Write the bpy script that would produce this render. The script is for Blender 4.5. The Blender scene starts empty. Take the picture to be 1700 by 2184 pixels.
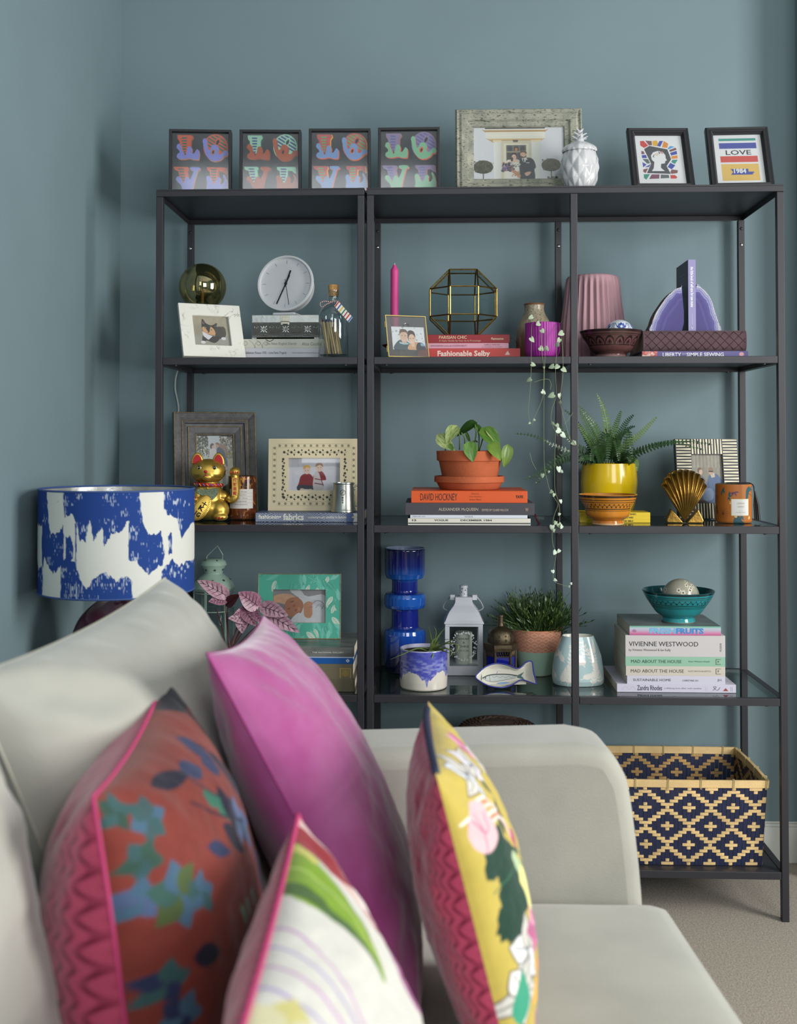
import bpy, bmesh, math, random
import numpy as np
from mathutils import Vector, Matrix, Euler
random.seed(7)
PI = math.pi
sc = bpy.context.scene
COL = sc.collection

# ---------------------------------------------------------------- camera
FPX, CAM, YAW, PIT, UX, UY = 2386.96, Vector((.6847, -2.6994, 1.1370)), .0390, .0221, 838.05, 886.12
cd = bpy.data.cameras.new('camera')
cam = bpy.data.objects.new('camera', cd); COL.objects.link(cam)
cam.location = CAM
cam.rotation_euler = (PI/2 + PIT, 0, YAW)
cd.sensor_fit = 'VERTICAL'; cd.sensor_height = 36; cd.sensor_width = 36
cd.lens = FPX/2184*36
cd.shift_x = (850-UX)/2184; cd.shift_y = (UY-1092)/2184
cd.clip_start = .05
cd.dof.use_dof = True; cd.dof.focus_distance = 2.86; cd.dof.aperture_fstop = 4.4
sc.camera = cam
# ---------------------------------------------------------------- world, daylight, exposure
w = bpy.data.worlds.new('sky'); sc.world = w; w.use_nodes = True
bg = w.node_tree.nodes['Background']
bg.inputs[0].default_value = (.80, .90, 1.0, 1); bg.inputs[1].default_value = .6
def area_light(name, loc, rot, sx, sy, power, col):
    l = bpy.data.lights.new(name, 'AREA'); l.shape = 'RECTANGLE'; l.size = sx; l.size_y = sy
    l.energy = power; l.color = col
    o = bpy.data.objects.new(name, l); COL.objects.link(o); o.location = loc; o.rotation_euler = rot
    return o
# daylight through the side window (right) and the rear-left window; the rear-right lamp is added fill
area_light('daylight_side', (3.04, -1.55, 1.50), (0, PI/2, 0), 1.5, 1.15, 96, (1, .985, .96))
area_light('daylight_and_fill_rear', (.22, -4.52, 2.29), (PI/2, 0, 0), .72, 1.48, 11, (.97, .985, 1))
area_light('daylight_and_fill_rear', (2.1, -4.52, 1.75), (PI/2, 0, 0), 1.45, 1.65, 58, (.98, .99, 1))  # added frontal fill lamp, set in the made-up rear-right window
sc.view_settings.view_transform = 'Standard'; sc.view_settings.look = 'None'
sc.view_settings.exposure = -.1; sc.view_settings.gamma = 1
sc.view_settings.use_curve_mapping = False
sc.cycles.use_denoising = True
sc.cycles.max_bounces = 8; sc.cycles.transparent_max_bounces = 16
sc.cycles.sample_clamp_indirect = 6
sc.cycles.caustics_reflective = False; sc.cycles.caustics_refractive = False

# ---------------------------------------------------------------- where a point of the photograph lies in the room
_c, _s, _cp, _sp = math.cos(YAW), math.sin(YAW), math.cos(PIT), math.sin(PIT)
_R = Vector((_c, _s, 0)); _F = Vector((-_s*_cp, _c*_cp, _sp)); _U = Vector((_s*_sp, -_c*_sp, _cp))
def ray(px, py): return _R*((px-UX)/FPX) + _U*((UY-py)/FPX) + _F
def at(px, py, Y):
    d = ray(px, py); return CAM + d*((Y-CAM.y)/d.y)
def atd(px, py, D): return CAM + ray(px, py)*D
def span(x0, x1, py, Y):
    a, b = at(x0, py, Y), at(x1, py, Y); return (a.x+b.x)/2, b.x-a.x
def zat(px, py, Y): return at(px, py, Y).z

# ---------------------------------------------------------------- materials
def lin(c):
    c = np.asarray(c, float)/255.
    return np.where(c <= .04045, c/12.92, ((c+.055)/1.055)**2.4)
def rgba(c): return (*[float(x) for x in lin(c)], 1)
_mats = {}
def M(name, col=None, rough=.5, metal=0, spec=.5, bump=0, bs=200, var=0, vs=8, trans=0, ior=1.45, coat=0, sheen=0, attr=False, col2=None, stretch=(1,1,1), sss=0):
    if name in _mats: return _mats[name]
    m = bpy.data.materials.new(name); m.use_nodes = True
    nt = m.node_tree; b = nt.nodes['Principled BSDF']; L = nt.links
    if col is not None: b.inputs['Base Color'].default_value = rgba(col)
    b.inputs['Roughness'].default_value = rough; b.inputs['Metallic'].default_value = metal
    b.inputs['Specular IOR Level'].default_value = spec; b.inputs['IOR'].default_value = ior
    b.inputs['Transmission Weight'].default_value = trans
    b.inputs['Coat Weight'].default_value = coat; b.inputs['Coat Roughness'].default_value = .06
    b.inputs['Sheen Weight'].default_value = sheen; b.inputs['Sheen Roughness'].default_value = .4
    if sss: b.inputs['Subsurface Weight'].default_value = sss; b.inputs['Subsurface Radius'].default_value = (.01, .005, .004)
    src = None
    if attr:
        a = nt.nodes.new('ShaderNodeAttribute'); a.attribute_name = 'Col'; src = a.outputs['Color']
        L.new(src, b.inputs['Base Color'])
    if var or col2 is not None or bump:
        tc = nt.nodes.new('ShaderNodeTexCoord'); mp = nt.nodes.new('ShaderNodeMapping')
        mp.inputs['Scale'].default_value = stretch; L.new(tc.outputs['Object'], mp.inputs['Vector'])
    if var or col2 is not None:
        n = nt.nodes.new('ShaderNodeTexNoise'); n.inputs['Scale'].default_value = vs; n.inputs['Detail'].default_value = 4
        L.new(mp.outputs[0], n.inputs['Vector'])
        mx = nt.nodes.new('ShaderNodeMix'); mx.data_type = 'RGBA'
        r = nt.nodes.new('ShaderNodeMapRange'); r.inputs[1].default_value = .32; r.inputs[2].default_value = .68
        L.new(n.outputs[0], r.inputs[0]); L.new(r.outputs[0], mx.inputs[0])
        if col2 is not None:
            mx.inputs[6].default_value = rgba(col); mx.inputs[7].default_value = rgba(col2)
        else:
            c = lin(col)
            mx.inputs[6].default_value = (*[float(x*(1-var)) for x in c], 1)
            mx.inputs[7].default_value = (*[float(min(1, x*(1+var))) for x in c], 1)
        L.new(mx.outputs[2], b.inputs['Base Color'])
    if bump:
        n2 = nt.nodes.new('ShaderNodeTexNoise'); n2.inputs['Scale'].default_value = bs; n2.inputs['Detail'].default_value = 3
        L.new(mp.outputs[0], n2.inputs['Vector'])
        bp = nt.nodes.new('ShaderNodeBump'); bp.inputs['Strength'].default_value = bump; bp.inputs['Distance'].default_value = .002
        L.new(n2.outputs[0], bp.inputs['Height']); L.new(bp.outputs[0], b.inputs['Normal'])
    _mats[name] = m; return m
def MG(name, col=(255,255,255), rough=.0, gloss=.06, tint_alpha=None):
    """thin sheet glass: mostly clear, a mirror-like share that grows at grazing angles"""
    if name in _mats: return _mats[name]
    m = bpy.data.materials.new(name); m.use_nodes = True; nt = m.node_tree; L = nt.links
    nt.nodes.remove(nt.nodes['Principled BSDF']); out = nt.nodes['Material Output']
    t = nt.nodes.new('ShaderNodeBsdfTransparent'); t.inputs[0].default_value = rgba(col)
    g = nt.nodes.new('ShaderNodeBsdfGlossy'); g.inputs['Roughness'].default_value = rough
    fr = nt.nodes.new('ShaderNodeLayerWeight'); fr.inputs[0].default_value = .5
    pw = nt.nodes.new('ShaderNodeMath'); pw.operation = 'POWER'; pw.inputs[1].default_value = 4.5; L.new(fr.outputs['Facing'], pw.inputs[0])
    mu = nt.nodes.new('ShaderNodeMath'); mu.operation = 'MULTIPLY_ADD'; mu.inputs[1].default_value = .9; mu.inputs[2].default_value = gloss
    mu.use_clamp = True; L.new(pw.outputs[0], mu.inputs[0])
    mx = nt.nodes.new('ShaderNodeMixShader'); L.new(mu.outputs[0], mx.inputs[0]); L.new(t.outputs[0], mx.inputs[1]); L.new(g.outputs[0], mx.inputs[2])
    L.new(mx.outputs[0], out.inputs[0]); _mats[name] = m; return m

# ---------------------------------------------------------------- meshes and objects
def link(o, parent=None, label=None, cat=None, group=None, kind=None):
    COL.objects.link(o)
    if parent: o.parent = parent
    if label: o['label'] = label
    if cat: o['category'] = cat
    if group: o['group'] = group
    if kind: o['kind'] = kind
    return o
def thing(name, label, cat, loc=(0,0,0), rz=0, rx=0, ry=0, group=None):
    o = bpy.data.objects.new(name, None); o.empty_display_size = .02
    o.location = loc; o.rotation_euler = (rx, ry, rz)
    return link(o, None, label, cat, group)
def copy_tree(o, parent=None, **kw):
    c = o.copy(); COL.objects.link(c); c.parent = parent
    for k, v in kw.items(): c[k] = v
    for ch in [x for x in o.children]: copy_tree(ch, c)
    return c
class MB:
    def __init__(s): s.v = []; s.f = []; s.c = []
    def add(s, vs, fs, col=None):
        n = len(s.v); s.v += [tuple(p) for p in vs]; s.f += [tuple(i+n for i in f) for f in fs]
        s.c += [col]*len(vs); return s
    def box(s, x0, x1, y0, y1, z0, z1, M4=None, col=None):
        vs = [Vector((x, y, z)) for z in (z0, z1) for y in (y0, y1) for x in (x0, x1)]
        if M4 is not None: vs = [M4 @ p for p in vs]
        return s.add(vs, [(0,2,3,1), (4,5,7,6), (0,1,5,4), (2,6,7,3), (0,4,6,2), (1,3,7,5)], col)
    def lathe(s, prof, n=48, mod=None, cx=0, cy=0, cap0=True, cap1=False, M4=None, col=None):
        vs = []; fs = []; k = len(prof)
        for i in range(n):
            a = 2*PI*i/n
            for r, z in prof:
                rr = mod(a, r, z) if mod else r
                p = Vector((cx+rr*math.cos(a), cy+rr*math.sin(a), z))
                vs.append(M4 @ p if M4 is not None else p)
        for i in range(n):
            j = (i+1) % n
            for q in range(k-1): fs.append((i*k+q, j*k+q, j*k+q+1, i*k+q+1))
        if cap0: fs.append(tuple(i*k for i in reversed(range(n))))
        if cap1: fs.append(tuple(i*k+k-1 for i in range(n)))
        return s.add(vs, fs, col)
    def tube(s, pts, r, n=8, closed=False, col=None, flat=1):
        pts = [Vector(p) for p in pts]; m = len(pts); vs = []; fs = []
        R = r if isinstance(r, (list, tuple)) else [r]*m
        up = Vector((0,0,1)); prev = None
        for i, p in enumerate(pts):
            a = pts[i-1] if (i > 0 or closed) else p; b = pts[(i+1) % m] if (i < m-1 or closed) else p
            t = (b-a).normalized() if (b-a).length > 1e-9 else Vector((0,0,1))
            if prev is None:
                x = t.cross(up)
                if x.length < .05: x = t.cross(Vector((1,0,0)))
            else: x = prev - t*prev.dot(t)
            x.normalize(); prev = x; y = t.cross(x)
            for q in range(n):
                an = 2*PI*q/n; vs.append(p + x*(R[i]*math.cos(an)) + y*(R[i]*flat*math.sin(an)))
        mm = m if closed else m-1
        for i in range(mm):
            j = (i+1) % m
            for q in range(n):
                e = (q+1) % n; fs.append((i*n+q, i*n+e, j*n+e, j*n+q))
        if not closed: fs.append(tuple(reversed(range(n)))); fs.append(tuple(range((m-1)*n, m*n)))
        return s.add(vs, fs, col)
    def ball(s, c, r, nu=24, nv=14, M4=None, col=None):
        if not isinstance(r, (list, tuple)): r = (r, r, r)
        vs = []; fs = []
        for j in range(1, nv):
            t = PI*j/nv
            for i in range(nu):
                a = 2*PI*i/nu; vs.append(Vector((r[0]*math.sin(t)*math.cos(a), r[1]*math.sin(t)*math.sin(a), r[2]*math.cos(t))))
        vs += [Vector((0,0,r[2])), Vector((0,0,-r[2]))]; N = len(vs)
        for j in range(nv-2):
            for i in range(nu):
                e = (i+1) % nu; fs.append((j*nu+i, (j+1)*nu+i, (j+1)*nu+e, j*nu+e))
        for i in range(nu):
            e = (i+1) % nu; fs.append((N-2, i, e)); fs.append((N-1, (nv-2)*nu+e, (nv-2)*nu+i))
        if M4 is not None: vs = [M4 @ p for p in vs]
        c = Vector(c); return s.add([p+c for p in vs], fs, col)
    def prism(s, pts, y0, y1, col=None, M4=None):
        """polygon in x,z, drawn counter-clockwise as seen from the front, from y0 (front) to y1"""
        n = len(pts); vs = [Vector((x, y0, z)) for x, z in pts] + [Vector((x, y1, z)) for x, z in pts]
        if M4 is not None: vs = [M4 @ p for p in vs]
        fs = [tuple(range(n)), tuple(reversed(range(n, 2*n)))] + [((i+1) % n, i, n+i, n+(i+1) % n) for i in range(n)]
        return s.add(vs, fs, col)
    def build(s, name, mat, parent=None, smooth=0, bevel=0, bseg=2, sub=0, loc=None, rot=None, **kw):
        me = bpy.data.meshes.new(name); me.from_pydata(s.v, [], s.f)
        if any(c is not None for c in s.c):
            ca = me.color_attributes.new('Col', 'FLOAT_COLOR', 'POINT')
            arr = np.ones((len(s.v), 4), np.float32)
            for i, c in enumerate(s.c):
                if c is not None: arr[i, :3] = c
            ca.data.foreach_set('color', arr.ravel())
        o = bpy.data.objects.new(name, me)
        if isinstance(mat, (list, tuple)):
            for m in mat: me.materials.append(m)
        elif mat: me.materials.append(mat)
        if smooth:
            me.polygons.foreach_set('use_smooth', [True]*len(me.polygons))
            if smooth < 180: me.set_sharp_from_angle(angle=math.radians(smooth))
        if bevel:
            b = o.modifiers.new('edge', 'BEVEL'); b.width = bevel; b.segments = bseg; b.limit_method = 'ANGLE'
        if sub:
            d = o.modifiers.new('sub', 'SUBSURF'); d.levels = sub; d.render_levels = sub
        if loc is not None: o.location = loc
        if rot is not None: o.rotation_euler = rot
        return link(o, parent, **kw)
def box(name, mat, parent, x0, x1, y0, y1, z0, z1, bevel=0, **kw):
    return MB().box(x0, x1, y0, y1, z0, z1).build(name, mat, parent, bevel=bevel, **kw)
def lathe(name, mat, parent, prof, n=56, smooth=40, **kw):
    mod = kw.pop('mod', None); c1 = kw.pop('cap1', False); c0 = kw.pop('cap0', True)
    return MB().lathe(prof, n, mod, cap0=c0, cap1=c1).build(name, mat, parent, smooth=smooth, **kw)
def smoothpts(pts, n=6, closed=False):
    """Catmull-Rom through the points"""
    P = [Vector(p) for p in pts]; m = len(P); out = []
    rng = range(m if closed else m-1)
    for i in rng:
        p0 = P[(i-1) % m] if (closed or i > 0) else P[i]*2-P[i+1]; p1 = P[i]; p2 = P[(i+1) % m]
        p3 = P[(i+2) % m] if (closed or i < m-2) else P[i+1]*2-P[i]
        for k in range(n):
            t = k/n; out.append(.5*((2*p1) + (p2-p0)*t + (2*p0-5*p1+4*p2-p3)*t*t + (3*p1-p0-3*p2+p3)*t**3))
    if not closed: out.append(P[-1])
    return out
def sp2(pts, n=6, closed=False): return [(p.x, p.y) for p in smoothpts([(a, b, 0) for a, b in pts], n, closed)]

# ---------------------------------------------------------------- printed pictures: colour per point of a fine grid
def vnoise(X, Y, seed=0):
    rs = np.random.RandomState(seed); T = rs.rand(64, 64)
    xi = np.floor(X).astype(int); yi = np.floor(Y).astype(int); fx = X-xi; fy = Y-yi
    fx = fx*fx*(3-2*fx); fy = fy*fy*(3-2*fy)
    g = lambda a, b: T[a % 64, b % 64]
    return (g(xi, yi)*(1-fx)+g(xi+1, yi)*fx)*(1-fy) + (g(xi, yi+1)*(1-fx)+g(xi+1, yi+1)*fx)*fy
def fbm(X, Y, seed=0, o=3):
    r = 0; a = 1; t = 0
    for k in range(o): r = r + a*vnoise(X*2**k, Y*2**k, seed+k); t += a; a *= .5
    return r/t
class Ras:
    """a print measured in any units x right, y down; n points across"""
    def __init__(s, x0, y0, x1, y1, n, bg):
        s.b = (x0, y0, x1, y1); h = max(2, int(n*(y1-y0)/(x1-x0)))
        s.nx, s.ny = n, h; s.cell = (x1-x0)/n
        s.X, s.Y = np.meshgrid(np.linspace(x0, x1, n), np.linspace(y0, y1, h))
        s.im = np.empty((h, n, 3)); s.im[:] = lin(bg)
    def put(s, m, col):
        col = lin(col) if not isinstance(col, np.ndarray) else col
        s.im = s.im*(1-m[..., None]) + col*m[..., None]; return s
    def rect(s, x0, y0, x1, y1, col):
        f = lambda d: np.clip(d/s.cell+.5, 0, 1)
        return s.put(f(s.X-x0)*f(x1-s.X)*f(s.Y-y0)*f(y1-s.Y), col)
    def mell(s, cx, cy, rx, ry, ang=0, soft=1):
        a = math.radians(ang); dx = s.X-cx; dy = s.Y-cy
        u = (dx*math.cos(a)+dy*math.sin(a))/rx; v = (-dx*math.sin(a)+dy*math.cos(a))/ry
        return np.clip((1-np.sqrt(u*u+v*v))*min(rx, ry)/(s.cell*soft)+.5, 0, 1)
    def ell(s, cx, cy, rx, ry, col, ang=0, soft=1, op=1): return s.put(s.mell(cx, cy, rx, ry, ang, soft)*op, col)
    def sd(s, pts):
        d = np.full(s.X.shape, 1e9); ins = np.zeros(s.X.shape, bool); n = len(pts)
        for i in range(n):
            ax, ay = pts[i]; bx, by = pts[(i+1) % n]
            ex, ey = bx-ax, by-ay; l = ex*ex+ey*ey+1e-12
            t = np.clip(((s.X-ax)*ex+(s.Y-ay)*ey)/l, 0, 1)
            d = np.minimum(d, (s.X-ax-t*ex)**2+(s.Y-ay-t*ey)**2)
            if abs(ey) > 1e-12: ins ^= ((ay > s.Y) != (by > s.Y)) & (s.X < ex*(s.Y-ay)/ey+ax)
        return np.where(ins, 1, -1)*np.sqrt(d)
    def poly(s, pts, col, op=1, soft=1, smooth=0):
        if smooth: pts = sp2(pts, smooth, True)
        return s.put(np.clip(s.sd(pts)/(s.cell*soft)+.5, 0, 1)*op, col)
    def line(s, pts, w, col, op=1, smooth=0):
        if smooth: pts = sp2(pts, smooth)
        d = np.full(s.X.shape, 1e9)
        for i in range(len(pts)-1):
            ax, ay = pts[i]; bx, by = pts[i+1]; ex, ey = bx-ax, by-ay; l = ex*ex+ey*ey+1e-12
            t = np.clip(((s.X-ax)*ex+(s.Y-ay)*ey)/l, 0, 1)
            d = np.minimum(d, (s.X-ax-t*ex)**2+(s.Y-ay-t*ey)**2)
        return s.put(np.clip((w/2-np.sqrt(d))/s.cell+.5, 0, 1)*op, col)
    def grain(s, amt, sc_, seed=1, o=3):
        k = (fbm((s.X-s.b[0])/sc_, (s.Y-s.b[1])/sc_, seed, o)-.5)*2*amt
        s.im = np.clip(s.im*(1+k[..., None]), 0, 1); return s
    def dots(s, n, box_, r, cols, seed=0, asp=1):
        q = random.Random(seed)
        for _ in range(n):
            s.ell(q.uniform(box_[0], box_[2]), q.uniform(box_[1], box_[3]), r*q.uniform(.5, 1.3), r*asp*q.uniform(.5, 1.3), q.choice(cols), q.uniform(0, 180))
        return s
def print_mesh(name, ras, fn, mat, parent, smooth=True, flip=False, **kw):
    """lay a print on the surface fn(u, v) with u, v from 0 to 1 (v up)"""
    h, n = ras.ny, ras.nx
    U, V = np.meshgrid(np.linspace(0, 1, n), np.linspace(1, 0, h))
    x, y, z = fn(U, V)
    vs = np.stack([np.broadcast_to(a, U.shape) for a in (x, y, z)], -1).reshape(-1, 3)
    return grid_mesh(name, vs, h, n, mat, parent, ras.im, smooth, flip, **kw)
def grid_mesh(name, vs, h, n, mat, parent, im=None, smooth=True, flip=False, **kw):
    i = np.arange(h*n).reshape(h, n)
    q = np.stack([i[:-1, :-1], i[1:, :-1], i[1:, 1:], i[:-1, 1:]], -1).reshape(-1, 4)
    if flip: q = q[:, ::-1]
    me = bpy.data.meshes.new(name)
    me.vertices.add(h*n); me.vertices.foreach_set('co', np.ascontiguousarray(vs, np.float32).ravel())
    me.loops.add(q.size); me.loops.foreach_set('vertex_index', np.ascontiguousarray(q, np.int32).ravel())
    me.polygons.add(len(q)); me.polygons.foreach_set('loop_start', np.arange(0, q.size, 4, dtype=np.int32))
    me.update(calc_edges=True)
    if smooth: me.polygons.foreach_set('use_smooth', [True]*len(q))
    if im is not None:
        ca = me.color_attributes.new('Col', 'FLOAT_COLOR', 'POINT')
        c = np.ones((h*n, 4), np.float32); c[:, :3] = np.clip(im, 0, 1).reshape(-1, 3); ca.data.foreach_set('color', c.ravel())
    me.materials.append(mat); me.validate()
    return link(bpy.data.objects.new(name, me), parent, **kw)
def flat(name, ras, parent, w, h, x=0, y=0, z=0, mat=None, **kw):
    """flat print facing -y, centred on x, standing on z"""
    return print_mesh(name, ras, lambda U, V: (x+(U-.5)*w, y+0*U, z+V*h), mat or PRINT, parent, smooth=False, **kw)
PRINT = M('printed_paper', (200,200,200), .45, attr=True, spec=.4)
MATTEP = M('printed_matte', (200,200,200), .75, attr=True, spec=.25)
GLAZEP = M('printed_glaze', (200,200,200), .12, attr=True, spec=.5, coat=.4)

# ---------------------------------------------------------------- lettering, turned into mesh at the end in one go
_texts = []
def text(parent, s, x, y, z, h=None, w=None, mat=None, align='L', ang=0, wrap=None, name='lettering', bold=0, face='front', shear=0):
    _texts.append((parent, s, x, y, z, h, w, mat, align, ang, wrap, name, bold, face, shear))
def flush_text():
    tmp = []
    for t in _texts:
        cu = bpy.data.curves.new('t', 'FONT'); cu.body = t[1]; cu.size = 1; cu.resolution_u = 2; cu.offset = t[12]; cu.shear = t[14]
        o = bpy.data.objects.new('t', cu); COL.objects.link(o); tmp.append(o)
    bpy.context.view_layer.update()
    dg = bpy.context.evaluated_depsgraph_get()
    for t, o in zip(_texts, tmp):
        parent, s, x, y, z, h, w, mat, align, ang, wrap, name, bold, face, shear = t
        me = bpy.data.meshes.new_from_object(o.evaluated_get(dg)); me.name = name
        n = len(me.vertices)
        if n:
            co = np.empty(n*3, np.float32); me.vertices.foreach_get('co', co); co = co.reshape(-1, 3)
            lo, hi = co.min(0), co.max(0); sz = hi-lo
            if h and w: sx, sy = w/sz[0], h/sz[1]
            elif h: sx = sy = h/sz[1]
            else: sx = sy = w/sz[0]
            u = (co[:, 0]-lo[0])*sx; v = (co[:, 1]-lo[1])*sy; W = sz[0]*sx; H = sz[1]*sy
            u = u - {'L': 0, 'C': W/2, 'R': W}[align]
            if ang:
                v = v-H/2; a = math.radians(ang); u, v = u*math.cos(a)-v*math.sin(a), u*math.sin(a)+v*math.cos(a)
            if face == 'top': P = np.stack([x+u, y+v, z+0*u], 1)
            elif wrap:
                th = (x+u)/wrap; P = np.stack([wrap*np.sin(th), y-wrap*np.cos(th), z+v], 1)
            else: P = np.stack([x+u, y+0*u, z+v], 1)
            me.vertices.foreach_set('co', P.astype(np.float32).ravel()); me.update()
            me.materials.clear(); me.materials.append(mat)
            link(bpy.data.objects.new(name, me), parent)
        cu = o.data; bpy.data.objects.remove(o); bpy.data.curves.remove(cu)
INK = lambda c: M('ink_%d_%d_%d' % c, c, .5)
def pic_frame(parent, w, h, prof, mat, name='frame', smooth=0, z0=0, bevel=0):
    """mitred moulding round a w x h rectangle standing on z0; prof = (inset from the outer edge, y)"""
    mb = MB(); k = len(prof); vs = []
    for cx, cz in ((-1,0), (1,0), (1,1), (-1,1)):
        for ins, y in prof:
            vs.append((cx*(w/2-ins), y, z0+(h-ins if cz else ins)))
    fs = []
    for i in range(4):
        j = (i+1) % 4
        for q in range(k-1): fs.append((i*k+q, j*k+q, j*k+q+1, i*k+q+1))
        fs.append((i*k+k-1, j*k+k-1, j*k, i*k))
    mb.add(vs, fs)
    return mb.build(name, mat, parent, smooth=smooth, bevel=bevel)

# ================================================================ the room
XL, YB, XC = -.198, .385, 1.668          # left wall, back wall, side of the chimney breast
XR, YR, ZC = 3.1, -4.6, 3.22
WALL = M('teal_wall_paint', (118,138,144), .62, bump=.05, bs=420, var=.035, vs=3, spec=.3)
CEIL = M('white_ceiling_paint', (225,225,222), .8)
SKIRT = M('grey_skirting_paint', (206,208,202), .5)
CARPET = M('beige_carpet', (160,150,136), .95, bump=1, bs=260, var=.22, vs=190, sheen=.2, spec=.1)
WHITEW = M('white_window_paint', (228,228,224), .45)
PANE = MG('window_glass', (250,253,255))
S = 'structure'
box('floor', CARPET, None, XL-.1, XR+.1, YR-.1, YB+.1, -.1, 0, kind=S)
box('ceiling', CEIL, None, XL-.1, XR+.1, YR-.1, YB+.1, ZC, ZC+.1, kind=S)
box('wall_back', WALL, None, XL-.1, XR+.1, YB, YB+.1, 0, ZC, kind=S)
box('wall_left', WALL, None, XL-.1, XL, YR-.1, YB, 0, ZC, kind=S)
box('wall_chimney', WALL, None, XC, XR, .24, YB, 0, ZC, kind=S)
def holed(name, horiz, a0, a1, holes, c0, c1):
    """wall with window openings (w0, w1, z0, z1), listed along its length"""
    mb = MB(); p = a0
    def bx(p_, q_, r_, t_): mb.box(p_, q_, c0, c1, r_, t_) if horiz else mb.box(c0, c1, p_, q_, r_, t_)
    for (w0, w1, z0, z1) in holes: bx(p, w0, 0, ZC); bx(w0, w1, 0, z0); bx(w0, w1, z1, ZC); p = w1
    bx(p, a1, 0, ZC)
    return mb.build(name, WALL, None, kind=S)
WIN = [(-2.2, -.9, .68, 2.32), (-.17, .6, 1.5, 3.08), (1.33, 2.87, .88, 2.62)]  # last opening is made up to house the fill lamp
holed('wall_right', False, YR-.1, YB, WIN[:1], XR, XR+.1)
holed('wall_rear', True, XL, XR, WIN[1:], YR-.1, YR)
def window(name, horiz, w0, w1, z0, z1, c):
    t = bpy.data.objects.new(name, None); link(t, None, kind=S)
    mb = MB(); g = MB(); f = .05; d0, d1 = c, c+.06
    if horiz: d0, d1 = c-.06, c
    def bar(p, q, r, s_):
        mb.box(p, q, d0, d1, r, s_) if horiz else mb.box(d0, d1, p, q, r, s_)
    m = (w0+w1)/2; zm = (z0+z1)/2
    for b in ((w0, w0+f, z0, z1), (w1-f, w1, z0, z1), (w0, w1, z0, z0+f), (w0, w1, z1-f, z1), (m-.02, m+.02, z0, z1), (w0, w1, zm-.025, zm+.025)): bar(*b)
    mb.build('window_frame', WHITEW, t)
    for (p, q) in ((w0+f, m-.02), (m+.02, w1-f)):
        for (r, s_) in ((z0+f, zm-.025), (zm+.025, z1-f)):
            e = (d0+d1)/2
            (MB().box(p, q, e-.002, e+.002, r, s_) if horiz else MB().box(e-.002, e+.002, p, q, r, s_)).build('pane', PANE, t)
    s2 = MB(); (s2.box(w0-.04, w1+.04, d1, d1+.08, z0-.03, z0) if horiz else s2.box(d0-.08, d0, w0-.04, w1+.04, z0-.03, z0))
    s2.build('window_sill', WHITEW, t)
window('window_1', False, *WIN[0], XR+.01)
window('window_2', True, *WIN[1], YR-.01)
window('added_fill_window', True, *WIN[2], YR-.01)  # added window, put in only to carry the frontal fill
def skirting(name, pts):
    """square-edged board with a small rounded bead on top, along x or y"""
    (x0, y0, x1, y1, sx, sy) = pts; mb = MB()
    if sy: mb.box(x0, x1, y0-.012, y0, 0, .096); mb.box(x0, x1, y0-.009, y0, .096, .104); mb.box(x0, x1, y0-.006, y0, .104, .109)
    else: mb.box(x0, x0+sx*.012, y0, y1, 0, .096); mb.box(x0, x0+sx*.009, y0, y1, .096, .104); mb.box(x0, x0+sx*.006, y0, y1, .104, .109)
    mb.build(name, SKIRT, None, kind=S, bevel=.0015)
skirting('baseboard_back', (XL, YB, XC, YB, 0, 1))
skirting('baseboard_left', (XL, YR, XL, YB-.012, 1, 0))
skirting('baseboard_chimney', (XC-.012, .24, XC, YB-.012, 1, 0))

# ================================================================ the two shelving units
BLK = M('satin_black_metal', (48,47,52), .42, spec=.45, bump=.06, bs=900)
SHELFG = MG('shelf_glass', (222,232,230), gloss=.10)
SCREW = M('bright_screw', (190,190,190), .25, 1)
B = .0168
LV = [1.75, 1.3384, .9316, .5241, .1162]
def shelving(name, label, x0, x1, mids):
    t = thing(name, label, 'shelving unit', (x0, 0, 0)); W = x1-x0; D = .36
    xs = [0] + [m-B/2 for m in mids] + [W-B]
    for x in xs:
        for y in (0, D-B):
            box('post', BLK, t, x, x+B, y, y+B, 0, 1.7315, bevel=.0012)
    mb = MB(); z1 = LV[0]; z0 = z1-.0175
    mb.box(0, W, 0, D, z1-.004, z1)
    for (a, b, c, d) in ((0, W, 0, .002), (0, W, D-.002, D), (0, .002, .002, D-.002), (W-.002, W, .002, D-.002)): mb.box(a, b, c, d, z0, z1-.004)
    mb.build('top_panel', BLK, t, bevel=.0008)
    for k in range(1, 5):
        z1 = LV[k]; z0 = z1-.0175
        for i in range(len(xs)-1):
            a, b = xs[i]+B, xs[i+1]
            box('front_bar', BLK, t, a+.0008, b-.0008, .0006, B, z0, z1, bevel=.001)
            box('back_bar', BLK, t, a+.0008, b-.0008, D-B, D-.0006, z0, z1, bevel=.001)
            inner = (a-(0 if i == 0 else B/2), b+(0 if i == len(xs)-2 else B/2))
            if k in (2, 3):
                MB().box(a+.0006, b-.0006, B+.0006, D-B-.0006, z1-.0045, z1-.0002).build('glass_shelf', SHELFG, t)
            else:
                MB().box(a+.0006, b-.0006, B+.0006, D-B-.0006, z1-.006 if k == 1 else z1-.0065, z1-.0004 if k == 1 else z1-.0015).build('metal_shelf', BLK, t)
        for x in xs: box('side_bar', BLK, t, x, x+B, B+.0006, D-B-.0006, z0, z1, bevel=.001)
        for i in range(len(xs)-1):      # rubber pads under the corners
            for x in (xs[i]+B+.03, xs[i+1]-.03):
                for y in (.012, D-.012): MB().lathe([(.0045, z0-.0025), (.0045, z0)], 12, cx=x, cy=y).build('pad', BLK, t)
    for x in xs:
        for z, m in ((1.708, BLK), (1.664, SCREW)):
            MB().lathe([(.0001, -.0022), (.003, -.002), (.0042, -.0008), (.0045, 0)], 14, M4=Matrix.Translation((x+B/2, D-B, z)) @ Matrix.Rotation(-PI/2, 4, 'X')).build('screw', m, t, smooth=60)
    return t
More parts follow.
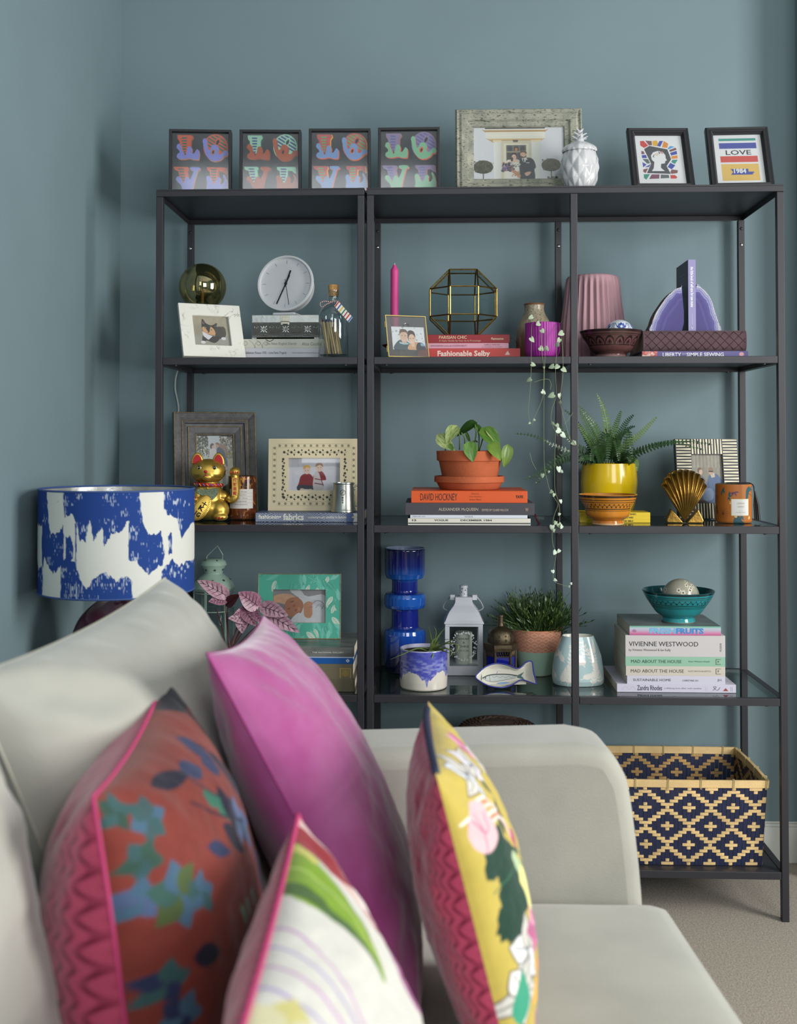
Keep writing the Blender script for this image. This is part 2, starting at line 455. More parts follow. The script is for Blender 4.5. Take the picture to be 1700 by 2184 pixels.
shelving('shelving_unit', 'narrow black metal and glass shelving unit in the alcove corner by the left wall', 0, .51, [])
shelving('shelving_unit', 'wide black metal and glass shelving unit with a centre upright beside the narrow one', .5158, 1.5158, [.5])

# ================================================================ sofa
SOFA = M('pale_grey_green_velvet', (162,161,151), .85, var=.07, vs=9, sheen=.35, spec=.2, bump=.35, bs=520)
SOFA2 = M('pale_grey_cushion_velvet', (166,165,156), .85, var=.06, vs=7, sheen=.35, spec=.2, bump=.3, bs=480)
def wd(X, d, z):
    v = Vector((X, 0, z))-CAM
    return Vector((X, CAM.y + (d - v.x*_F.x - v.z*_F.z)/_F.y, z))
SR = math.radians(4.0)
sofa = thing('sofa', 'pale grey green velvet sofa with loose back cushions in front of the shelves', 'sofa', (1.04, -.905, 0), SR)
arm = [(-.04,.07), (-.022,.25), (-.028,.42), (-.045,.57), (-.060,.615), (-.083,.643), (-.128,.654), (-.6,.645), (-1.0,.636), (-1.12,.634), (-1.12,.07)]
MB().prism(sp2(arm[:7], 4)[:-1]+arm[6:], 0, .165).build('arm', SOFA, sofa, bevel=.028, bseg=4, smooth=40)
MB().prism([(-x, z) for x, z in reversed([(1.12,.07), (1.12,.67), (.14,.69), (.06,.64), (.03,.42), (.04,.07)])], -2.12, -1.96).build('arm', SOFA, sofa, bevel=.028, bseg=4, smooth=40)
MB().box(-1.12, -.93, -1.95, -.002, .07, .74).build('back_frame', SOFA, sofa, bevel=.04, bseg=4, smooth=40)
MB().box(-.925, -.03, -1.95, -.005, .07, .265).build('base', SOFA, sofa, bevel=.01, smooth=40)
def seat_pad(y0, y1, x0=-.92, x1=.012):
    n, m = 40, 40; mb = MB(); vs = []; fs = []
    def surf(top):
        for j in range(m+1):
            for i in range(n+1):
                s, t = i/n*2-1, j/m*2-1
                sx = math.copysign(abs(s)**.8, s); ty = math.copysign(abs(t)**.8, t)
                e = max(0, (1-abs(s)**26)*(1-abs(t)**26))**.35
                x = (x0+x1)/2+sx*(x1-x0)/2; y = (y0+y1)/2+ty*(y1-y0)/2
                if top: z = .345+.08*e+.008*(1-s*s)*(1-t*t)+.0016*math.sin(x*21+y*9)*e
                else: z = .345-.078*e
                yield (x, y, z)
    a = list(surf(True)); b = list(surf(False)); N = (n+1)
    f1 = [(j*N+i, j*N+i+1, (j+1)*N+i+1, (j+1)*N+i) for j in range(m) for i in range(n)]
    mb.add(a, f1); mb.add(b, [tuple(reversed(q)) for q in f1])
    return mb.build('seat_cushion', SOFA, sofa, smooth=180)
seat_pad(-.96, -.004); seat_pad(-1.93, -.97)
for x in (-1.05, -.08):
    for y in (.08, -2.04): MB().lathe([(.018, 0), (.025, .072)], 16, cx=x, cy=y).build('foot', M('dark_wood', (60,44,34), .5), sofa)

def cushion_surf(TL, TR, BL, BR, bulge, sign, n, ear=.07, p=2.2, q=.5, wr=.004, seed=0, edge=0):
    s = np.linspace(-1, 1, n); S_, T_ = np.meshgrid(s, -s)           # row 0 is the top
    a = S_*(1-ear*(1-T_**2)*np.abs(S_)**3); b = T_*(1-ear*(1-S_**2)*np.abs(T_)**3)
    u = (a+1)/2; v = (b+1)/2
    P = lambda q_: np.array(q_)[None, None, :]
    C_ = P(TL)*((1-u)*v)[..., None]+P(TR)*(u*v)[..., None]+P(BL)*((1-u)*(1-v))[..., None]+P(BR)*(u*(1-v))[..., None]
    w_ = (np.array(TR)-np.array(TL)+np.array(BR)-np.array(BL)); h_ = (np.array(TL)-np.array(BL)+np.array(TR)-np.array(BR))
    nrm = np.cross(w_, h_); nrm /= np.linalg.norm(nrm)
    k = np.clip((1-np.abs(S_)**p)*(1-np.abs(T_)**p), 0, 1)**q
    r = np.sqrt(S_**2+T_**2)
    wrk = wr*(fbm(S_*5+9, T_*5+3, seed)-.5)*2*np.clip(k*3, 0, 1) + wr*.9*np.sin(np.arctan2(T_, S_)*26)*np.clip((np.abs(S_*T_)-.25)*2.5, 0, 1)*np.clip(k*2, 0, 1)
    out = C_ + nrm[None, None, :]*(sign*(edge+bulge*k)+wrk)[..., None]
    return out
def cushion(name, label, cat, TL, TR, BL, BR, bf, bb, mf, mb_, n=120, rf=None, rb=None, parent=None, ear=.07, piping=None, group=None, fn='front_cover', bn='back_cover', **kw):
    base = (Vector(BL)+Vector(BR))/2
    if parent is None:
        t = thing(name, label, cat, base, group=group); off = np.array(base); par = t
    else:
        t = bpy.data.objects.new(name, None); link(t, parent); t.matrix_parent_inverse = Matrix.LocRotScale(parent.location, parent.rotation_euler, None).inverted(); off = np.zeros(3); par = t
    nf = rf.nx if rf is not None else n
    A = cushion_surf(TL, TR, BL, BR, bf, 1, nf, ear, **kw)-off
    grid_mesh(fn, A.reshape(-1, 3), nf, nf, mf, par, rf.im if rf is not None else None, flip=True)
    nb = rb.nx if rb is not None else n
    Bk = cushion_surf(TL, TR, BL, BR, bb, -1, nb, ear, **kw)-off
    grid_mesh(bn, Bk.reshape(-1, 3), nb, nb, mb_, par, rb.im if rb is not None else None)
    if piping:
        Q = cushion_surf(TL, TR, BL, BR, 0, 1, 60, ear)-off
        ring = list(Q[0])+list(Q[1:, -1])+list(Q[-1, -2::-1])+list(Q[-2:0:-1, 0])
        MB().tube(ring, piping[0], 6, closed=True).build('piping', piping[1], par, smooth=180)
    return t
SEAM = M('seam_grey', (178,176,162), .9)
cushion('back_cushion', None, None, wd(.215,1.12,.900), atd(352,1232,1.80), wd(.40,1.12,.42), wd(.42,1.72,.42), .125, .115, SOFA2, SOFA2, 90, parent=sofa, ear=.05, p=3, q=.55, wr=.007, seed=3, piping=(.0016, SEAM))
cushion('back_cushion', None, None, wd(.22,.35,.885), wd(.215,1.09,.880), wd(.33,.35,.42), wd(.31,1.09,.42), .088, .11, SOFA2, SOFA2, 90, parent=sofa, ear=.02, p=5, q=.5, wr=.007, seed=8, piping=(.0016, SEAM))

# ================================================================ scatter cushions
VEL = M('cut_velvet_pink', (200,80,110), .8, attr=True, sheen=.5, spec=.2)
LINEN = M('printed_cushion_cloth', (200,200,200), .8, attr=True, sheen=.2, spec=.2, bump=.25, bs=700)
PINKV = M('magenta_velvet', (146,54,116), .75, col2=(168,96,144), vs=7, sheen=.6, spec=.2, bump=.15, bs=500)
def chevron(n=200, rows=26, waves=11, seed=0):
    r = Ras(0, 0, 100, 100, n, (186,74,104))
    ph = r.X/100*rows + .34*np.sin(r.Y/100*2*PI*waves)
    m = np.clip(1-np.abs((ph % 1)-.5)/.27, 0, 1)
    r.put(np.clip(m*1.7, 0, 1)*(.5+.5*np.cos(r.Y/100*2*PI*waves+.4)**2), (112,26,54)); return r.grain(.14, 9, seed)
def leafpts(x, y, L, W, ang, k=9, serr=0):
    a = math.radians(ang); out = []
    for s in (1, -1):
        for i in range(k):
            t = i/(k-1) if s == 1 else 1-i/(k-1)
            w = W/2*math.sin(PI*t**.8)*(1+(serr*(i % 2)))*s
            out.append((x+L*t*math.cos(a)-w*math.sin(a), y+L*t*math.sin(a)+w*math.cos(a)))
    return out
def flower(r, x, y, R, cols, n=6, a0=0, line=None):
    for i in range(n):
        a = a0+360*i/n; p = leafpts(x, y, R, R*.75, a)
        r.poly(p, cols[i % len(cols)])
        if line: r.line(p+[p[0]], .5, line); r.line([(x, y), (x+R*.8*math.cos(math.radians(a)), y+R*.8*math.sin(math.radians(a)))], .4, line)
def red_print():
    r = Ras(0, 0, 100, 100, 230, (118,52,44)); r.grain(.12, 20, 3)
    nv, nv2, tl, tl2, gr = (28,28,44), (42,50,80), (54,84,86), (66,94,116), (42,98,80)
    r.poly([(72,0), (78,5), (90,7), (100,6), (100,0)], (32,32,42)); r.poly([(86,30),(92,22),(100,14),(100,100),(80,100),(88,70),(84,48)], (26,24,34), smooth=4)
    for (x, y, R, cs, n, a) in ((4,5,5,[tl,(48,74,64)],5,10), (11,10,6,[tl2,tl,(60,82,84)],6,0), (5,17,5,[(52,80,70),tl],5,30), (3,25,5,[tl2,(74,90,122)],5,0), (11,28,8,[(56,88,80),tl2,(72,88,52)],6,30), (18,31,5,[tl2,tl],5,10), (4,44,5,[tl,nv2],5,0), (6,52,5,[tl2,nv2],5,20), (52,28,7,[tl2,nv2,(88,106,140)],6,20), (58,33,6,[(78,98,142),tl2],5,0)): flower(r, x, y, R, cs, n, a)
    for (x, y, L, W, a, c) in ((20,5,22,5,12,nv), (38,8,12,6,20,nv2), (56,4,12,7,70,nv2), (62,12,16,6,70,nv), (52,12,9,6,30,nv2), (68,18,20,5,75,nv2), (38,15,7,5,50,gr), (43,17,9,6,80,gr), (48,17,14,6,100,nv), (38,24,14,6,50,nv), (58,36,40,7,72,(66,70,96)), (64,40,40,6,70,(84,94,130)), (30,70,22,9,-78,tl), (28,76,22,7,-60,(56,112,94)), (36,80,20,8,-88,tl2), (20,92,22,6,-50,nv), (4,70,16,8,60,nv2), (44,52,10,4,60,nv2), (26,24,12,4,30,nv2), (10,42,10,5,20,nv)): r.poly(leafpts(x, y, L, W, a), c)
    for p in ([(36,8),(42,16),(52,24)], [(60,8),(70,22),(76,40)], [(30,14),(40,22),(56,30)], [(68,20),(80,38),(84,60)]): r.line(p, .7, nv, smooth=5)
    for x in (33, 37, 42): r.rect(x, 42, x+1.5, 46, (96,160,134))
    return r.grain(.12, 3, 5)
def yellow_print():
    r = Ras(0, 0, 100, 100, 240, (186,166,80)); r.grain(.06, 25, 2); r.Y = r.Y*1.3
    dk, gn, wt, pk, ink = (30,60,48), (54,106,74), (198,194,186), (172,92,130), (44,48,62)
    for (x, y, L, W, a) in ((4,44,26,13,-25), (10,48,28,18,5), (8,52,24,16,35), (6,56,20,12,60), (30,40,16,7,-70), (20,66,16,7,-30)): r.poly(leafpts(x, y, L, W, a, 13, .25), dk)
    r.line([(6,50),(24,50),(36,54)], .6, gn)
    for k in range(7): r.line([(2+k*2, 21+k*1.2), (20+k*2.2, 19+k*2.5), (32+k, 30+k*3)], 1.3, [(232,226,216),(224,120,96),(214,206,198),(228,150,100)][k % 4], smooth=5)
    r.ell(12, 27, 9, 10, (214,176,180)); r.line([(6,22),(12,30),(18,24)], .6, pk, smooth=4); r.line([(8,20),(11,32),(9,36)], .5, pk, smooth=4)
    for (x, y, R, c, a) in ((24,10,12,[wt,(214,218,222)],10), (40,12,11,[wt,(220,214,224)],40), (16,78,13,[wt,(218,218,216)],0), (8,88,11,[wt,(226,222,216)],30), (70,22,12,[wt],20), (66,84,13,[wt,(226,224,220)],10), (86,60,12,[wt],0)): flower(r, x, y, R, c, 5, a, ink)
    for (x, y, R) in ((30,76,11), (38,82,10), (60,10,9), (84,34,10)): flower(r, x, y, R, [pk,(216,150,176),(190,96,140)], 6, 12)
    r.poly(leafpts(30, 54, 26, 15, 65), (226,222,140)); r.poly(leafpts(38, 42, 12, 7, 65), (166,60,110)); r.poly(leafpts(26, 48, 14, 8, 35), (170,190,150)); r.line([(38,50),(44,64),(50,82)], 1.3, (70,110,100), smooth=4)
    r.poly(leafpts(14, 94, 12, 8, 20), (224,170,70)); r.poly(leafpts(4, 98, 18, 9, -70), (60,150,120)); r.poly(leafpts(44, 96, 16, 8, -50), (60,140,120)); r.ell(28, 96, 6, 8, (224,150,70))
    for (x, y, L, W, a) in ((52,26,20,8,70), (60,44,22,9,100), (78,76,18,10,60), (58,60,20,8,80), (34,18,9,5,60), (88,10,14,8,120)): r.poly(leafpts(x, y, L, W, a, 11, .2), dk)
    for (x, y, R) in ((20,112,10), (60,112,11), (84,104,10), (44,122,9)): flower(r, x, y, R, [pk,(190,130,154)], 6, 20)
    return r.grain(.05, 3, 9)
def white_print():
    r = Ras(0, 0, 100, 100, 240, (200,198,190))
    # tulip towards one end of the long edge, a broad green leaf below it, fine purple lines beyond
    r.poly([(100,0),(86,0),(80,10),(76,24),(72,40),(80,50),(92,44),(100,30)], (206,176,170), smooth=4); r.poly([(94,0),(84,0),(80,8),(82,18),(88,12)], (138,40,48), smooth=4); r.poly([(92,6),(88,16),(82,30),(78,36),(84,34),(92,20)], (214,206,200), smooth=4); r.poly([(98,8),(94,20),(86,36),(80,46),(90,40),(98,26)], (184,104,120), smooth=4); r.poly([(84,20),(78,34),(74,46),(78,44),(84,32)], (150,50,64), smooth=4); r.poly([(74,34),(68,44),(70,56),(78,52),(80,42)], (158,96,138), smooth=4)
    r.poly([(84,0),(78,4),(74,10),(69,16),(62,23),(54,29),(53,26),(56,18),(57,9),(60,0)], (118,150,40), smooth=4); r.poly([(65,0),(62,8),(59,16),(54,28),(55,20),(57,10),(60,0)], (66,96,42), smooth=4); r.poly([(84,0),(79,6),(76,4),(80,0)], (186,182,96)); r.line([(72,0),(67,12),(55,28)], .8, (160,180,86), smooth=4); r.line([(80,4),(72,13),(62,22)], .6, (92,124,48), smooth=4)
    for k in range(4): r.line([(46-k*7,0),(40-k*6,14+k*2),(30-k*4,30+k*3),(28,50)], .8, [(176,130,178),(150,132,186)][k % 2], smooth=6)
    flower(r, 14, 6, 11, [(196,188,120),(204,198,160)], 6); r.ell(8, 16, 5, 7, (96,88,116)); r.line([(66,58),(48,60),(30,64),(10,66)], 3, (98,126,46), smooth=4); r.line([(66,66),(40,72),(16,74)], 2.2, (50,84,76), smooth=4)
    r.ell(46, 66, 5, 4, (190,96,70)); r.ell(30, 72, 6, 5, (80,78,104)); r.poly(leafpts(60, 56, 24, 6, 160), (108,138,52)); flower(r, 20, 40, 8, [(204,150,166),(210,198,194)], 6)
    for (x, y) in ((40,86),(66,84),(86,72),(90,90),(12,90)): flower(r, x, y, 9, [(196,120,140),(206,190,184)], 6)
    return r.grain(.05, 4, 4)
PK_P = M('pink_piping', (186,60,110), .7)
cushion('cushion', 'plain magenta pink velvet cushion leaning on the sofa back', 'cushion', atd(440,1393,1.27), atd(562,1312,1.68), wd(.665,1.27,.432), wd(.625,1.68,.432), .085, .085, PINKV, PINKV, 130, ear=.06, wr=.004, seed=4, p=2.0, q=.55, piping=(.0012, M('magenta_seam', (140,50,110), .8)))
cushion('cushion', 'rust red floral cushion with dark blue leaves and pink velvet back', 'cushion', atd(198,1700,.96), atd(350,1438,1.37), wd(.445,.94,.432), wd(.435,1.36,.432), .10, .118, LINEN, VEL, rf=red_print(), rb=chevron(280, 26, 14, 1), seed=11, p=2.0, q=.55, piping=(.0022, PK_P))
cushion('cushion', 'yellow floral cushion with pink chevron velvet back and navy zip', 'cushion', atd(930,1652,1.16), atd(913,1495,1.52), wd(.775,1.14,.434), wd(.745,1.50,.434), .07, .06, LINEN, VEL, rf=yellow_print(), rb=chevron(300, 32, 15, 2), seed=21, p=2.0, q=.55, ear=.05)
cushion('cushion', 'low white floral lumbar cushion with green leaf print and pink velvet edging', 'cushion', wd(.553,.70,.738), atd(635,1738,1.16), wd(.68,.72,.432), wd(.665,1.17,.432), .07, .08, LINEN, VEL, rf=white_print(), rb=chevron(240, 26, 9, 3), seed=31, p=2.0, q=.55, ear=.03, piping=(.003, PK_P))
# zip along the top edge of the yellow cushion
zc = [o for o in COL.objects if o.get('label', '').startswith('yellow floral')][0]
zp = [Vector(q)-zc.location for q in (atd(930,1648,1.17), atd(917,1590,1.27), atd(909,1540,1.39), atd(911,1512,1.47))]
MB().tube(smoothpts(zp, 6), .0045, 8).build('zip', M('navy_zip', (40,48,72), .6), zc, smooth=180)

# ================================================================ lamp behind the sofa and its table
ZT = .50
tb = thing('side_table', 'small round dark wooden side table under the blue patterned lamp', 'table', (-.005, -.27, 0))
DW = M('walnut', (74,52,40), .45, var=.2, vs=6, stretch=(1,12,1))
lathe('table_top', DW, tb, [(.0001,.475), (.165,.475), (.17,.48), (.17,.496), (.166,.5), (.0001,.5)], 64)
for k in range(3):
    a = k*2*PI/3+.5; MB().tube([(.12*math.cos(a), .12*math.sin(a), 0), (.09*math.cos(a), .09*math.sin(a), .475)], [.009,.014], 10).build('leg', DW, tb, smooth=40)
lc = at(250, 1160, -.27); lz0 = zat(90,1256,-.27); lz1 = zat(90,1042,-.27); LR = .1665
lamp = thing('table_lamp', 'table lamp with blue and white brushstroke drum shade and glazed purple base', 'lamp', (lc.x, -.27, ZT))
PUR = M('purple_glaze', (84,44,62), .12, coat=.5, var=.3, vs=14)
lathe('base', PUR, lamp, sp2([(.0001,0), (.05,0), (.06,.008), (.062,.02), (.085,.07), (.1,.14), (.098,.2), (.08,.25), (.045,.285), (.022,.296), (.018,.3), (.0001,.3)], 4), 48)
MB().tube([(0,0,.3), (0,0,.42)], .009, 10).build('stem', SCREW, lamp, smooth=40)
def shade_print():
    n = 620; h = 200
    r = Ras(0, 0, 1, 1, 4, (214,214,206)); r.nx = n; r.ny = h
    th = np.linspace(-PI, PI, n); yy = np.linspace(90, 862, h)
    TH, Yg = np.meshgrid(th, yy); Xg = 645+552*np.sin(TH)
    r.im = np.empty((h, n, 3)); r.im[:] = lin((216,216,208)); r.cell = 3.5
    r.X = Xg + (vnoise(Xg/9, Yg/34, 1)-.5)*8 + (vnoise(Xg/30, Yg/70, 3)-.5)*7
    r.Y = Yg + (vnoise(Xg/9, Yg/160, 2)-.5)*34
    bl = (38,68,136)
    for p in ([(80,60),(265,60),(278,220),(288,330),(310,400),(375,390),(418,340),(425,600),(380,640),(330,690),(290,650),(262,590),(240,575),(226,660),(214,560),(214,340),(170,350),(140,330),(122,400),(100,400),(80,280)],
              [(415,60),(930,60),(942,230),(958,320),(985,410),(1060,385),(1078,560),(1066,640),(1030,640),(985,692),(950,640),(918,585),(892,600),(870,580),(868,300),(820,370),(760,390),(712,480),(702,330),(660,400),(640,440),(612,280),(585,440),(545,440),(522,310),(490,240),(430,270)],
              [(80,640),(135,610),(165,680),(215,650),(232,700),(222,880),(80,880)],
              [(400,590),(450,560),(520,610),(542,720),(600,780),(650,700),(720,660),(790,730),(850,690),(892,740),(892,880),(400,880)],
              [(1070,60),(1210,60),(1210,320),(1160,440),(1135,300),(1095,260),(1075,220)], [(436,420),(470,400),(500,480),(495,570),(460,610),(436,560)],
              [(1060,680),(1120,600),(1150,660),(1210,620),(1210,880),(1060,880)], [(508,300),(522,300),(520,640),(512,640)], [(1100,420),(1118,400),(1112,560),(1100,560)]): r.poly(p, bl)
    fleck = np.clip((vnoise(Xg/5, Yg/26, 7)*.6+vnoise(Xg/60, Yg/60, 8)*.6-.80)*6, 0, 1)
    blue = np.clip((r.im[..., 2]-r.im[..., 0])*5, 0, 1)
    r.im = r.im*(1-(fleck*blue*.75)[..., None]) + lin((196,206,216))*(fleck*blue*.75)[..., None]
    return r
SHADE = M('shade_cloth', (200,200,200), .8, attr=True, spec=.2)
a0, a1 = lz0-ZT, lz1-ZT
print_mesh('shade', shade_print(), lambda U, V: (LR*np.sin((U-.5)*2*PI), -LR*np.cos((U-.5)*2*PI), a0+(a1-a0)*V), SHADE, lamp)
SILV = M('silver_lining', (200,200,196), .3, .8, bump=.3, bs=60)
MB().lathe([(LR-.0012, a1), (LR-.0012, a0)], 96, cap0=False).build('shade_lining', SILV, lamp, smooth=180)
for z in (a0, a1): MB().tube([((LR-.0006)*math.cos(2*PI*i/96), (LR-.0006)*math.sin(2*PI*i/96), z) for i in range(96)], .0022, 8, closed=True).build('shade_trim', M('shade_trim_blue', (58,84,140), .7), lamp, smooth=180)
mb = MB()
for k in range(3): mb.tube([(0,0,.40), (LR*math.cos(k*2.094), LR*math.sin(k*2.094), a1-.02)], .0015, 6)
mb.build('shade_carrier', SCREW, lamp)
MB().ball((0,0,.45), (.028,.028,.035)).build('bulb', M('white_bulb', (235,235,230), .3), lamp, smooth=180)

# ================================================================ helpers for what stands on the shelves
BLKW = M('black_frame_wood', (34,34,38), .38, spec=.5)
BACKB = M('frame_backing', (70,62,54), .8)
CLEAR = MG('picture_glass', (252,253,253), gloss=.05)
SATIN = MG('satin_picture_glass', (252,253,253), rough=.09, gloss=.065)
PAGES = M('book_pages', (214,206,188), .85, var=.08, vs=3, stretch=(1,1,120), bump=.2, bs=40)
def strut(parent, h, y, mat=BACKB, lean=0):
    """easel leg behind a leaning frame, from its back down to the shelf"""
    z = h*.6; fy = y+.001+z*math.tan(math.radians(15)); fz = (fy-y)*math.tan(lean)+.0004
    vs = [(s_*wd_, yy+k, zz) for k in (0, .002) for (yy, zz, wd_, s_) in ((y+.0006, z, .013, -1), (y+.0006, z, .013, 1), (fy, fz, .02, 1), (fy, fz, .02, -1))]
    return MB().add(vs, [(0,1,2,3), (7,6,5,4), (0,4,5,1), (1,5,6,2), (2,6,7,3), (3,7,4,0)]).build('easel_leg', mat, parent)
def depth_back(prof): return max(y for _, y in prof)
def photo_frame(label, loc, w, h, prof, mat, op, ras, rz=0, lean=0, glass=True, name='framed_picture', dy=.006, depth=.014, cat='picture frame', group=None, leg=True, smooth=0, pname='photo', bevel=.0008, gm=None):
    """op = width of the moulding on each side; the print lies dy behind the front"""
    t = thing(name, label, cat, (loc[0], loc[1], loc[2]+depth_back(prof)*math.sin(lean)), rz, -lean, group=group)
    f = pic_frame(t, w, h, prof, mat, smooth=smooth, bevel=bevel)
    box('backing', BACKB, t, -w/2+.003, w/2-.003, dy+.001, depth, .003, h-.003)
    iw, ih = w-2*op, h-2*op
    p = flat(pname, ras, t, iw+.004, ih+.004, 0, dy, op-.002)
    if glass: box('glass', gm or CLEAR, t, -iw/2-.001, iw/2+.001, dy-.0022, dy-.0007, op-.001, h-op+.001)
    if leg: strut(t, h, depth_back(prof), lean=lean)
    return t
ZS = lambda k: LV[k]+.0004

# ---------------------------------------------------------------- the four LOVE prints
def love_print(cA, cB, cC, cD, cE):
    r = Ras(62, 100, 782, 800, 190, (50,52,58))
    def sh(p, dx, dy): return [(x+dx, y+dy) for x, y in p]
    def letter(up, stripes, lo, ang=0):
        r.poly(sh(up, 16, 6), cD); r.poly(up, cA)
        for s in stripes: r.poly(s, cB)
        r.poly(sh(lo, 12, 12), cE, smooth=3); r.poly(lo, cC, smooth=3)
    st = lambda xs, ys, hh=17: [[(x0, y), (x1, y), (x1-2, y+hh), (x0+2, y+hh)] for (x0, x1), y in zip(xs, ys)]
    letter([(135,135),(312,135),(325,165),(300,200),(298,300),(240,350),(165,300),(163,205),(140,180)],
           st([(188,256),(190,255),(192,253),(196,250),(202,244),(210,238)], (160,192,224,256,288,320)),
           [(130,255),(150,235),(180,250),(188,290),(210,330),(228,372),(248,335),(258,282),(282,262),(310,278),(318,312),(310,338),(338,345),(362,315),(378,295),(405,322),(398,410),(330,412),(280,400),(220,412),(160,408),(128,385),(140,350),(165,335),(150,300),(128,285)])
    r.ell(618, 280, 150, 156, cD); r.ell(606, 272, 150, 152, cA)
    for k in range(7):
        c = r.mell(606, 272, 136, 138); q = -((r.X-606)*.5-(r.Y-272)*.87)
        r.put(c*np.clip((11-np.abs(q+120-k*36))/r.cell, 0, 1)*np.clip((r.X*.35+(-r.Y)+95)/r.cell*.5, 0, 1), cB)
    r.ell(636, 205, 30, 50, cA, 28); r.ell(634, 212, 17, 32, (48,46,50), 28)
    lo = [(447,195),(470,168),(500,185),(505,240),(520,300),(545,290),(560,250),(590,240),(625,250),(648,285),(640,335),(668,352),(690,335),(712,310),(745,308),(765,330),(750,362),(715,368),(690,398),(640,424),(575,428),(515,392),(474,320),(455,240)]
    r.poly(sh(lo, 8, 14), cE, smooth=3); r.poly(lo, cC, smooth=3); r.ell(576, 325, 24, 34, cE, 20); r.ell(578, 327, 12, 20, (48,46,50), 20)
    letter([(90,500),(262,500),(278,525),(258,545),(270,620),(215,740),(180,660),(148,548),(105,535)], st([(150,218),(158,224),(168,230),(178,232),(188,232)], (518,548,580,612,644)),
           [(122,640),(140,612),(172,618),(196,655),(214,690),(232,640),(258,612),(285,630),(300,640),(338,548),(305,535),(302,502),(402,502),(418,528),(385,548),(350,660),(318,770),(250,785),(205,770),(188,715),(140,670)])
    letter([(500,500),(735,500),(742,580),(720,575),(690,545),(640,545),(636,640),(590,690),(545,640),(535,550),(505,535)], st([(548,622),(548,620),(550,618),(556,612),(566,604)], (518,548,580,612,644)),
           [(492,625),(515,597),(545,612),(562,655),(590,692),(614,650),(635,612),(668,622),(662,655),(668,690),(700,680),(716,640),(700,600),(716,580),(740,632),(760,710),(738,772),(660,762),(600,772),(540,765),(495,745),(505,690)])
    return r
LOVE = [((203,92,66),(52,104,92),(128,132,206),(168,84,56),(182,122,84)), ((146,196,170),(70,70,128),(168,84,58),(50,92,78),(150,74,52)),
        ((186,86,84),(104,156,104),(120,150,200),(232,156,58),(222,104,66)), ((138,120,156),(92,98,156),(126,182,146),(160,112,112),(216,100,80))]
lovel = ['black box frame with LOVE in orange and lavender circus letters on dark ground', 'black box frame with LOVE in mint and rust brown circus letters on dark ground',
         'black box frame with LOVE in red, blue and amber circus letters on dark ground', 'black box frame with LOVE in mauve and sea green circus letters on dark ground']
for k, (x0, x1, yt, rz) in enumerate(((361,492,276,.093), (511,641.5,276.5,.058), (658.5,790,274,.026), (806,938,271.5,-.004))):
    X, W = span(x0, x1, 350, .06); H = zat(x0+60, yt, .06)-1.75
    t = photo_frame(lovel[k], (X, .06, ZS(0)), W, H, [(0,0), (.0065,0), (.0065,.012), (.0075,.034), (0,.034)], BLKW, .0066, love_print(*LOVE[k]), rz=rz, lean=.012, dy=.010, depth=.033, leg=False, group='LOVE prints along the top of the shelves', pname='print', gm=SATIN)

# ---------------------------------------------------------------- wedding photograph in a weathered frame
def wood_grey():
    m = M('weathered_grey_wood', (128,132,120), .7, col2=(164,162,146), vs=30, stretch=(1,1,1), bump=.6, bs=130)
    nt = m.node_tree; b = nt.nodes['Principled BSDF']
    n = nt.nodes.new('ShaderNodeTexNoise'); n.inputs['Scale'].default_value = 320; n.inputs['Detail'].default_value = 5
    tc = nt.nodes.new('ShaderNodeTexCoord'); mp = nt.nodes.new('ShaderNodeMapping'); mp.inputs['Scale'].default_value = (.35,.35,1.2)
    nt.links.new(tc.outputs['Object'], mp.inputs[0]); nt.links.new(mp.outputs[0], n.inputs['Vector'])
    r = nt.nodes.new('ShaderNodeMapRange'); r.inputs[1].default_value = .56; r.inputs[2].default_value = .66
    nt.links.new(n.outputs[0], r.inputs[0])
    mx = nt.nodes.new('ShaderNodeMix'); mx.data_type = 'RGBA'; mx.inputs[7].default_value = rgba((78,76,66))
    old = b.inputs['Base Color'].links[0].from_socket
    nt.links.new(r.outputs[0], mx.inputs[0]); nt.links.new(old, mx.inputs[6]); nt.links.new(mx.outputs[2], b.inputs['Base Color']); return m
